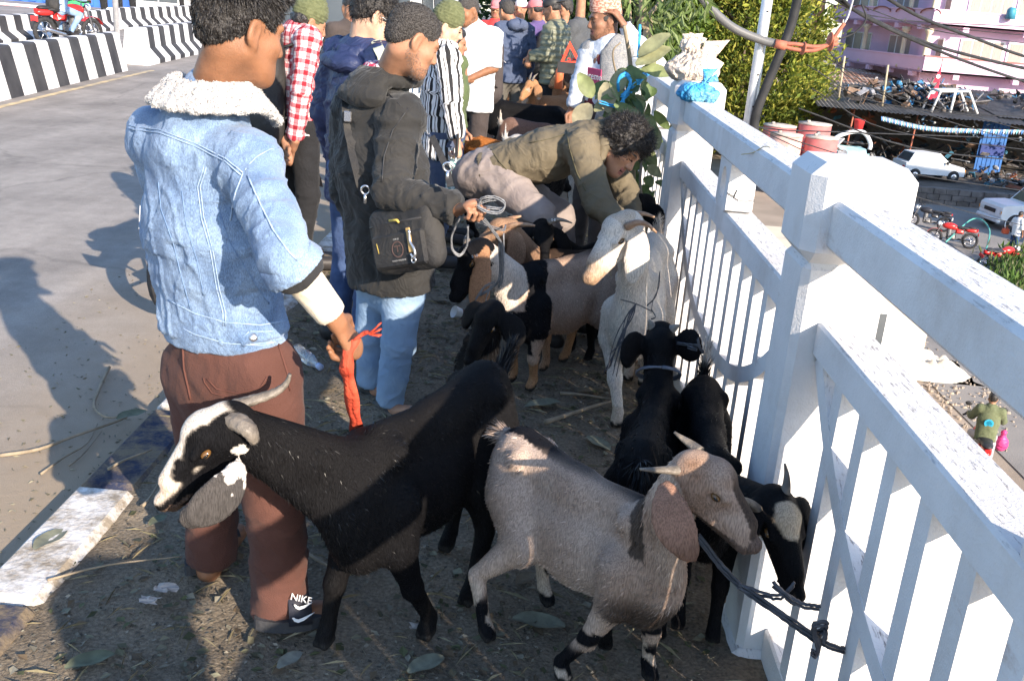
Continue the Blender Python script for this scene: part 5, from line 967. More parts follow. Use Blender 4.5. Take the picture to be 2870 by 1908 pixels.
seam([(392, 742), (450, 770), (520, 790), (600, 795), (662, 780)], .002, m_seam, wb, WG); seam([(560, 776), (575, 764), (640, 762)], .002, m_seam, wb, WG); seam([(560, 776), (578, 792), (640, 786)], .002, m_seam, wb, WG)
P = shoot(WG, [(583, 776)], .003)
if P: MB().lathe([(.001, .006), (.006, .007), (.010, .004), (.011, 0)], P[0], 14, axis=-ray(583, 776)).build('button', m_chrome, wb, True)
# trouser pocket, side seam and folds
BG = DEN['botG']
for px in ([(478, 872), (500, 895), (550, 905), (600, 892), (615, 868)], [(470, 870), (472, 880), (490, 905), (550, 918), (605, 905)], [(420, 760), (425, 850), (440, 920)], [(640, 790), (662, 860), (668, 900)]): seam(px, .003, mat('brown_seam', (.10, .04, .03), None, 5, .9), DEN['bot'], BG)
# slide sandals with a curved tick emblem
m_sole = mat('sandal_sole', (.035, .035, .038), (.05, .05, .055), 20, .8, bump=(80, .2)); m_strap = mat('sandal_strap', (.018, .019, .028), (.03, .03, .04), 20, .6)
def slipper(h0, t0, width, sd):
    d = nrm((t0-h0)*A(1, 1, 0)); x = A(d[1], -d[0], 0); Ln = np.linalg.norm((t0-h0)[:2]); out = []
    for k in range(24):
        a = 2*math.pi*k/24; out.append((Ln/2+Ln/2*math.cos(a)*1.03, width*(.9+.14*math.cos(a))*math.sin(a)))
    sl_ = MB().extr([h0*A(1, 1, 0)+d*u+x*v+A(0, 0, .004) for u, v in out], (0, 0, .034)).build('sandal_sole', m_sole, r)
    st = MB(); n = 12; rows = [Ln*.44, Ln*.60, Ln*.76]; V = []
    for u in rows:
        for k in range(n+1):
            a = math.pi*k/n; hh = .082-.028*(u-rows[0])/(rows[2]-rows[0]); V.append(h0*A(1, 1, 0)+d*u+x*(width*1.04*math.cos(a))+A(0, 0, .03+hh*math.sin(a)**.8))
    F = [(i*(n+1)+k, i*(n+1)+k+1, (i+1)*(n+1)+k+1, (i+1)*(n+1)+k) for i in range(2) for k in range(n)]; so_ = obj('sandal_strap', V, F, m_strap, r, True); sm = so_.modifiers.new('thick', 'SOLIDIFY'); sm.thickness = .006; sm.offset = 1
    return h0, d, x, Ln, so_
_, d, x, Ln, so_ = slipper(gd(588, 1448), gd(752, 1428), .05, 1); slipper(gd(432, 1328), gd(548, 1232), .05, -1)
tick = [(0, 0), (.1, -.16), (.28, -.22), (.55, -.1), (1.05, .3), (.5, .02), (.3, -.06), (.17, -.04), (.1, .02)]
def tickmark(c, ux, uy, s, par): n = np.cross(ux, uy); MB().extr([c+ux*p[0]*s+uy*p[1]*s for p in tick], n*.002).build('tick_emblem', m_wht, par)
near = -x if (-x)@A(0, -1, 0) > 0 else x; h0 = gd(588, 1448)*A(1, 1, 0)
def strap_at(u, a): return h0+d*Ln*u+near*(.05*1.04*math.cos(a))+A(0, 0, .03+(.082-.028*(u-.44)/.32)*math.sin(a)**.8)
def strap_frame(u, a): c_ = strap_at(u, a); uy = nrm(strap_at(u, a+.08)-c_); ux = nrm(strap_at(u+.05, a)-c_); n_ = nrm(np.cross(ux, uy)); n_ = n_ if n_@near > 0 else -n_; return c_+n_*.009, ux, uy
def textobj(txt, size, c, ux, uy, M, par, nm='lettering', shear=0, ext=.0006):
    cu = bpy.data.curves.new('t', 'FONT'); cu.body = txt; cu.size = size; cu.align_x = 'CENTER'; cu.align_y = 'CENTER'; cu.shear = shear; cu.extrude = ext; cu.resolution_u = 2
    t = bpy.data.objects.new('t', cu); COL.objects.link(t); dg = bpy.context.evaluated_depsgraph_get(); me = t.evaluated_get(dg).to_mesh(); V = np.array([v.co for v in me.vertices]); F = [tuple(p.vertices) for p in me.polygons]; t.evaluated_get(dg).to_mesh_clear(); bpy.data.objects.remove(t); bpy.data.curves.remove(cu)
    ux, uy = nrm(ux), nrm(uy); uz = np.cross(ux, uy); return obj(nm, np.asarray(c)+V[:, :1]*ux+V[:, 1:2]*uy+V[:, 2:3]*uz, F, M, par)
c_, ux_, uy_ = strap_frame(.47, .30); tickmark(c_, ux_, uy_, .058, so_); c_, ux_, uy_ = strap_frame(.49, .74); tickmark(c_+near*.003+A(0, 0, .003), ux_, uy_, .052, so_); c_, ux_, uy_ = strap_frame(.585, .98); textobj('NIKE', .028, c_+near*.004+A(0, 0, .007), ux_, uy_, m_wht, so_, shear=.3)
# red strap in the hand
m_strapr = mat('red_strap', (.62, .10, .05), (.5, .06, .03), 30, .7, bump=[(60, .5)], stretch=(1, 1, .2))
hd = at(812, 790, 2.17); rs_ = thing('red_strap', 'torn red plastic strap hanging from the denim man hand', 'strap', hd)
for k in range(2):
    P = smoothpath([hd+A(.004*k, 0, .01), at(796+k*5, 830, 2.16), at(801+k*7, 880, 2.2), at(812+k*8, 950, 2.28), at(820+k*6, 1000, 2.36)], 6); V = []
    for i_, p in enumerate(P): w_ = .012*(1+.25*math.sin(i_*.9+k)); V += [p-CR*w_+A(0, .004*math.sin(i_*1.3+k), 0), p-A(0, .005, 0), p+CR*w_+A(0, .004*math.cos(i_*1.1), 0)]
    o_ = obj('ribbon', V, [(i_*3+q, i_*3+q+1, i_*3+q+4, i_*3+q+3) for i_ in range(len(P)-1) for q in (0, 1)], m_strapr, rs_, True); sm = o_.modifiers.new('thick', 'SOLIDIFY'); sm.thickness = .0015
for k in range(3): MB().tube(smoothpath([at(815, 782, 2.14), at(840, 770-k*3, 2.14), at(858, 762+k*4, 2.13), at(876, 745+k*14, 2.12)], 4), .008, 6, flat=.3).build('frayed_end', m_strapr, rs_, True)
# ================================================================== the man in the black windbreaker
J = stand(-.62, 3.9, 42, 1.66)
J.update(head=at(952, 92, 3.82), face=nrm(A(.80, .42, -.42)), hs=1.0, neck=at(893, 188, 3.92), shL=at(808, 262, 4.02), shR=at(925, 272, 3.78), elR=at(900, 440, 3.66), wrR=at(1052, 484, 3.52), elL=at(800, 440, 4.1), wrL=at(850, 560, 3.95), hipL=at(868, 625, 4.0), hipR=at(935, 632, 3.86), knL=at(858, 765, 4.02), anL=at(852, 885, 4.04), knR=at(918, 790, 3.86), anR=at(896, 930, 3.88), toeL=gd(900, 915)+A(0, 0, .03), toeR=gd(950, 965)+A(0, 0, .03))
J['hdR'] = nrm(at(1092, 470, 3.46)-at(1052, 484, 3.52)); J['hnR'] = nrm(A(-.2, .2, -1)); J['fw'] = nrm(A(.66, .75, 0))
BLK = person('man in a black windbreaker and faded jeans with a shoulder bag holding grey twine', J, SK2, m_bjack, m_jean, m_shoe, 'buzz', m_hgrey, ST2, .012, .006, hem=.05, tr=1.14, torso=1.14, armr=1.12, curl=(.4, 1.1), hairblades=7000, lr=.98, topname='windbreaker', fold=.009)
r = BLK['root']; nk = J['neck']; f_ = J['fw']; rt = A(f_[1], -f_[0], 0)
P = []
for k in range(12):
    a = math.radians(-150+300*k/11); b_ = math.radians(-150+300*(k+1)/11); g = lambda a, r0, z: nk+A(0, 0, z)-f_*math.cos(a)*r0*1.1+rt*math.sin(a)*r0*1.1
    P += [co(g(a, .080, .035), g(b_, .080, .035), .017, .017, 0, .02), co(g(a, .10, .01), g(b_, .10, .01), .02, .02, 0, .02)]
P += [el(nk-f_*.125+A(0, 0, -.05), (.13, .055, .045), 0, .04, hframe(f_)), el(nk-f_*.10+A(0, 0, .0), (.10, .045, .03), 0, .03, hframe(f_))]
sdf('hood', P, .009, m_bjack, BLK['top'], disp=folds(.004, 1.2))
m_band = mat('bandana', (.60, .50, .52), (.48, .03, .08), 70, .85, contrast=(.47, .53)); P = [co(nk+A(0, 0, .05)-f_*math.cos(a)*.07+rt*math.sin(a)*.075, nk+A(0, 0, .05)-f_*math.cos(a+.4)*.07+rt*math.sin(a+.4)*.075, .017, .017, 0, .01) for a in np.arange(-3.1, 3.1, .4)]; sdf('bandana', P, .007, m_band, r, disp=folds(.003, 2))
sdf('shirt_tail', [co(at(845, 590, 3.93), at(850, 628, 3.93), .05, .04, 0, .02, None, 'B')], .009, m_band, r, disp=folds(.005, 2))
for px in ([(940, 250), (905, 300), (885, 360), (880, 420)], [(850, 200), (890, 212), (930, 250)]): seam(px, .003, m_black, BLK['top'], BLK['topG'])
# shoulder bag
bag = thing('shoulder_bag', 'black shoulder bag with round crest and key clip on the windbreaker man hip', 'bag', at(935, 545, 3.62)); c = at(938, 545, 3.60); ux = nrm(at(1040, 525, 3.48)-at(850, 560, 3.72)); uz = nrm(A(.02, .05, 1)); uy = np.cross(uz, ux); uz = np.cross(ux, uy); RB = np.stack([ux, uy, uz], 1)
def bp(x, y, z): return c+RB@A(x, y, z)
wdt = .165
P = [co(bp(sx*.13, 0, sz*.07), bp(-sx*.13 if False else sx*.13, 0, -sz*.07 if False else sz*.07), .03, .03, 0, .06) for sx in (-1, 1) for sz in (-1, 1)]
P = [co(bp(-.12, 0, z), bp(.12, 0, z), .046, .046, 0, .03) for z in (-.09, -.05, -.01, .03, .075)]
bb, BG_ = sdf('bag_body', P, .008, m_pack, bag, disp=lambda V, N_, u: .004*fbm(V*18, 2))
yf = -.05 if uy[1] > 0 else .05
sg_ = -1 if yf < 0 else 1
MB().box((-.12, -.015, -.10), (.12, .015, .01), bev=.012).build('x', m_pack) if False else None
b = MB().box((-.135, -.012, -.115), (.135, .012, .02), bev=.01); b.v = [tuple(bp(x, y+yf*1.02, z)) for x, y, z in b.v]; b.build('front_pocket', m_pack, bag)
b = MB().tube([bp(-.14, yf*.95, .055), bp(-.05, yf*1.0, .062), bp(.13, yf*.95, .058)], .005, 6); b.build('zip', m_black, bag, True)
m_yel = mat('yellow_tape', (.62, .45, .10), None, 5, .6)
b = MB().tube([bp(-.105, yf*1.2, -.01), bp(-.10, yf*1.2, -.05)], .004, 6); b.build('zip_pull', m_yel, bag, True); b = MB().tube([bp(-.03, yf*1.02, .07), bp(.01, yf*1.05, .066), bp(.02, yf*1.05, .056)], .005, 6); b.build('zip_pull', m_yel, bag, True)
yo = yf*1.26
b = MB().lathe([(.024, -.002), (.026, .001), (.030, .001), (.032, -.002)], bp(.0, yo, -.045), 28, axis=RB@A(0, sg_, 0), cap=False); m_emb = mat('emblem_thread', (.10, .06, .05), (.13, .08, .07), 40, .8); b.build('crest_ring', m_emb, bag, True)
b = MB().box((-.016, -.001, -.002), (.016, .001, .003)).box((-.0025, -.001, -.022), (.0025, .001, .0)); b.v = [tuple(bp(x, y+yo, z-.033)) for x, y, z in b.v]; b.build('crest', m_emb, bag)
sx_ = RB[:, 0]*(1 if yf < 0 else -1)
textobj('GW-01', .010, bp(0, yo, -.006), sx_, uz, mat('grey_print', (.3, .3, .3), None, 5, .8), bag); textobj('TOUGH WARRIOR', .0085, bp(0, yo, -.088), sx_, uz, MATS['grey_print'], bag)
kc = thing('key_clip', 'brass strap with steel snap hook hanging on the shoulder bag', 'key clip', bp(.075, yo, -.04)); b = MB().box((-.011, -.003, -.065), (.011, .003, .03), bev=.003); b.v = [tuple(bp(.07+x, y+yo*1.04, z)) for x, y, z in b.v]; b.build('strap', mat('tan_leather', (.45, .28, .10), (.55, .36, .14), 20, .6), kc)
MB().tube(smoothpath([bp(.08, yo*1.08, .02), bp(.074, yo*1.08, -.02), bp(.088, yo*1.08, -.05), bp(.09, yo*1.08, -.075), bp(.078, yo*1.08, -.085), bp(.07, yo*1.08, -.07)], 4), .0055, 7).build('hook', m_chrome, kc, True); MB().lathe(ring(.010, .003, k=6), bp(.079, yo*1.1, -.095), 14, axis=RB@A(0, sg_, 0), cap=False).build('ring', m_chrome, kc, True)
def strapm(P, w, M, par, th=.0025, nm='strap'):
    P = [np.asarray(p) for p in P]; V = []; n = len(P)
    for i in range(n): t = nrm(P[min(i+1, n-1)]-P[max(i-1, 0)]); s = nrm(np.cross(t, nrm(P[i]-EYE))); nn = np.cross(t, s); V += [P[i]-s*w-nn*th, P[i]+s*w-nn*th, P[i]+s*w+nn*th, P[i]-s*w+nn*th]
    F = [(i*4+k, i*4+(k+1) % 4, i*4+4+(k+1) % 4, i*4+4+k) for i in range(n-1) for k in range(4)]+[(3, 2, 1, 0), (4*n-4, 4*n-3, 4*n-2, 4*n-1)]; return obj(nm, V, F, M, par)
P = shoot(BLK['topG'], subdiv([(812, 188), (800, 240), (806, 300), (818, 360), (832, 420), (842, 450)]), .005)
if len(P) > 3: strapm(P, .018, m_pack, bag)
P = [at(995, 315, 3.62), at(1012, 350, 3.56), at(1030, 390, 3.5), at(1038, 430, 3.46)]; strapm(P, .012, m_pack, bag)
for q in ((842, 438, 3.66), (1032, 385, 3.48)): p = at(*q); MB().lathe(ring(.016, .004, k=6), p, 14, axis=(0, 1, .1), cap=False).tube([p-A(0, 0, .015), p-A(0, 0, .05)], .006, 6).build('snap_hook', m_chrome, bag, True)
p = shoot(BLK['topG'], [(806, 268)], .01)
if p: MB().box(p[0]-A(.014, .006, .02), p[0]+A(.014, .004, .02), bev=.003).build('buckle', m_chrome, bag)
# ================================================================== other people round the goats
def bag_on_back(label, J, M, w=.155, h=.23, d=.1, off=.20, up=-.05, straps=True, name='backpack'):
    m = (J['shL']+J['shR'])/2; hp = (J['hipL']+J['hipR'])/2; ax = nrm(m-hp); f = J['fw']; c = m-ax*(.22*J['q'])-f*off+ax*up; t = thing(name, label, 'backpack', c); Rb = hframe(f, ax); r_ = lambda x, y, z: c+Rb@A(x, y, z)
    P = [co(r_(0, 0, -h*.7), r_(0, 0, h*.6), w, w*.9, 0, .04, (f, d/w)), co(r_(0, -d*.75, -h*.55), r_(0, -d*.75, h*.05), w*.72, w*.6, 0, .02, (f, .5))]; bd, BGk = sdf('pack_body', P, .012, M, t, disp=lambda V, N_, u: .006*fbm(V*14, 2))
    for s in (-1, 1): MB().tube(smoothpath([r_(s*w*.55, d*.6, h*.75), r_(s*w*.8, d+.13, h*.95), r_(s*w*.95, d+.2, h*.4), r_(s*w*1.0, d+.12, -h*.3), r_(s*w*.8, d*.5, -h*.6)], 4), .02, 6, flat=.4).build('strap', M, t, True)
    MB().tube(smoothpath([r_(-w*.8, -d*.9, h*.2), r_(-.0, -d*1.35, h*.42), r_(w*.8, -d*.9, h*.2)], 5), .004, 6).build('zip', m_galv, t, True)
    return t, r_
# navy hooded jacket
J = stand(-.83, 4.62, 44, 1.67, head_yaw=62, head_pitch=-.45); J['head'] = at(862, 38, 4.62); J['neck'] = at(832, 118, 4.62); J['hs'] = 1.0; J['elR'] = at(748, 300, 4.5) if False else J['elR']
NV = person('person in a navy hooded windbreaker and dark jeans with steel rimmed glasses', J, SK3, m_navy, m_djean, m_shoe, 'side', m_hair, None, .013, .007, hem=.16, tr=1.1, armr=1.1, hairblades=3000, topname='windbreaker', fold=.009, curl=(.4, .4))
f_ = J['fw']; rt = A(f_[1], -f_[0], 0); nk = J['neck']; P = [el(nk-f_*.11+A(0, 0, -.05), (.13, .06, .045), 0, .04, hframe(f_))]+[co(nk+A(0, 0, .0)-f_*math.cos(a)*.095+rt*math.sin(a)*.105, nk-f_*math.cos(a+.5)*.095+rt*math.sin(a+.5)*.105, .021, .021, 0, .02) for a in np.arange(-2.4, 2.4, .5)]; sdf('hood', P, .011, m_navy, NV['top'], disp=folds(.008, 1.2))
W = lambda *p: NV['o']+NV['R']@(A(*p)*NV['s'])
gl = thing('glasses', 'thin steel rimmed glasses on the person in navy', 'glasses', W(0, .1, 0))
for x in (-1, 1): MB().lathe(ring(.021, .0012, k=5), W(x*.031, .105, -.002), 20, axis=NV['R'][:, 1], cap=False).build('rim', m_chrome, gl, True); MB().tube([W(x*.053, .10, .004), W(x*.08, -.01, .006)], .0014, 5).build('temple', m_chrome, gl, True)
P = shoot(NV['topG'], subdiv([(865, 95), (880, 130), (890, 170)]), .004)
if len(P) > 2: strapm(P, .022, mat('sage_strap', (.42, .44, .34), None, 5, .8), NV['root'], nm='collar_flap')
# plaid shirt man with backpack, hands behind his back
p0 = gd(684, 612); J = stand(p0[0], p0[1], 58, 1.68, head_yaw=58, head_pitch=-.35); J['head'] = at(712, 52, p0[1]); J['neck'] = at(682, 105, p0[1])
f_, rt = J['fw'], J['rt']
for n, s in (('R', 1), ('L', -1)): J['el'+n] = J['sh'+n]-A(0, 0, .28)+rt*s*.06-f_*.06; J['wr'+n] = at(668+s*8, 338, p0[1]-.20); J['hd'+n] = nrm(rt*-s*.6+A(0, 0, -.7)); J['hn'+n] = -f_
PL = person('man in a red and white plaid shirt and green beanie with hands clasped behind', J, SK2, m_plaid, m_blackp, m_shoe, 'beanie', m_beanie, ST2, .013, .0075, hem=.06, tr=1.06, sleeve=.93, topname='shirt', fold=.006, curl=(.8, .8)); tb_, rb_ = bag_on_back('black backpack with white reflective stripe on the plaid shirt man', J, m_pack, .20, .29, .13, .21); MB().tube([rb_(-.16, -.15, -.10), rb_(.0, -.20, -.07), rb_(.13, -.17, -.05)], .006, 6).build('reflective_stripe', m_wht, tb_, True)
# striped shirt and green beanie
x0 = at(1018, 200, 6.3)[0]; J = stand(x0, 6.3, 75, 1.6, head_yaw=85, head_pitch=-.3); J['head'] = at(1030, 62, 6.3); J['elR'] = at(1040, 235, 6.05); J['wrR'] = at(1052, 320, 6.02); J['hdR'] = A(.2, .1, -1); J['hnR'] = A(-1, .3, 0)
person('person in a black and white striped shirt and green beanie holding a phone', J, SK3, m_stripe, m_bnavy, m_shoe, 'beanie', m_beanie, None, .013, .008, hem=.14, tr=1.12, armr=1.1, topname='shirt', fold=.007, curl=(.5, .9))
p = at(1056, 335, 5.96); o = MB().box(p-A(.012, .035, .07), p+A(.0, .035, .07), bev=.006).build('phone', m_black, None, base=p); tag(o, 'black phone in the hand of the striped shirt person', 'phone')
p = at(1050, 395, 6.0); sb = thing('shopping_bag', 'small teal floral shopping bag below the phone', 'bag', p-A(0, 0, .16)); MB().box(p-A(.05, .10, .16), p+A(.05, .10, .07), bev=.02).build('bag_body', mat('floral_print', (.05, .18, .17), (.55, .58, .55), 60, .8, contrast=(.48, .52)), sb); MB().tube(smoothpath([p+A(0, -.06, .06), p+A(0, -.04, .16), p+A(0, .04, .16), p+A(0, .06, .06)], 4), .005, 6).build('handle', m_shirt, sb, True)
# woman half hidden behind the striped shirt
x0 = at(1050, 100, 7.0)[0]; J = stand(x0, 7.0, 95, 1.5, head_yaw=90, head_pitch=-.1); J['head'] = at(1044, 98, 7.0); J['neck'] = at(1040, 140, 7.0); person('older woman half hidden behind the striped shirt, green sleeve and dark hair', J, SK2, cloth('green_cardigan', (.09, .12, .05)), m_djean, m_shoe, 'long', m_hair, None, .018, .009, hem=.1, curl=(.3, .3), topname='cardigan')
# white polo shirt with backpack
x0 = at(1092, 150, 8.8)[0]; J = stand(x0, 8.8, 205, 1.68, head_yaw=228, head_pitch=-.35); f_, rt = J['fw'], J['rt']; J['head'] = at(1077, 24, 8.72); J['neck'] = at(1088, 62, 8.8)
for n, s in (('R', 1), ('L', -1)): J['el'+n] = J['sh'+n]-A(0, 0, .25)+rt*s*.05+f_*.04; J['wr'+n] = J['sh'+n]-A(0, 0, .36)+f_*.20-rt*s*.12; J['hd'+n] = nrm(f_-rt*s*.6); J['hn'+n] = A(0, 0, -1)
person('man in a white polo shirt with backpack straps looking down at goats', J, SK1, m_white, m_dkbr, m_shoe, 'buzz', m_hgrey, ST1, .015, .0085, sleeve=.48, hem=.13, tr=1.12, torso=1.08, topname='polo_shirt', fold=.007); bag_on_back('dark grey backpack behind the white polo man', J, m_gpack, .16, .26, .11, .24)
# slate blue jacket
x0 = at(1180, 120, 12.0)[0]; J = stand(x0, 12.0, -25, 1.66, head_yaw=-38, head_pitch=-.2); J['head'] = at(1166, 26, 12.0); BJ = person('grey haired man in a slate blue hooded jacket seen from behind', J, SK2, m_bnavy, m_gbr, m_shoe, 'short', m_hgrey, None, .016, .009, hem=.10, tr=1.18, armr=1.12, topname='jacket', fold=.009); f_ = J['fw']; nk = J['neck']; sdf('hood', [el(nk-f_*.10+A(0, 0, .0), (.13, .08, .07), 0, .04, hframe(f_))], .014, m_bnavy, BJ['top'], disp=folds(.008))
# olive puffer jacket
x0 = at(1278, 120, 11.8)[0]; J = stand(x0, 11.8, -70, 1.70, head_yaw=-75, head_pitch=-.35); J['head'] = at(1270, 20, 11.8); f_, rt = J['fw'], J['rt']; J['elL'] = J['shL']-A(0, 0, .26)+f_*.02-rt*.05; J['wrL'] = J['elL']+f_*.2+A(0, 0, -.03)
def puffd(V, N_, u): return .014*np.abs(np.sin(V[:, 2]*52))+.004*fbm(V*12, 2)
PU = person('man in an olive quilted puffer jacket and black cap', J, SK2, None, m_blackp, m_shoe, 'backcap', m_black, ST2, .016, .009); sdf('puffer_jacket', top_prims(J, 1.2, .08, .95, 1.2), .012, m_puff, PU['root'], disp=puffd)
# purple top, pink cap and black backpack
x0 = at(1236, 110, 13.0)[0]; J = stand(x0, 13.0, -40, 1.66, head_yaw=-60); J['head'] = at(1232, 22, 13.0); person('person in a pink cap and purple top', J, SK4, m_purple, m_blackp, m_shoe, 'cap', m_pinkcap, None, .018, .010, hem=.1, tr=1.1); bag_on_back('black backpack on the person in the pink cap', J, m_pack, .17, .24, .12, .2)
# further onlookers
for (x, y, Y, yaw, tm, hr, hmx, lb) in [(1200, 18, 14.5, 200, cloth('check_shirt', (.55, .56, .6), (.12, .15, .3), 70), 'backcap', m_white, 'person in a white cap and checked top behind the slate blue jacket'), (1182, 18, 15.5, 170, m_pinkcap, 'short', m_hair, 'person in a pink top far behind the slate blue jacket'), (1252, 14, 16, 190, cloth('tan_coat', (.25, .17, .12)), 'short', m_hair, 'person in a tan coat behind the pink cap'), (1302, 16, 15, 250, m_blackp, 'long', m_hair, 'dark haired person between the puffer jacket and the blazer'), (1143, 20, 14.5, 185, m_redp, 'cap', m_pinkcap, 'person in a red cap beside the pale van'), (810, 20, 8.8, 150, m_dkbr, 'buzz', m_hair, 'person with cropped hair behind the navy jacket'), (1168, 4, 18, 200, m_purple, 'short', m_hair, 'far onlooker at the top above the slate blue jacket')]:
    p = at(x, y, Y); J = stand(p[0], Y, yaw, 1.62); J['head'] = p; person(lb, J, SK2, tm, m_blackp, None, hr, hmx, None, .022, .012, hands=False, grp='onlookers in the background')
# grey blazer leaning on the far rail
x0 = at(1335, 60, 13.4)[0]; J = stand(x0, 13.4, -60, 1.74, head_yaw=-70); f_, rt = J['fw'], J['rt']; J['head'] = at(1335, -28, 13.4); J['elL'] = J['shL']-A(0, 0, .24)-rt*.08+f_*.08; J['wrL'] = J['elL']+f_*.22-A(0, 0, .03); person('tall man in a grey blazer over a pale shirt resting by the far railing post', J, SK2, m_blazer, m_dkbr, m_shoe, 'short', m_hair, None, .018, .010, hem=.16, tr=1.12, armr=1.1, topname='blazer')
# man in the patterned cap
Y = 6.7; x0 = at(1395, 150, Y)[0]; J = stand(x0-.02, Y, -128, 1.62, lean=-.10, head_yaw=-104, head_pitch=-.18); f_, rt = J['fw'], J['rt']
J.update(head=at(1393, 45, Y), neck=at(1400, 92, Y), shR=at(1358, 122, Y+.02), shL=at(1440, 112, Y-.06), hipR=at(1368, 262, Y+.04), hipL=at(1405, 262, Y-.04), elL=at(1476, 108, Y-.02), wrL=at(1438, 60, Y-.08), elR=at(1335, 188, Y-.02), wrR=at(1318, 248, Y-.06))
J['hdL'] = nrm(at(1418, 28, Y-.08)-at(1438, 60, Y-.08)); J['hnL'] = nrm(A(-1, .3, 0)); J['hdR'] = nrm(A(.05, 0, -1)); J['hnR'] = nrm(A(.5, -.6, 0)); J['hs'] = 1.0; J['knL'] = (J['hipL']+J['anL'])/2+f_*.02; J['knR'] = (J['hipR']+J['anR'])/2
TP = person('man in a patterned peaked topi cap, tweed waistcoat and maroon sweater touching his ear', J, SK4, m_shirt, m_dkbr, m_shoe, 'topi', m_topi, ST1, .013, .0075, hem=-.02, tr=1.0, topname='shirt', curl=(.35, .3)); r = TP['root']
m_ = (J['shL']+J['shR'])/2; hp = (J['hipL']+J['hipR'])/2; ax = nrm(m_-hp); f = nrm(f_-ax*(f_@ax)); n = (f, .68)
sdf('sweater', [co(m_-ax*.04, hp+ax*.0, .142, .160, 0, .03, n, 'B')], .012, m_maroon, r, disp=folds(.005))
vs = [co(m_-ax*.02, m_-ax*.2, .15, .175, 0, .04, n), co(m_-ax*.2, hp-ax*.10, .175, .185, 0, .04, n, 'B'), co(J['shL'], J['shR'], .072, .072, 0, .04), el(m_+f*.17-ax*.25, (.075, .13, .36), 0, .02, hframe(f, ax), True), el(m_+f*.05+ax*.08, (.075, .11, .09), 0, .02, hframe(f, ax), True)]
sdf('waistcoat', vs, .011, m_vest, r, disp=folds(.005))
p = m_+f*.118-ax*.155; ux = np.cross(f, ax); b = MB().box((-.10, -.004, -.05), (.10, .004, .05), bev=.003); Rb = np.stack([ux, f, ax], 1); b.v = [tuple(p+Rb@A(*q)) for q in b.v]; pn = b.build('chest_panel', mat('magenta_print', (.35, .04, .10), (.4, .06, .14), 8, .8), r); textobj('Supreme', .062, p+f*.006, ux if ux@CR > 0 else -ux, ax, m_wht, pn)
# bending man
Y = 4.95; J = stand(-.1, Y, 80, 1.66)
J.update(hipL=at(1128, 388, 5.05), hipR=at(1138, 402, 4.86), neck=at(1392, 315, 4.86), shL=at(1362, 318, 5.03), shR=at(1338, 338, 4.72), head=at(1432, 338, 4.80), elR=at(1378, 470, 4.55), wrR=at(1450, 535, 4.5), elL=at(1440, 440, 4.95), wrL=at(1462, 530, 4.7), knR=at(1240, 495, 4.68), knL=at(1290, 500, 5.0), anR=A(-.02, 4.86, .10), anL=A(.22, 5.1, .10), toeR=A(.16, 4.80, .04), toeL=A(.4, 5.05, .04), face=nrm(A(.62, -.50, -.60)), hs=1.03)
J['fw'] = nrm(A(.35, -.15, -.9)); J['hup'] = nrm(A(.62, -.1, .55))
for n in 'LR': J['hd'+n] = nrm(A(.5, -.2, -.7)); J['hn'+n] = A(-.3, .3, -.6)
BM = person('man in an olive jacket bending down over the goats beside the railing', J, SK2, m_olive, m_greyp, m_shoe, 'curly', m_hair, None, .012, .006, hem=.02, tr=1.06, armr=1.15, torso=1.05, curl=(.6, .6), hairblades=7000, lr=1.1, topname='jacket', fold=.008, legfold=.008)
nk = J['neck']; sdf('collar', [co(at(1385, 285, 4.9), at(1392, 330, 4.75), .035, .03, 0, .02), co(at(1392, 330, 4.75), at(1385, 365, 4.72), .03, .022, 0, .02)], .008, m_olive, BM['top'], disp=folds(.004))
for px in ([(1305, 300), (1312, 340), (1330, 400), (1350, 440)], [(1120, 330), (1150, 372), (1180, 405), (1210, 440)], [(1300, 310), (1270, 320), (1220, 330)]): seam(px, .003, mat('olive_seam', (.08, .07, .04), None, 5, .9), BM['top'], BM['topG'])
# ---- far people and riders
def rider(label, loc, yaw, topm, botm, helm, skin=SK2, vox=.02, hv=.011, grp=None, hair='helmet'):
    J = stand(loc[0], loc[1], yaw, 1.66, loc[2]); f, rt = J['fw'], J['rt']; B = A(*loc); up = A(0, 0, 1)
    hip = B+up*.80-f*.2
    for n, s in (('R', 1), ('L', -1)): J['hip'+n] = hip+rt*s*.09; J['kn'+n] = hip+f*.38+rt*s*.19-up*.12; J['an'+n] = hip+f*.12+rt*s*.17-up*.5; J['toe'+n] = J['an'+n]+f*.16-up*.05; J['sh'+n] = hip+up*.48+f*.10+rt*s*.18; J['el'+n] = hip+up*.26+f*.26+rt*s*.27; J['wr'+n] = hip+up*.22+f*.50+rt*s*.28; J['hd'+n] = f; J['hn'+n] = -up
    J['neck'] = hip+up*.55+f*.11; J['head'] = hip+up*.70+f*.15; J['face'] = f
    return person(label, J, skin, topm, botm, m_shoe, hair, helm, None, vox, hv, hem=.08, tr=1.15, armr=1.1, grp=grp), J
p = gd(160, 104, RZ); motorbike('red motorbike with a rider passing the far striped barrier', (p[0], p[1], RZ), math.radians(25), m_mred, 0); R1, J1 = rider('rider in a pale blue hood on the red motorbike', (p[0], p[1], RZ), 25, cloth('pale_blue_hoodie', (.30, .40, .58)), m_jean, m_redp); bag_on_back('black backpack on the motorbike rider', J1, m_pack, .16, .24, .12, .22)
p = gd(2245, 1085, GZ); motorbike('red and black motorbike ridden below the railing', (p[0], p[1], GZ), math.radians(18), m_mred, 0); R2, J2 = rider('rider in an olive hoodie with a blue emblem below the railing', (p[0], p[1], GZ), 18, cloth('olive_hoodie', (.10, .115, .06), (.13, .145, .08)), cloth('pale_trousers', (.34, .33, .36)), m_hair, hair='short')
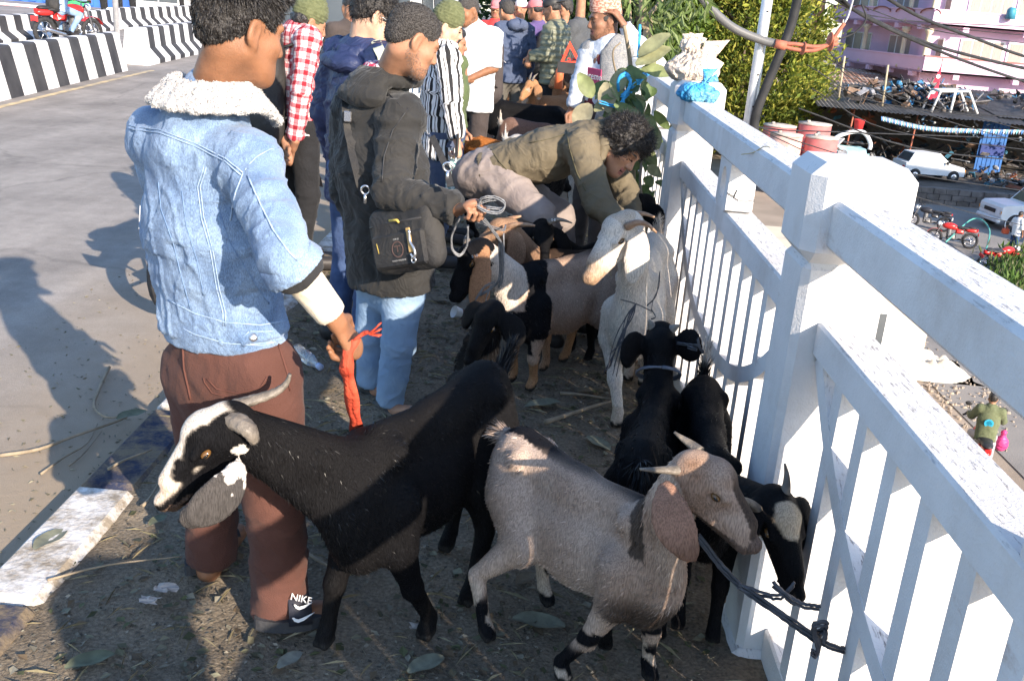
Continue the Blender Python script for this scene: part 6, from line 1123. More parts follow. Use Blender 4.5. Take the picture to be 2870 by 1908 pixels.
m_ = (J2['shL']+J2['shR'])/2; hp = (J2['hipL']+J2['hipR'])/2; ax = nrm(m_-hp); p2 = on_surface(R2['topG'], [m_-ax*.2-J2['fw']*.2], .006)[0]
MB().lathe([(.001, 0), (.05, 0), (.05, .003), (.001, .003)], p2, 20, axis=-J2['fw']).lathe([(.06, 0), (.08, 0), (.08, .003), (.06, .003)], p2, 22, axis=-J2['fw']).build('emblem', mat('cyan_print', (.03, .38, .55), (.02, .25, .4), 60, .7), R2['top'])
p = J2['wrR']+A(.05, -.1, -.45); P = [co(p+A(0, 0, .1), p+A(0, 0, .22), .02, .05, 0, .02), el(p, (.12, .12, .15), 0, .05)]; o, _ = sdf('carrier_bag', P, .012, mat('pink_plastic', (.60, .06, .20), (.5, .04, .16), 8, .4), None, disp=folds(.01)); tag(o, 'pink plastic bag hanging beside the olive hoodie rider', 'bag')
p = gd(2328, 588, GZ); J = stand(p[0], p[1], 60, 1.68, GZ); J['elL'] = J['shL']-J['rt']*.12-A(0, 0, .22); J['wrL'] = J['elL']-J['rt']*.16-A(0, 0, .15); person('man in a white shirt and blue shorts carrying a red can on the street below', J, SK4, m_white, cloth('blue_shorts', (.04, .08, .18)), None, 'short', m_hair, None, .02, .012, sleeve=.6, legend=.5, tr=1.1, topname='shirt')
pc = J['wrL']+A(0, 0, -.16); o = MB().box(pc-A(.12, .1, .1), pc+A(.12, .1, .1), bev=.03).tube(smoothpath([pc+A(-.08, 0, .1), pc+A(0, 0, .17), pc+A(.08, 0, .1)], 3), .015, 6).build('fuel_can', mat('orange_can', (.62, .10, .04), None, 5, .5), None, base=pc); tag(o, 'orange red can in the hand of the white shirt man', 'can')
p = at(1848, 375, 47.5); J = stand(p[0], 47.5, 200, 1.5, p[2]-1.05); person('small figure in a red shirt beside the stripped car', J, SK2, m_redp, m_djean, None, 'short', m_hair, None, .03, .016, hands=False)
for i, (x, y, c_, lb) in enumerate([(240, 38, m_blackp, 'pedestrian in black behind the far barrier'), (275, 42, m_redp, 'pedestrian in red behind the far barrier'), (306, 36, m_dkbr, 'pedestrian in dark clothes beside the thin post'), (418, 30, m_redp, 'distant pedestrian in red behind the farthest barrier')]):
    Y = (33, 34, 36, 46)[i]; p = at(x, y, Y); J = stand(p[0], Y, 90, 1.65, RZ); J['head'][0] = p[0]; person(lb, J, SK2, c_, m_blackp, None, 'short', m_hair, None, .035, .018, hands=False, grp='pedestrians across the road')
# ---- vehicles behind the crowd
van = carmodel('pale_van', 'white utility van standing behind the white polo man', (at(1100, 60, 13.5)[0]-1.0, 15.0, RZ+.06), math.radians(180), 4.2, 1.65, [(-2.0, .45), (-2.05, .9), (-2.0, 1.15), (.7, 1.2), (1.7, 1.15), (2.02, 1.0), (2.05, .5), (1.95, .4)], [(-1.95, 1.1), (-1.85, 1.95), (.75, 1.98), (1.35, 1.14)], (-1.2, 1.35), .34, m_carw, 'van')
bus = carmodel('minibus', 'white minibus with teal stripe behind the plaid shirt man', (at(790, 40, 12)[0], 14.2, RZ), math.radians(180), 5, 1.9, [(-2.4, .4), (-2.45, .9), (-2.4, 1.15), (1.7, 1.15), (2.3, 1.1), (2.35, .5), (2.3, .4)], [(-2.4, 1.1), (-2.3, 2.2), (1.75, 2.2), (2.25, 1.12)], (-1.5, 1.5), .34, m_carw, 'minibus')
MB().box((at(790, 40, 12)[0]-.8, 11.72, 1.0), (at(790, 40, 12)[0]+.8, 11.75, 1.08)).build('teal_stripe', mat('teal_stripe', (.05, .35, .32), None, 5, .5), bus)
b_ = motorbike('dark motorbike parked on the road behind the denim jacket', (-1.72, 5.72, RZ), math.radians(12), m_mblk, .1)
# ================================================================== GOATS
m_hide = mat('goat_hide', (1.1, 1.1, 1.1), (.66, .66, .66), 380, .6, attr='col', spec=.05, bump=[(380, .4), (40, .2)], stretch=(1, 1, .14), contrast=(.4, .62)); m_fur = mat('goat_fur', (1, 1, 1), None, 5, .33, attr='col', spec=.22)
m_horn = mat('horn', (.10, .085, .07), (.20, .17, .14), 30, .5, bump=[(40, .5)], spec=.4); m_hornb = mat('horn_brown', (.22, .12, .07), (.34, .22, .14), 30, .5, bump=[(40, .5)], spec=.4); m_geye = mat('goat_eye', (.13, .065, .02), None, 5, .15, spec=.6); m_pup = mat('pupil', (.01, .01, .01), None, 5, .1)
BLACK = A(.0058, .0058, .007); SOOT = A(.0105, .0098, .010); WHITE = A(.66, .60, .54); CREAM = A(.58, .46, .36); TAN = A(.36, .22, .14); GREYB = A(.33, .225, .165); FAWN = A(.42, .30, .22); RUST = A(.30, .11, .03); BROWN = A(.19, .105, .07); HOOF = A(.03, .027, .025)
def mixv(c, d, w): w = np.clip(w, 0, 1)[:, None]; return c*(1-w)+np.asarray(d)*w
def sst(x, a, b): t = np.clip((x-a)/(b-a), 0, 1); return t*t*(3-2*t)
def goat(label, F, H, h, hpos, hdir, hup=(0, 0, 1), s=1.0, col=None, horns=None, ears=None, feet=None, tail=(0, .10), fur=9000, vox=.011, hv=.0065, grp='goats', hornm=None, sag=0.0, fl=1.0, bulk=1.0, ew=.034):
    F, H = A(F[0], F[1], 0), A(H[0], H[1], 0); f = nrm(F-H); sd = A(f[1], -f[0], 0); Z = A(0, 0, 1); root = thing('goat', label, 'goat', (F+H)/2, grp); M = (F+H)/2; Ln = np.linalg.norm(F-H); n = (sd, .68*bulk)
    P = [co(F+Z*.61*h+f*.03, M+Z*(.60-sag)*h, .20*h, .215*h, 0, .05*h, n), co(M+Z*(.60-sag)*h, H+Z*.67*h, .215*h, .175*h, 0, .05*h, n), co(F+Z*.86*h-f*.02, M+Z*.85*h, .115*h, .10*h, 0, .06*h, n), co(M+Z*.85*h, H+Z*.88*h-f*.02, .10*h, .13*h, 0, .06*h, (sd, .85)), co(H+Z*.78*h-f*.03, H+Z*.66*h-f*.10*h, .165*h, .13*h, 0, .05*h, (sd, .8)), co(F+Z*.70*h+f*.10*h, F+Z*.5*h+f*.06*h, .14*h, .12*h, 0, .05*h, (sd, .75))]
    P += [el(H+sd*q*.10*h+Z*.90*h+f*.02, (.045*h,)*3, 0, .05*h) for q in (-1, 1)]+[el(F+sd*q*.085*h+Z*.88*h, (.05*h,)*3, 0, .05*h) for q in (-1, 1)]+[el(M*.35+H*.65+sd*q*.19*h+Z*.70*h, A(.06, .06, .09)*h, 0, .06*h, None, True) for q in (-1, 1)]
    R = hframe(hdir, hup); o = np.asarray(hpos, float); W = lambda *p: o+R@(A(*p)*s); hb = W(0, -.05, -.03)
    P += [co(F+Z*.76*h+f*.04*h, hb, .122*h, .052*s, 1, .06*h, (sd, .8)), co(F+Z*.62*h+f*.12*h, W(0, -.03, -.055), 0.10*h, .036*s, 1, .05*h, (sd, .75))]
    ft = feet or [F+sd*-.11*h, F+sd*.11*h, H-sd*.11*h-f*.03, H+sd*.11*h-f*.03]
    ft = [A(p[0], p[1], 0) for p in ft]
    for i0 in (0, 2):
        if (ft[i0]-ft[i0+1])@sd > 0: ft[i0], ft[i0+1] = ft[i0+1], ft[i0]
    for i, p in enumerate(ft):
        p = A(p[0], p[1], 0); q = -1 if i % 2 == 0 else 1
        if i < 2:
            T = F+sd*q*.11*h+Z*.50*h; K = (T*.45+(p+Z*.05*h)*.55)*A(1, 1, 0)+Z*.275*h+f*.012; fe = p+Z*.085*h-f*.005; P += [co(F+sd*q*.09*h+Z*.66*h, T, .105*h, .085*h, 0, .04*h), co(T, K, .075*h, .042*h, 2, .025*h), co(K, K-Z*.01, .046*h, .045*h, 2, .02*h), co(K, fe, .040*h, .032*h, 9, .015*h)]
        else:
            T = H+sd*q*.09*h+Z*.68*h; S_ = H+f*.13*h+sd*q*.125*h+Z*.50*h; K = p+Z*.31*h-f*.085*h+sd*q*.005; fe = p+Z*.085*h-f*.02*h; P += [co(T, S_, .15*h, .105*h, 0, .05*h, (sd, .7)), co(S_, K, .088*h, .042*h, 3, .03*h), co(K, fe, .043*h, .032*h, 9, .015*h)]
        P += [co(fe, p+Z*.04*h+f*.01, .036*h, .038*h, 9, .01*h)]
        for q2 in (-1, 1): P += [co(p+Z*.036*h+sd*q2*.016*h, p+f*.035*h+Z*.016*h+sd*q2*.018*h, .026*h, .022*h, 4, .004*h)]
    tb = H+Z*.93*h-f*.185*h; tv = -f*tail[0]+Z*tail[1]; P += [co(H+Z*.88*h-f*.12*h, tb, .05*h, .032*h, 5, .03*h), co(tb, tb+tv, .03*h, .018*h, 5, .01*h)]
    def C_(a, b, ra, rb, tg=6, k=.02): return co(W(*a), W(*b), ra*s, rb*s, tg, k*s)
    def E_(a, r_, tg=6, k=.015, sub=False): return el(W(*a), A(*r_)*s, tg, k*s, R, sub)
    HP = [E_((0, -.035, .0), (.051, .066, .058)), C_((0, .0, .005), (0, .145, -.026), .043, .026), C_((0, -.01, .036), (0, .13, .006), .031, .020, 6, .022), E_((0, .172, -.026), (.0245, .024, .0225), 7, .012), C_((0, -.03, -.046), (0, .145, -.052), .034, .015, 6, .02), E_((0, .165, -.052), (.017, .018, .012), 7, .01), E_((0, .0, .052), (.034, .035, .02), 6, .02), co(W(0, -.045, -.02), W(0, -.045, -.02)+nrm(F+Z*.74*h-W(0, -.045, -.02))*.07*s, .044*s, .048*s, 1, .03*s)]
    for x in (-1, 1): HP += [C_((x*.036, .0, .032), (x*.040, .045, .022), .012, .008, 6, .012), E_((x*.046, .024, .008), (.012, .017, .010), 6, .006, True), E_((x*.040, .085, -.012), (.012, .035, .016), 6, .015, True), E_((x*.012, .192, -.018), (.006, .009, .006), 7, .003, True), C_((x*.022, .165, -.043), (x*.026, .125, -.048), .003, .003, 7, .002)]
    ear_t = ears or [(.075, .01, .15), (.075, .01, .15)]
    for x, e in zip((-1, 1), ear_t):
        b = W(x*.05, -.052, -.004); t = np.asarray(e) if isinstance(e, np.ndarray) else (e[2] if isinstance(e[0], np.ndarray) else b+s*(R[:, 0]*x*e[0]+R[:, 1]*e[1]-Z*e[2])); md = b*.5+t*.5+R@(A(x*.022, 0, .018)*s)
        if isinstance(e, tuple) and isinstance(e[0], np.ndarray): b, md = e[0], e[1]
        nn = nrm(R@A(x*.75, .65, .1)); ed = nrm(t-b); nn = nrm(nn-ed*(nn@ed)); bz = [b*(1-q)**2+2*(2*md-.5*b-.5*t)*q*(1-q)+t*q*q for q in np.linspace(0, 1, 8)]; wz = [ew*s*w_ for w_ in (.30, .52, .78, .96, 1.0, .86, .58, .22)]; HP += [co(bz[q], bz[q+1], wz[q], wz[q+1], 8, .010*s, (nn, .22)) for q in range(7)]
    EB = [W(-.05, -.052, -.004), W(.05, -.052, -.004)]; ET = [np.asarray(e) if isinstance(e, np.ndarray) else (e[2] if isinstance(e[0], np.ndarray) else b_+s*(R[:, 0]*x*e[0]+R[:, 1]*e[1]-Z*e[2])) for x, e, b_ in zip((-1, 1), ear_t, EB)]; EB = [e[0] if isinstance(e, tuple) and isinstance(e[0], np.ndarray) else b_ for e, b_ in zip(ear_t, EB)]
    bo, G = sdf('body', P, vox, m_hide, root, join=[(HP, hv)])
    V = G['V']; hl = (V-o)@R/s; I = dict(P=V, u=((V-H)@f)/Ln, w=V[:, 2]/h, v=((V-M)@sd), t=G['t'], hl=hl, n=lambda sc, k=0: fbm(V*sc+k, 3), h=h, er=np.minimum(*[np.linalg.norm(V-b_, axis=1)/max(.02, np.linalg.norm(t_-b_))+(1e3 if False else 0)*0 for b_, t_ in zip(EB, ET)]))
    c = col(I); c = np.where((I['t'] == 4)[:, None], HOOF, c); c = np.clip(c*(1+.12*I['n'](9, 4))[:, None], .004, .9); setattr_col(bo, c)
    if fur:
        p, nn, vi = scatter(G, fur); tg = G['t'][vi]; d = np.zeros_like(p); d[:] = -f*.85-Z*.5; lm = np.isin(tg, (2, 3, 9)); d[lm] = -Z-f*.25; d[tg == 1] = nrm(F-hb)*A(.8, .8, .8)-Z*.5-f*.3; d[tg == 6] = -R[:, 1]; d[tg == 7] = -R[:, 1]*.5-Z*.4; d[tg == 8] = R@A(0, 0, -1); d[tg == 5] = nrm(tv)
        Ls = np.full(len(p), .017); Ls[lm] = .009; Ls[tg == 6] = .007; Ls[tg == 7] = .003; Ls[tg == 8] = .003; Ls[tg == 5] = .045; Ls[tg == 1] = .019; top = (nn[:, 2] > .75) & (tg == 0); Ls[top] = .02
        keep = tg != 4; d = d-nn*((d*nn).sum(1))[:, None]; lift = np.where(tg == 5, .5, .10)[:, None]; d = nrm_rows(nrm_rows(d)+nn*lift+rng.normal(size=p.shape)*.13); cc = c[vi]*rng.choice([.55, .75, 1.0, 1.2, 1.5], len(p))[:, None]
        blades('coat', p[keep]-nn[keep]*.002, d[keep], (Ls*rng.uniform(.6, 1.25, len(p))*fl)[keep], .003 if vox < .012 else .0045, m_fur, bo, np.clip(cc[keep], 0, 1), bend=(-Z*.004+nn[keep]*0))
    for x in (-1, 1):
        ey = MB().ball(W(x*.040, .023, .010), (.0105*s, .0135*s, .009*s), R=R).build('eye', m_geye, root, True); MB().ball(W(x*.0475, .025, .010), (.0045*s, .0085*s, .0035*s), nu=8, nv=5, R=R).build('pupil', m_pup, ey, True)
    for hn in (horns if horns is not None else [[(-.024, -.04, .048), (-.035, -.08, .075), (-.055, -.125, .085)], [(.024, -.04, .048), (.035, -.08, .075), (.055, -.125, .085)]]):
        pts = smoothpath([W(*q) for q in hn], 6); k = len(pts); rr = [(.0195*(1-(i/(k-1))**1.3)+.003)*s*(1+.06*math.sin(i*2.4)) for i in range(k)]; MB().tube(pts, rr, 9, flat=.75).build('horn', hornm or m_horn, root, True)
    return dict(root=root, G=G, W=W, R=R, o=o, body=bo, f=f, sd=sd)
def allc(c): return lambda I: np.repeat(A(*c)[None], len(I['P']), 0)
# -- black goat with white blaze in the foreground
def c1(I):
    c = mixv(allc(BLACK)(I), SOOT, .5+.5*I['n'](4)); hl = I['hl']; bl = sst(.023+.010*I['n'](25)-np.abs(hl[:, 0]+.002), -.004, .005)*sst(hl[:, 2], -.018, -.004)*sst(hl[:, 1], -.085, -.07)*np.isin(I['t'], (6, 7)); c = mixv(c, WHITE*A(1.05, 1, .93), bl*1.0); c = mixv(c, CREAM, bl*sst(hl[:, 1], .09, .15)); e = I['t'] == 8; sp = e*(1-sst(I['er'], .1, .62)+.32*I['n'](70) > .5); c = mixv(c, WHITE, sp*1.0); c = mixv(c, A(.10, .09, .085), e*(1-sp)*.6); nz = (I['t'] == 7)*(hl[:, 2] < -.03); c = mixv(c, A(.12, .08, .06), nz*.8); return c
g1 = goat('black goat with white blazed face and long speckled ear in front of the brown sweatpants', (-.335, 2.25), (-.11, 2.68), .66, at(492, 1012, 2.06), nrm(-.72*CR+.69*CD-.02*CF), nrm(-.54*CR-.58*CD-.59*CF), 1.06, c1, [[(.026, -.045, .045), (.05, -.10, .045), (.055, -.16, -.0), (.04, -.19, -.05)], [(-.026, -.04, .05), (-.06, -.085, .08), (-.12, -.12, .09), (-.19, -.12, .10)]] if False else [], [(at(548, 1062, 2.03), at(505, 1148, 1.955), at(414, 1198, 1.94)), at(470, 1130, 2.2)], [gd(752, 1482), gd(985, 1462), gd(1032, 1262), gd(1080, 1385)], (.06, .06), 46000, .0095, .0055, bulk=.95, ew=.032)
hm_ = smoothpath([at(540, 935, 2.12), at(580, 922, 2.14), at(630, 905, 2.16), at(658, 885, 2.17), at(668, 862, 2.17)], 6); MB().tube(hm_, [(.022*(1-.72*(i/(len(hm_)-1))))*(1+.05*math.sin(i*2.2)) for i in range(len(hm_))], 10, flat=.7).build('horn', m_horn, g1['root'], True)
hm_ = smoothpath([at(520, 958, 2.07), at(548, 972, 2.04), at(575, 992, 2.02), at(588, 1016, 2.03)], 6); MB().tube(hm_, [(.030*(1-.55*(i/(len(hm_)-1))**1.5))*(1+.04*math.sin(i*2.2)) for i in range(len(hm_))], 10, flat=.75).build('horn', m_horn, g1['root'], True)
# -- grey brown goat in the foreground
def c2(I):
    t, hl = I['t'], I['hl']; c = mixv(allc(GREYB)(I), A(.52, .40, .325), .5+.6*I['n'](6)); c = mixv(c, BLACK*2, sst(I['w'], .93, .985)*(t == 0)*(np.abs(I['v']) < .03)); c = mixv(c, A(.03, .025, .022), ((t == 1) & (np.abs(I['u']-1.13+.25*(I['w']-.8)) < .07+.03*I['n'](20)))*.85); c = mixv(c, A(.045, .03, .022), (t == 0)*sst(I['u'], .9, 1.1)*sst(.62-I['w'], .0, .12)*.9); c = mixv(c, CREAM*.9, (t == 1)*sst(I['u'], 1.2, 1.4)*.4)
    fl_ = np.isin(t, (2, 9)) & (I['u'] > .5); c = mixv(c, FAWN, np.isin(t, (2, 3))*.45); c = mixv(c, BLACK*1.5, (fl_ & (np.abs(I['w']-.30) < .035+.02*I['n'](30)))*1.0); c = mixv(c, BLACK*1.5, (t == 9)*sst(.23-I['w'], -.02, .04)*((I['v'] > -9)*1.0)); c = mixv(c, CREAM, (t == 9)*((I['n'](14, 9) > .25)*.8)); c = mixv(c, A(.24, .14, .09), (t == 6)*(.55+.4*I['n'](18))); c = mixv(c, A(.05, .035, .028), (t == 6)*(np.abs(hl[:, 0]) < .022)*sst(hl[:, 1], -.02, .05)*.9); c = mixv(c, A(.09, .06, .05), (t == 7)*.85); c = mixv(c, A(.30, .17, .12), (t == 8)*1.0); c = mixv(c, A(.14, .08, .055), (t == 8)*sst(I['er'], .55, 1.0)*.8); c = mixv(c, CREAM, (t == 0)*(I['w'] < .38)*.3); return c
g2 = goat('grey brown goat with black knees and drooping ears nearest the camera', (.325, 2.16), (.045, 2.45), .565, at(1632, 1118, 1.985), nrm(A(.66, -.22, -.52)), nrm(A(.45, -.15, .8)), .93, c2, [], [at(1660, 1190, 2.1), (at(1536, 1112, 1.94), at(1550, 1200, 1.875), at(1602, 1290, 1.87))], [gd(1290, 1562), gd(1490, 1560), gd(1255, 1388), gd(1118, 1468)], (.05, -.02), 44000, .0095, .0055, ew=.032, bulk=.92)
for pts, rr in (([(1585, 1082, 1.99), (1550, 1082, 1.97), (1510, 1082, 1.95), (1474, 1080, 1.94)], .0165), ([(1612, 1040, 2.03), (1590, 1022, 2.05), (1570, 1008, 2.06), (1553, 995, 2.07)], .0145)): q = smoothpath([at(*p) for p in pts], 5); MB().tube(q, [rr*(1-.85*i/(len(q)-1))+.001 for i in range(len(q))], 9, flat=.8).build('horn', m_horn, g2['root'], True)
cb = lambda I: mixv(allc(BLACK)(I), SOOT, .5+.5*I['n'](4))
# -- black goat turned away
g3 = goat('black goat turned away from the camera wearing a grey collar', (.455, 2.98), (.36, 2.50), .56, at(1520, 790, 3.13), nrm(A(.12, .95, -.20)), (0, 0, 1), 1.0, cb, [[(-.03, -.02, .05), (-.045, -.03, .075)], [(.03, -.02, .05), (.055, -.03, .07)]], [at(1450, 838, 3.02), at(1588, 808, 3.02)], [gd(1470, 1300), gd(1560, 1290), gd(1392, 1500), gd(1515, 1475)], (.03, -.06), 32000, .010, .007, bulk=1.12)
ax_ = nrm(A(.455, 2.98, .43)-g3['o']); cc_ = g3['o']+ax_*.105; u_ = nrm(np.cross(ax_, A(1, 0, 0))); w_ = np.cross(ax_, u_); MB().tube([cc_+.070*(u_*math.cos(a)+w_*math.sin(a)) for a in np.linspace(0, 6.283, 22)], .008, 6, flat=.6).build('collar', mat('grey_collar', (.12, .13, .16), None, 5, .7), g3['root'], True)
# -- black goat with pale forehead patch against the railing
def c4(I):
    c = cb(I); hl = I['hl']; pt = (I['t'] == 6)*sst(1.1+.5*I['n'](30)-(hl[:, 0]/.036)**2-((hl[:, 1]-.01)/.045)**2, 0, .35)*(hl[:, 2] > .0); c = mixv(c, A(.50, .40, .29), pt*1.0); c = mixv(c, WHITE*.8, (I['t'] == 5)*sst(I['w'], 1.0, 1.08)); th = np.isin(I['t'], (1,))*(I['n'](30, 3) > .45)*(I['w'] < .75); return mixv(c, WHITE*.7, th*.8)
g4 = goat('black goat with pale forehead patch and cream tail tip pressed against the railing', (.565, 2.52), (.605, 3.02), .55, at(1795, 1205, 2.14), nrm(A(.22, -.72, -.62)), nrm(A(.1, -.62, .75)), .98, c4, [], [at(1835, 1268, 2.22), at(1712, 1250, 2.12)], [gd(1640, 1470), gd(1560, 1440), A(.55, 3.0, 0), A(.66, 3.0, 0)], (.02, .13), 30000, .010, .0065)
for pts, rr in (([(1808, 1140, 2.16), (1812, 1115, 2.17), (1812, 1090, 2.18), (1808, 1068, 2.18)], .0155), ([(1752, 1180, 2.14), (1730, 1160, 2.12), (1708, 1150, 2.10), (1690, 1152, 2.08)], .0165)): q = smoothpath([at(*p) for p in pts], 5); MB().tube(q, [rr*(1-.85*i/(len(q)-1))+.001 for i in range(len(q))], 9, flat=.8).build('horn', m_horn, g4['root'], True)
# -- white goat
def c5(I):
    t, hl = I['t'], I['hl']; c = mixv(allc(A(.66, .60, .53))(I), A(.60, .51, .42), .5+.5*I['n'](5)); c = mixv(c, A(.36, .22, .13), (t == 7)*.9+(t == 6)*sst(hl[:, 1], .07, .15)*.7); c = mixv(c, A(.45, .33, .22), (t == 9)*(I['w'] < .12)*.5+(t == 5)*.5); return mixv(c, A(.42, .30, .2), (t == 6)*(hl[:, 2] > .03)*(hl[:, 1] < -.01)*.5)
g5 = goat('white goat with brown nose and short brown horns standing by the railing', (.455, 3.98), (.565, 4.48), .70, at(1425, 542, 3.73), nrm(A(-.55, -.42, -.62)), nrm(A(-.42, -.35, .8)), 1.15, c5, [], [at(1452, 658, 3.68), at(1410, 640, 3.92)], [gd(1420, 978), gd(1482, 885), A(.52, 4.45, 0), A(.64, 4.4, 0)], (.03, .08), 30000, .0105, .0065, hornm=m_hornb, ew=.026)
for pts in ([(1436, 505, 3.78), (1458, 494, 3.80), (1482, 492, 3.82), (1507, 500, 3.84)], [(1446, 522, 3.68), (1468, 513, 3.66), (1492, 518, 3.66), (1512, 536, 3.67)]): q = smoothpath([at(*p) for p in pts], 5); MB().tube(q, [.021*(1-.8*i/(len(q)-1))+.002 for i in range(len(q))], 9, flat=.7).build('horn', m_hornb, g5['root'], True)
# -- tan goat with black collar of hair and black face
def c6(I):
    t, hl = I['t'], I['hl']; c = mixv(allc(A(.36, .245, .18))(I), A(.44, .33, .26), .5+.6*I['n'](6)); c = mixv(c, BLACK*1.5, (t == 0)*sst(I['w'], .93, 1.0)); bd = np.isin(t, (0, 1))*(np.abs(I['u']-1.05+.2*(I['w']-.75)) < .12+.05*I['n'](12)); c = mixv(c, BLACK*1.5, bd*1.0); c = mixv(c, BLACK*1.5, np.isin(t, (0, 1))*(I['u'] > .98)*(I['w'] < .66)); c = mixv(c, A(.58, .50, .43), (t == 1)*(I['u'] > 1.17)*(I['w'] > .66)*1.0); c = mixv(c, BLACK*1.4, (t == 6)*1.0+(t == 7)*1.0); c = mixv(c, A(.34, .18, .10), (t == 8)*1.0); c = mixv(c, BLACK*1.5, (t == 2)*(I['w'] > .30)*(I['n'](8) > -.1)); return mixv(c, A(.34, .18, .09), (t == 9)*.9)
g6 = goat('tan goat with black face and black mane band, twine round its neck', (.02, 4.20), (.36, 4.55), .615, at(1092, 598, 3.97), nrm(A(-.52, -.30, -.80)), nrm(A(-.7, -.2, .55)), 1.0, c6, [[(.026, -.03, .045), (.045, -.05, .06), (.09, -.075, .06)]], [at(1100, 738, 3.86), at(1070, 690, 4.1)], [gd(1180, 878), gd(1225, 898), gd(1300, 832), A(.44, 4.5, 0)], (.04, .06), 30000, .0105, .007)
# -- goats half hidden in the group
c7 = lambda I: mixv(mixv(allc(A(.12, .07, .045))(I), TAN, .5+.7*I['n'](6)), BLACK, (I['t'] == 0)*.8)
g7 = goat('brown faced goat with two pale tan horns behind the tan goat', (.10, 4.52), (.50, 4.66), .60, at(1152, 540, 4.36), nrm(A(-.75, -.35, -.45)), (0, 0, 1), 1.0, c7, [], None, None, (.04, .05), 6000, .014, .009)
for pts in ([(1165, 525, 4.34), (1190, 518, 4.33), (1215, 518, 4.32), (1232, 520, 4.3)], [(1160, 512, 4.40), (1180, 503, 4.42), (1200, 498, 4.44)]): q = smoothpath([at(*p) for p in pts], 5); MB().tube(q, [.019*(1-.8*i/(len(q)-1))+.002 for i in range(len(q))], 9, flat=.8).build('horn', m_hornb, g7['root'], True)
g8 = goat('black goat with a white numbered horn in the middle of the group', (.30, 4.72), (.68, 4.88) if False else (.55, 4.95), .60, at(1250, 545, 4.55), nrm(A(.1, -.8, -.5)), (0, 0, 1), 1.0, cb, [], None, None, (.04, .05), 6000, .014, .009)
q = smoothpath([at(*p) for p in [(1262, 512, 4.5), (1280, 506, 4.5), (1300, 508, 4.5), (1318, 514, 4.5)]], 5); hb_ = MB().tube(q, [.018*(1-.85*i/(len(q)-1))+.001 for i in range(len(q))], 9, flat=.8).build('horn', m_horn, g8['root'], True)
textobj('5·8', .016, at(1275, 507, 4.47), CR, -CD, m_wht, g8['root'])
textobj('5·10', .014, at(1094, 590, 3.80), nrm(CR+CD*-.3), nrm(-CD-CR*.3), m_wht, g6['root'])
g9 = goat('small black shaggy goat with lowered head behind the foreground black goat', (-.14, 3.30), (-.16, 3.62), .46, at(1122, 742, 3.22), nrm(A(-.35, -.55, -.70)), nrm(A(-.2, -.6, .6)), .85, cb, [], [(.06, 0, .10), (.06, 0, .10)], None, (.03, .05), 10000, .012, .008, fl=1.5)
g10 = goat('black goat head beside the second railing post under the bending man', (.48, 5.02), (.50, 5.45), .64, at(1470, 478, 4.92), nrm(A(-.72, -.45, -.35)), (0, 0, 1), .95, cb, [], [(.05, 0, .12), (.05, 0, .12)], None, (.04, .05), 6000, .013, .008)
# -- goats further back, seen between the people
def far(label, px, Y, dx, h, hp, hd, col, fur=2600, **k): p = at(*px, Y); x = p[0]; return goat(label, (x+dx[0], Y+dx[1]), (x, Y), h, at(*hp), nrm(A(*hd)), (0, 0, 1), 1.0, col, fur=fur, vox=.017, hv=.011, **k)
def c_or(I): c = mixv(allc(BLACK)(I), RUST, sst(I['w'], .62, .8)*(I['u'] < .6)*1.0); c = mixv(c, RUST*1.1, (I['t'] == 5)*1.0); return c
far('goat with shaggy rust coloured rump and black legs behind the striped shirt', (1112, 350), 7.2, (.45, .10), .72, (1270, 400, 7.3), (.8, .1, -.4), c_or, 7000, fl=2.0, tail=(.02, -.14))
far('black goat with pale tail in the middle distance', (1150, 240), 10.2, (.60, .05), .72, (1330, 270, 10.1), (.6, -.2, -.7), lambda I: mixv(cb(I), WHITE, (I['t'] == 5)*.9), tail=(.03, -.1))
far('dull brown goat with white rump spot above the bending man', (1185, 270), 9.0, (.55, .0), .68, (1340, 300, 9.0), (.6, -.2, -.7), lambda I: mixv(mixv(allc(A(.13, .075, .06))(I), A(.18, .11, .085), .5+.5*I['n'](6)), WHITE*.8, (I['t'] == 5)*.8))
far('white backed goat just behind the bending man', (1200, 300), 8.0, (.45, -.04), .66, (1310, 330, 8.0), (.6, -.2, -.7), lambda I: mixv(allc(A(.55, .53, .50))(I), A(.4, .36, .32), .5+.5*I['n'](4)))
cbr = lambda I: mixv(mixv(mixv(allc(A(.23, .11, .055))(I), A(.32, .17, .09), .5+.6*I['n'](6)), A(.42, .22, .11), (I['t'] == 6)*.7+(I['t'] == 8)*.8), A(.5, .42, .36), (I['n'](5, 8) > .55)*.6)
far('brown goat lying near the patterned cap man with its head facing left', (1305, 215), 11.4, (-.42, -.05), .72, (1222, 200, 11.1), (-.6, -.45, -.6), cbr)
far('second brown goat behind the lying one', (1285, 165), 13.2, (-.55, .05), .74, (1200, 190, 13.1), (-.5, -.4, -.6), cbr)
far('dark faced tan goat chewing near the red warning triangle', (1330, 205), 11.8, (-.30, -.02), .74, (1290, 175, 11.6), (-.6, -.5, -.5), lambda I: mixv(mixv(allc(A(.30, .16, .09))(I), BLACK*2, (I['n'](7) > .1)*.8), A(.45, .25, .12), (I['t'] == 6)*.6))
far('black goat with looped horn behind the brown goats', (1262, 170), 13.6, (.3, .1), .80, (1258, 158, 13.5), (-.5, -.7, -.3), cb)
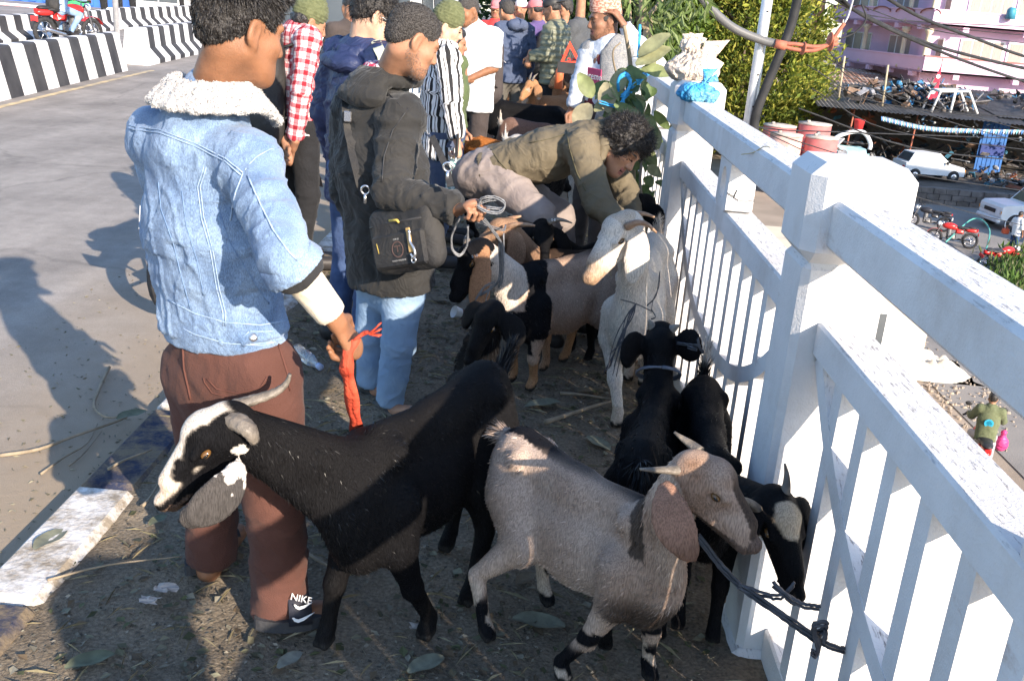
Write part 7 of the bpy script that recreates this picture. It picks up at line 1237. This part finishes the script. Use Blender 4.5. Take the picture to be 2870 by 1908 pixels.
# ================================================================== SMALL THINGS
m_twine = mat('grey_twine', (.16, .165, .18), (.26, .265, .28), 40, .6, bump=[(150, .4)], spec=.4); m_dtw = mat('dark_twine', (.035, .037, .045), (.07, .072, .085), 40, .55, spec=.4)
def rope(name, label, lines, M, r=.004, cat='rope', grp=None, flat=.5, base=None):
    t = thing(name, label, cat, at(*lines[0][0]) if base is None else base, grp)
    for L_ in lines:
        P = smoothpath([at(*q) if not isinstance(q, np.ndarray) else q for q in L_], 6)
        for k in range(2): MB().tube([p+A(*rng.normal(size=3))*r*.12+A(0, .3*r, (k-.5)*r*1.5) for p in P], r, 5, flat=flat).build('strand', M, t, True)
    return t
rope('twine_leads', 'bunch of grey plastic twine leads looped in the windbreaker man hand', [[(1098, 480, 3.46), (1110, 458, 3.42), (1140, 455, 3.42), (1163, 470, 3.42), (1150, 490, 3.42), (1115, 485, 3.43), (1095, 470, 3.45)], [(1095, 475, 3.44), (1125, 462, 3.43), (1158, 462, 3.43), (1160, 480, 3.43), (1120, 478, 3.44)], [(1085, 490, 3.46), (1110, 500, 3.5), (1135, 530, 3.6), (1152, 560, 3.68), (1155, 620, 3.75), (1150, 650, 3.8)], [(1085, 488, 3.46), (1112, 506, 3.5), (1140, 540, 3.6), (1158, 570, 3.68), (1158, 640, 3.75), (1148, 660, 3.8)], [(1080, 495, 3.46), (1100, 510, 3.5), (1140, 525, 3.8), (1160, 530, 4.1), (1165, 520, 4.3)], [(1060, 500, 3.5), (1042, 540, 3.55), (1042, 575, 3.6), (1060, 588, 3.62), (1075, 565, 3.62), (1078, 520, 3.55)], [(1150, 560, 3.68), (1150, 640, 3.78), (1130, 665, 3.82), (1105, 680, 3.85)], [(1130, 660, 3.82), (1120, 690, 3.84), (1122, 715, 3.84)], [(1140, 650, 3.8), (1115, 662, 3.82), (1095, 690, 3.84)], [(1160, 540, 3.7), (1160, 600, 3.75), (1148, 650, 3.78)]], m_twine, .0042)
rope('tether', 'dark twine tether from the black patched goat tied to a railing picket', [[(1610, 1235, 2.0), (1660, 1300, 1.98), (1710, 1350, 1.95), (1780, 1400, 1.9), (1840, 1440, 1.86), (1880, 1470, 1.84)], [(1612, 1245, 2.0), (1665, 1312, 1.98), (1715, 1360, 1.95), (1785, 1408, 1.9), (1840, 1448, 1.86), (1880, 1475, 1.84)], [(1700, 1350, 1.95), (1760, 1370, 1.93), (1800, 1375, 1.92), (1830, 1345, 1.92)], [(1780, 1345, 1.93), (1815, 1375, 1.9), (1850, 1395, 1.88), (1890, 1400, 1.87)], [(1880, 1470, 1.84), (1905, 1440, 1.8), (1875, 1445, 1.8), (1885, 1490, 1.8), (1880, 1510, 1.8), (1870, 1500, 1.8)], [(1885, 1475, 1.82), (1915, 1490, 1.8), (1945, 1498, 1.8)], [(1875, 1460, 1.82), (1900, 1455, 1.8), (1900, 1480, 1.8)]], m_dtw, .0058)
for q in range(7): pass
rope('tether', 'frayed dark twine hanging from the white goat neck', [[(1520, 625, 3.8), (1518, 660, 3.78), (1505, 690, 3.74), (1500, 720, 3.7)], [(1520, 628, 3.8), (1512, 680, 3.76), (1490, 705, 3.72)]]+[[(1465, 700, 3.72), (1450+random.uniform(-8, 8), 730, 3.7), (1430+random.uniform(-14, 10), 780, 3.68), (1405+random.uniform(-22, 22), 830+random.uniform(-20, 40), 3.66)] for _ in range(9)]+[[(1430, 690, 3.74), (1465, 700, 3.72), (1500, 716, 3.7)], [(1500, 712, 3.7), (1510, 730, 3.68), (1500, 735, 3.68)]], m_dtw, .0022)
rope('tether', 'short dark twine tying the turned away goat to the railing', [[(1560, 790, 3.05), (1590, 795, 3.0), (1612, 797, 2.95)], [(1608, 780, 2.95), (1612, 800, 2.94), (1622, 812, 2.94)], [(1585, 800, 3.0), (1605, 806, 2.96)]], m_dtw, .004)
rope('wire_tie', 'black wire tied round the short railing spindle', [[at(1675, 445, 3.50), at(1690, 455, 3.49), at(1700, 463, 3.49)], [at(1690, 455, 3.48), at(1697, 440, 3.47)], [at(1700, 463, 3.49), at(1738, 463, 3.49)]], m_dtw, .003, base=at(1690, 455, 3.48))
o = MB().tube(smoothpath([at(1708, 356, 3.4), at(1735, 352, 3.3), at(1760, 338, 3.2), at(1775, 340, 3.15)], 5), .0018, 5).build('straw', mat('straw', (.62, .52, .30), (.5, .4, .22), 20, .7), None, True, base=at(1708, 356, 3.4)); tag(o, 'single dry straw lying across the top rail', 'straw')
# sack and blue bag on the second post
m_sack = mat('pale_plastic', (.70, .60, .52), (.62, .54, .47), 14, .45, bump=[(18, .5)], crease=(16, .9)); m_blueb = mat('blue_plastic', (.05, .36, .66), (.25, .52, .66), 8, .35, bump=[(18, .5)], crease=(20, .9))
m_sack = mat('pale_plastic_sack', (.50, .41, .34), (.60, .52, .45), 10, .5, bump=[(25, .5), (70, .4)], crease=(14, 1.6)); m_blueb = mat('blue_plastic_bag', (.02, .23, .50), (.16, .40, .55), 9, .35, bump=[(25, .5)], crease=(16, 1.8))
def crump(c, a): return lambda V, N_, u: a*(1-2*np.abs(vnoise(np.stack([np.arctan2(V[:, 1]-c[1], V[:, 0]-c[0])*4.5, np.hypot(V[:, 0]-c[0], V[:, 1]-c[1])*14, V[:, 2]*11], -1)+1.2*vnoise(V*15)[:, None])))+a*1.1*fbm(V*17, 3)
def flap(P, M, par, nm):
    P = [np.asarray(p, float) for p in P]; V = []; n = 8
    for i in range(n):
        for k in range(n): a_, b_ = i/(n-1), k/(n-1); q = (P[0]*(1-a_)+P[1]*a_)*(1-b_)+(P[3]*(1-a_)+P[2]*a_)*b_; V.append(q+A(.3, 1, .2)*.012*vnoise(np.array([a_*3.3, b_*3.3, nm.__hash__() % 7])))
    o = obj(nm, V, [(i*n+k, i*n+k+1, (i+1)*n+k+1, (i+1)*n+k) for i in range(n-1) for k in range(n-1)], M, par, True); m_ = o.modifiers.new('thick', 'SOLIDIFY'); m_.thickness = .002
c = A(.735, 5.18, 1.352); ps = thing('plastic_sack', 'knotted pale plastic sack on top of the second railing post', 'sack', c)
P = [el(c+A(0, 0, .045), (.13, .115, .05), 0, .03), el(c+A(.01, 0, .08), (.10, .09, .045), 0, .03), co(c+A(-.0, 0, .09), c+A(-.015, 0, .135), .085, .03, 0, .03), co(c+A(-.015, 0, .135), c+A(-.03, .0, .165), .028, .036, 0, .02)]
sdf('sack_body', P, .0055, m_sack, ps, disp=crump(c, .010)); flap([c+A(-.05, 0, .145), c+A(.01, -.01, .145), c+A(.03, -.02, .225), c+A(-.07, -.01, .215)], m_sack, ps, 'sack_mouth'); flap([c+A(-.04, .02, .145), c+A(.02, .02, .14), c+A(.06, .03, .20), c+A(-.03, .04, .225)], m_sack, ps, 'sack_mouth'); flap([c+A(.02, 0, .12), c+A(.10, .0, .10), c+A(.17, .02, .20), c+A(.05, .01, .19)], m_sack, ps, 'sack_flap'); flap([c+A(.05, -.02, .10), c+A(.13, -.02, .05), c+A(.15, -.02, .09), c+A(.08, -.02, .13)], m_sack, ps, 'sack_corner')
c = A(.75, 4.93, 1.266); pb = thing('plastic_bag', 'knotted blue plastic bag on the top rail beside the pale sack', 'bag', c); P = [el(c+A(-.035, 0, .036), (.068, .055, .042), 0, .02), el(c+A(.045, .0, .034), (.05, .05, .038), 0, .012), co(c+A(.015, 0, .06), c+A(.02, 0, .10), .036, .014, 0, .02)]
sdf('bag_body', P, .005, m_blueb, pb, disp=crump(c, .008)); flap([c+A(.01, 0, .10), c+A(.03, 0, .10), c+A(.075, .01, .16), c+A(.0, .0, .155)], m_blueb, pb, 'bag_handle'); flap([c+A(.02, -.01, .10), c+A(.03, -.01, .095), c+A(.08, -.02, .10), c+A(.07, -.01, .14)], m_blueb, pb, 'bag_handle')
# bundle of fodder branches tied to the railing
fb = thing('fodder_bundle', 'bundle of leafy branches hung on the railing with blue rope', 'branches', at(1460, 400, 5.9)); m_bl = mat('big_leaf', (1, 1, 1), (.8, .8, .8), 40, .55, attr='col', spec=.3); N, L, b = nodes(m_bl); tr_ = N.new('ShaderNodeBsdfTranslucent'); ad = N.new('ShaderNodeMixShader'); ad.inputs[0].default_value = .25; L.new(b.inputs['Base Color'].links[0].from_socket, tr_.inputs[0]); L.new(b.outputs[0], ad.inputs[1]); L.new(tr_.outputs[0], ad.inputs[2]); L.new(ad.outputs[0], N['Material Output'].inputs[0])
def leaf(c, d, up, ln, w, col, par, nm='leaf', M=None, curl=.15, base=None):
    d = nrm(d); s = nrm(np.cross(d, up)); u = np.cross(s, d); V = []; n = 7
    for i in range(n):
        t = i/(n-1); ww = w*math.sin(math.pi*(t*.92+.04))**.75; p = c+d*ln*t+u*(-curl*ln*t*t+.02*ln*math.sin(t*9)); V += [p-s*ww+u*ww*.35, p, p+s*ww+u*ww*.3]
    F = [(i*3+k, i*3+k+1, i*3+k+4, i*3+k+3) for i in range(n-1) for k in range(2)]; o = obj(nm, V, F, M or m_bl, par, True, None, base); cc = np.repeat(A(*col)[None], len(V), 0)*rng.uniform(.8, 1.2, (len(V), 1)); cc[1::3] *= 1.25; setattr_col(o, np.clip(cc, 0, 1)); return o
GRN = [(.10, .15, .05), (.14, .19, .07), (.20, .23, .10), (.07, .11, .04), (.28, .28, .15), (.34, .30, .19)]
for pts, rr in (([(1455, 470, 5.6), (1458, 330, 5.7), (1455, 200, 5.75), (1450, 130, 5.75), (1438, 60, 5.7)], .02), ([(1440, 380, 5.7), (1450, 250, 5.7), (1420, 170, 5.65), (1412, 120, 5.6), (1430, 98, 5.6)], .008), ([(1470, 360, 5.7), (1475, 240, 5.75), (1490, 180, 5.7)], .008), ([(1410, 280, 5.5), (1450, 330, 5.6), (1470, 400, 5.6)], .007), ([(1480, 480, 5.4), (1475, 400, 5.5), (1490, 300, 5.6)], .01)): P = smoothpath([at(*p) for p in pts], 4); MB().tube(P, [rr*(1-.5*i/(len(P)-1)) for i in range(len(P))], 7).build('branch', m_stem, fb, True)
for (x, y, Y, dx, dy, ln, w, ci) in [(1470, 130, 5.6, 50, -40, .20, .045, 4), (1465, 150, 5.6, 70, -40, .2, .05, 4), (1478, 158, 5.6, 60, 10, .16, .04, 2), (1395, 190, 5.55, 5, 50, .16, .05, 5), (1365, 225, 5.5, -25, -45, .15, .045, 2), (1360, 240, 5.5, -20, 30, .15, .06, 5), (1440, 160, 5.6, -20, 40, .16, .05, 4), (1400, 265, 5.5, 35, 25, .18, .06, 1), (1470, 265, 5.5, 25, 40, .17, .06, 2), (1490, 285, 5.5, 20, 45, .15, .05, 4)]:
    c = at(x, y, Y); leaf(c, at(x+dx, y+dy, Y-.03)-c, nrm(A(-.3, -.8, .6)), ln, w, GRN[ci], fb)
for _ in range(150):
    x = random.gauss(1455, 26); y = random.uniform(150, 480); c = at(x, y, random.uniform(5.45, 5.9)); d = nrm(A(random.gauss(0, .7), random.gauss(-.3, .5), random.gauss(-.5, .5))); leaf(c, d, nrm(A(random.gauss(0, .5), -.8, .6)), random.uniform(.06, .16), random.uniform(.018, .04), GRN[random.choice((0, 0, 1, 1, 2, 3, 3, 4))], fb)
rope('blue_rope', 'bright blue rope tying the leafy bundle to the rail', [[(1425, 215, 5.55), (1425, 185, 5.5), (1440, 172, 5.5), (1452, 185, 5.5), (1448, 205, 5.5), (1435, 225, 5.5)], [(1432, 222, 5.5), (1460, 195, 5.6), (1485, 170, 5.7), (1520, 160, 6.4)], [(1435, 228, 5.5), (1465, 200, 5.6), (1490, 172, 5.7), (1525, 162, 6.4)], [(1380, 235, 5.5), (1420, 245, 5.5), (1438, 228, 5.5)], [(1470, 130, 5.6), (1473, 90, 5.65), (1474, 60, 5.7)], [(1434, 230, 5.5), (1438, 245, 5.5)]], mat('blue_rope', (.03, .25, .50), (.05, .34, .62), 40, .5), .008)
# red warning triangle beyond the goats
wt = thing('warning_triangle', 'red reflective warning triangle standing behind the goats', 'sign', at(1315, 130, 9.6)); c3_ = [at(1313, 95, 9.55), at(1288, 150, 9.55), at(1340, 148, 9.55)]; ctr = sum(c3_)/3
b = MB()
for i in range(3):
    a, d = c3_[i], c3_[(i+1) % 3]; b.extr([a, d, d+(ctr-d)*.42, a+(ctr-a)*.42], (0, .02, 0))
b.build('frame', mat('red_reflector', (.75, .07, .03), (.6, .05, .03), 30, .4), wt); p = at(1314, 160, 9.55); MB().box(p-A(.12, .01, .04), p+A(.12, .01, .06)).build('foot', m_black, wt); p = at(1316, 138, 9.6); textobj('Yatri', .10, p, A(1, 0, 0), A(0, 0, 1), m_redp, wt)
o = MB().lathe([(.045, 0), (.045, .19), (.03, .22), (.03, .25)], at(1286, 205, 11.0), 12).build('bottle', mat('orange_bottle', (.55, .13, .05), None, 5, .4), None, True, base=at(1286, 210, 11.0)); tag(o, 'small orange capped bottle among the brown goats', 'bottle')
# ---- ground litter
def gp(x, y): return gd(x, y, 0.0)
G_L = 'fallen leaves on the pavement'
LC = [(.11, .12, .075), (.16, .165, .12), (.14, .11, .07), (.20, .20, .16), (.08, .10, .045)]; m_dleaf = mat('dry_leaf', (1, 1, 1), (.75, .75, .75), 50, .75, attr='col')
named = [((345, 1215), 35, -25, .055, 'pale rolled leaf left of the brown trouser leg'), ((270, 970), 30, -10, .09, 'green trampled leaf beside the forked twig'), ((1190, 1350), 40, -30, .06, 'grey leaf between the legs of the grey brown goat'), ((1350, 1010), 20, 10, .09, 'broad green leaf in front of the white goat'), ((1330, 905), 50, 0, .09, 'long curled dark leaf left of the white goat hooves'), ((735, 905), 25, -10, .07, 'torn pale green leaf beside the faded jeans'), ((150, 1545), 30, -10, .08, 'brown leaf at the bottom left corner'), ((1040, 700), -35, -8, .09, 'pale narrow leaf near the black goat nose'), ((1180, 1430), 70, 8, .10, 'long pale green strip leaf under the grey brown goat'), ((940, 1555), 30, -15, .08, 'dark leaf at the bottom edge under the black goat'), ((80, 1270), 30, -20, .09, 'dark green leaf on the kerb edge'), ((640, 1545), 20, -15, .06, 'small leaf at the bottom edge left of centre'), ((1290, 930), -60, 5, .11, 'long flat leaf strip behind the grey brown goat')]
for (x, y), dx, dy, ln, lb in named: c = gp(x, y)+A(0, 0, .008); d = gp(x+dx, y+dy)-gp(x, y); tag(leaf(c, d, A(0, 0, 1), ln*1.5, ln*.36, random.choice(LC), None, 'fallen_leaf', m_dleaf, .05, c), lb, 'leaf', G_L)
def litter(name, label, n, size, asp, cols, dens, z=.004, flat=.12):
    P = np.stack([rng.uniform(-1.3, .62, n*3), rng.uniform(1.6, 8.0, n*3)**1, np.zeros(n*3)], -1); w = dens(P); P = P[rng.random(len(P)) < w][:n]; P[:, 2] = pave_z(P[:, 0], P[:, 1])+z+rng.random(len(P))*.006; a = rng.random(len(P))*6.283; D = nrm_rows(np.stack([np.cos(a), np.sin(a), rng.normal(size=len(P))*flat], -1)); m_ = len(P)
    S_ = size*rng.uniform(.3, 1.6, m_)[:, None]; s = nrm_rows(np.cross(D, A(0, 0, 1)+rng.normal(size=(m_, 3))*.25)); u = np.cross(s, D); V = np.stack([P, P+D*S_*.4+s*S_*asp*rng.uniform(.5, 1.4, (m_, 1))+u*S_*.08, P+D*S_, P+D*S_*.55-s*S_*asp*rng.uniform(.5, 1.4, (m_, 1))+u*S_*.06], 1).reshape(-1, 3); i = np.arange(m_)[:, None]*4; F = np.concatenate([i+[[0, 1, 2]], i+[[0, 2, 3]]]); c = np.asarray(cols)[rng.integers(0, len(cols), m_)]*rng.uniform(.6, 1.35, m_)[:, None]
    o = obj(name, V, F, m_dleaf, None); setattr_col(o, np.clip(np.repeat(c, 4, 0), 0, 1)); o['kind'] = 'stuff'; o['label'] = label; o['category'] = 'litter'
dn = lambda P: np.clip(.40+.5*fbm(np.stack([P[:, 0]*2, P[:, 1]*2, P[:, 0]*0], -1), 2)+.25*(P[:, 0] > -.9), .06, 1)
litter('leaf_litter', 'broken leaf fragments scattered over the pavement', 4600, .026, .32, [(.10, .095, .055), (.16, .15, .10), (.12, .085, .05), (.21, .19, .14), (.075, .08, .035)], dn)
litter('chaff', 'fine chaff and crumbs trodden into the pavement', 22000, .011, .3, [(.12, .10, .07), (.19, .165, .12), (.07, .06, .045), (.25, .22, .17)], dn, .002)
litter('straw_litter', 'straw stalks strewn over the pavement', 2000, .075, .012, [(.30, .25, .15), (.20, .17, .10), (.26, .24, .16)], dn, .006, .06)
P = np.stack([-1.46-1.0*rng.random(700)**2, rng.uniform(1.8, 6, 700), np.full(700, RZ+.006)], -1); a = rng.random(700)*6.28; D = np.stack([np.cos(a), np.sin(a), a*0], -1); V, F, c = leafcloud(P, D, .022, .16, [(.2, .17, .11), (.14, .13, .09), (.24, .22, .16)]); o = obj('gutter_litter', V, F, m_dleaf, None); setattr_col(o, c); o['kind'] = 'stuff'; o['label'] = 'straw and leaf bits along the gutter'; o['category'] = 'litter'
G_T = 'twigs on the ground'
for pts, r, z, lb in [([(0, 1060), (90, 1045), (170, 1015), (270, 980), (300, 965)], .008, RZ, 'long bare twig from the left edge to the kerb'), ([(252, 855), (232, 900), (218, 945), (245, 970), (285, 968)], .008, RZ, 'forked grey twig standing beside the kerb'), ([(95, 1100), (150, 1060), (200, 1030), (225, 985)], .005, RZ, 'thin curved twig below the long twig'), ([(160, 1080), (195, 1050), (235, 1000)], .004, RZ, 'short thin twig beside the kerb'), ([(1255, 985), (1300, 970), (1360, 950), (1410, 935)], .012, 0, 'stout brown stick behind the grey brown goat'), ([(1290, 915), (1340, 918), (1420, 930)], .008, 0, 'brown stick left of the white goat'), ([(680, 1270), (720, 1295), (770, 1325)], .008, 0, 'broken stick behind the black goat front leg'), ([(110, 1345), (250, 1310), (420, 1290)], .004, 0, 'thin grey stalk across the pavement near the kerb'), ([(1230, 690), (1260, 735), (1290, 760), (1330, 775)], .004, 0, 'dry stalk below the tan goat'), ([(330, 1175), (350, 1150), (372, 1110)], .006, 0, 'short dark stick left of the brown trousers'), ([(250, 1090), (285, 1070), (350, 1045)], .006, .0, 'short pale stick on the kerb')]:
    P = smoothpath([gd(x, y, z)+A(0, 0, r*1.4+.008) for x, y in pts], 4); o = MB().tube(P, [r*(1-.5*i/(len(P)-1)) for i in range(len(P))], 6).build('twig', m_stem, None, True, base=P[0]); tag(o, lb, 'twig', G_T)
# plastic bottle, cup, paper scraps
bt = thing('plastic_bottle', 'crushed clear plastic bottle lying behind the brown trousers', 'bottle', gp(705, 840)); a, e = gp(682, 818)+A(0, 0, .03), gp(735, 858)+A(0, 0, .03); dd = e-a; Ln = np.linalg.norm(dd); m_pet = mat('clear_plastic', (.75, .8, .85), None, 5, .1, trans=.85, spec=.5)
MB().lathe([(.02, 0), (.031, .01), (.03, Ln*.25), (.026, Ln*.35), (.031, Ln*.45), (.029, Ln*.7), (.013, Ln*.9), (.013, Ln*.97)], a, 14, axis=dd).build('shell', m_pet, bt, True); MB().lathe([(.015, Ln*.95), (.016, Ln*1.06), (.002, Ln*1.06)], a, 12, axis=dd).build('cap', mat('bottle_cap', (.35, .42, .6), None, 5, .5), bt, True)
cu = thing('paper_cup', 'small white and maroon paper cup on the ground beside the tan goat', 'cup', gp(1060, 735)); a = gp(1070, 738)+A(0, 0, .03); MB().lathe([(.024, 0), (.034, .07), (.035, .072), (.033, .068), (.022, .004)], a, 16, axis=(-.7, -.4, .3), cap=False).build('cup_shell', m_wht, cu, True); MB().lathe([(.0243, -.001), (.0285, .03)], a, 16, axis=(-.7, -.4, .3), cap=False).build('maroon_band', m_maroon, cu, True)
for i, (x, y, s_, lb) in enumerate([(385, 1362, .03, 'crumpled white paper scrap on the sunlit strip'), (345, 1390, .024, 'second smaller paper scrap beside the sunlit strip'), (1170, 1228, .03, 'white scrap between the black and grey goats'), (960, 1450, .02, 'tiny white wrapper beside the black goat hoof')]):
    c = gp(x, y)+A(0, 0, .01); X, Y_ = np.meshgrid(np.linspace(-1, 1, 7), np.linspace(-1, 1, 7), indexing='ij'); V = np.stack([c[0]+X*s_+.3*s_*vnoise(np.stack([X*2, Y_*2, X*0+i], -1)), c[1]+Y_*s_*.7, c[2]+.35*s_*np.abs(vnoise(np.stack([X*2.2, Y_*2.2, X*0+i+9], -1)))], -1).reshape(-1, 3); ii = np.arange(49).reshape(7, 7); o = obj('paper_scrap', V, np.stack([ii[:-1, :-1], ii[1:, :-1], ii[1:, 1:], ii[:-1, 1:]], -1).reshape(-1, 4), mat('scrap_paper', (.42, .37, .33), (.32, .28, .25), 30, .8), None, False, None, c); tag(o, lb, 'paper', 'paper scraps')
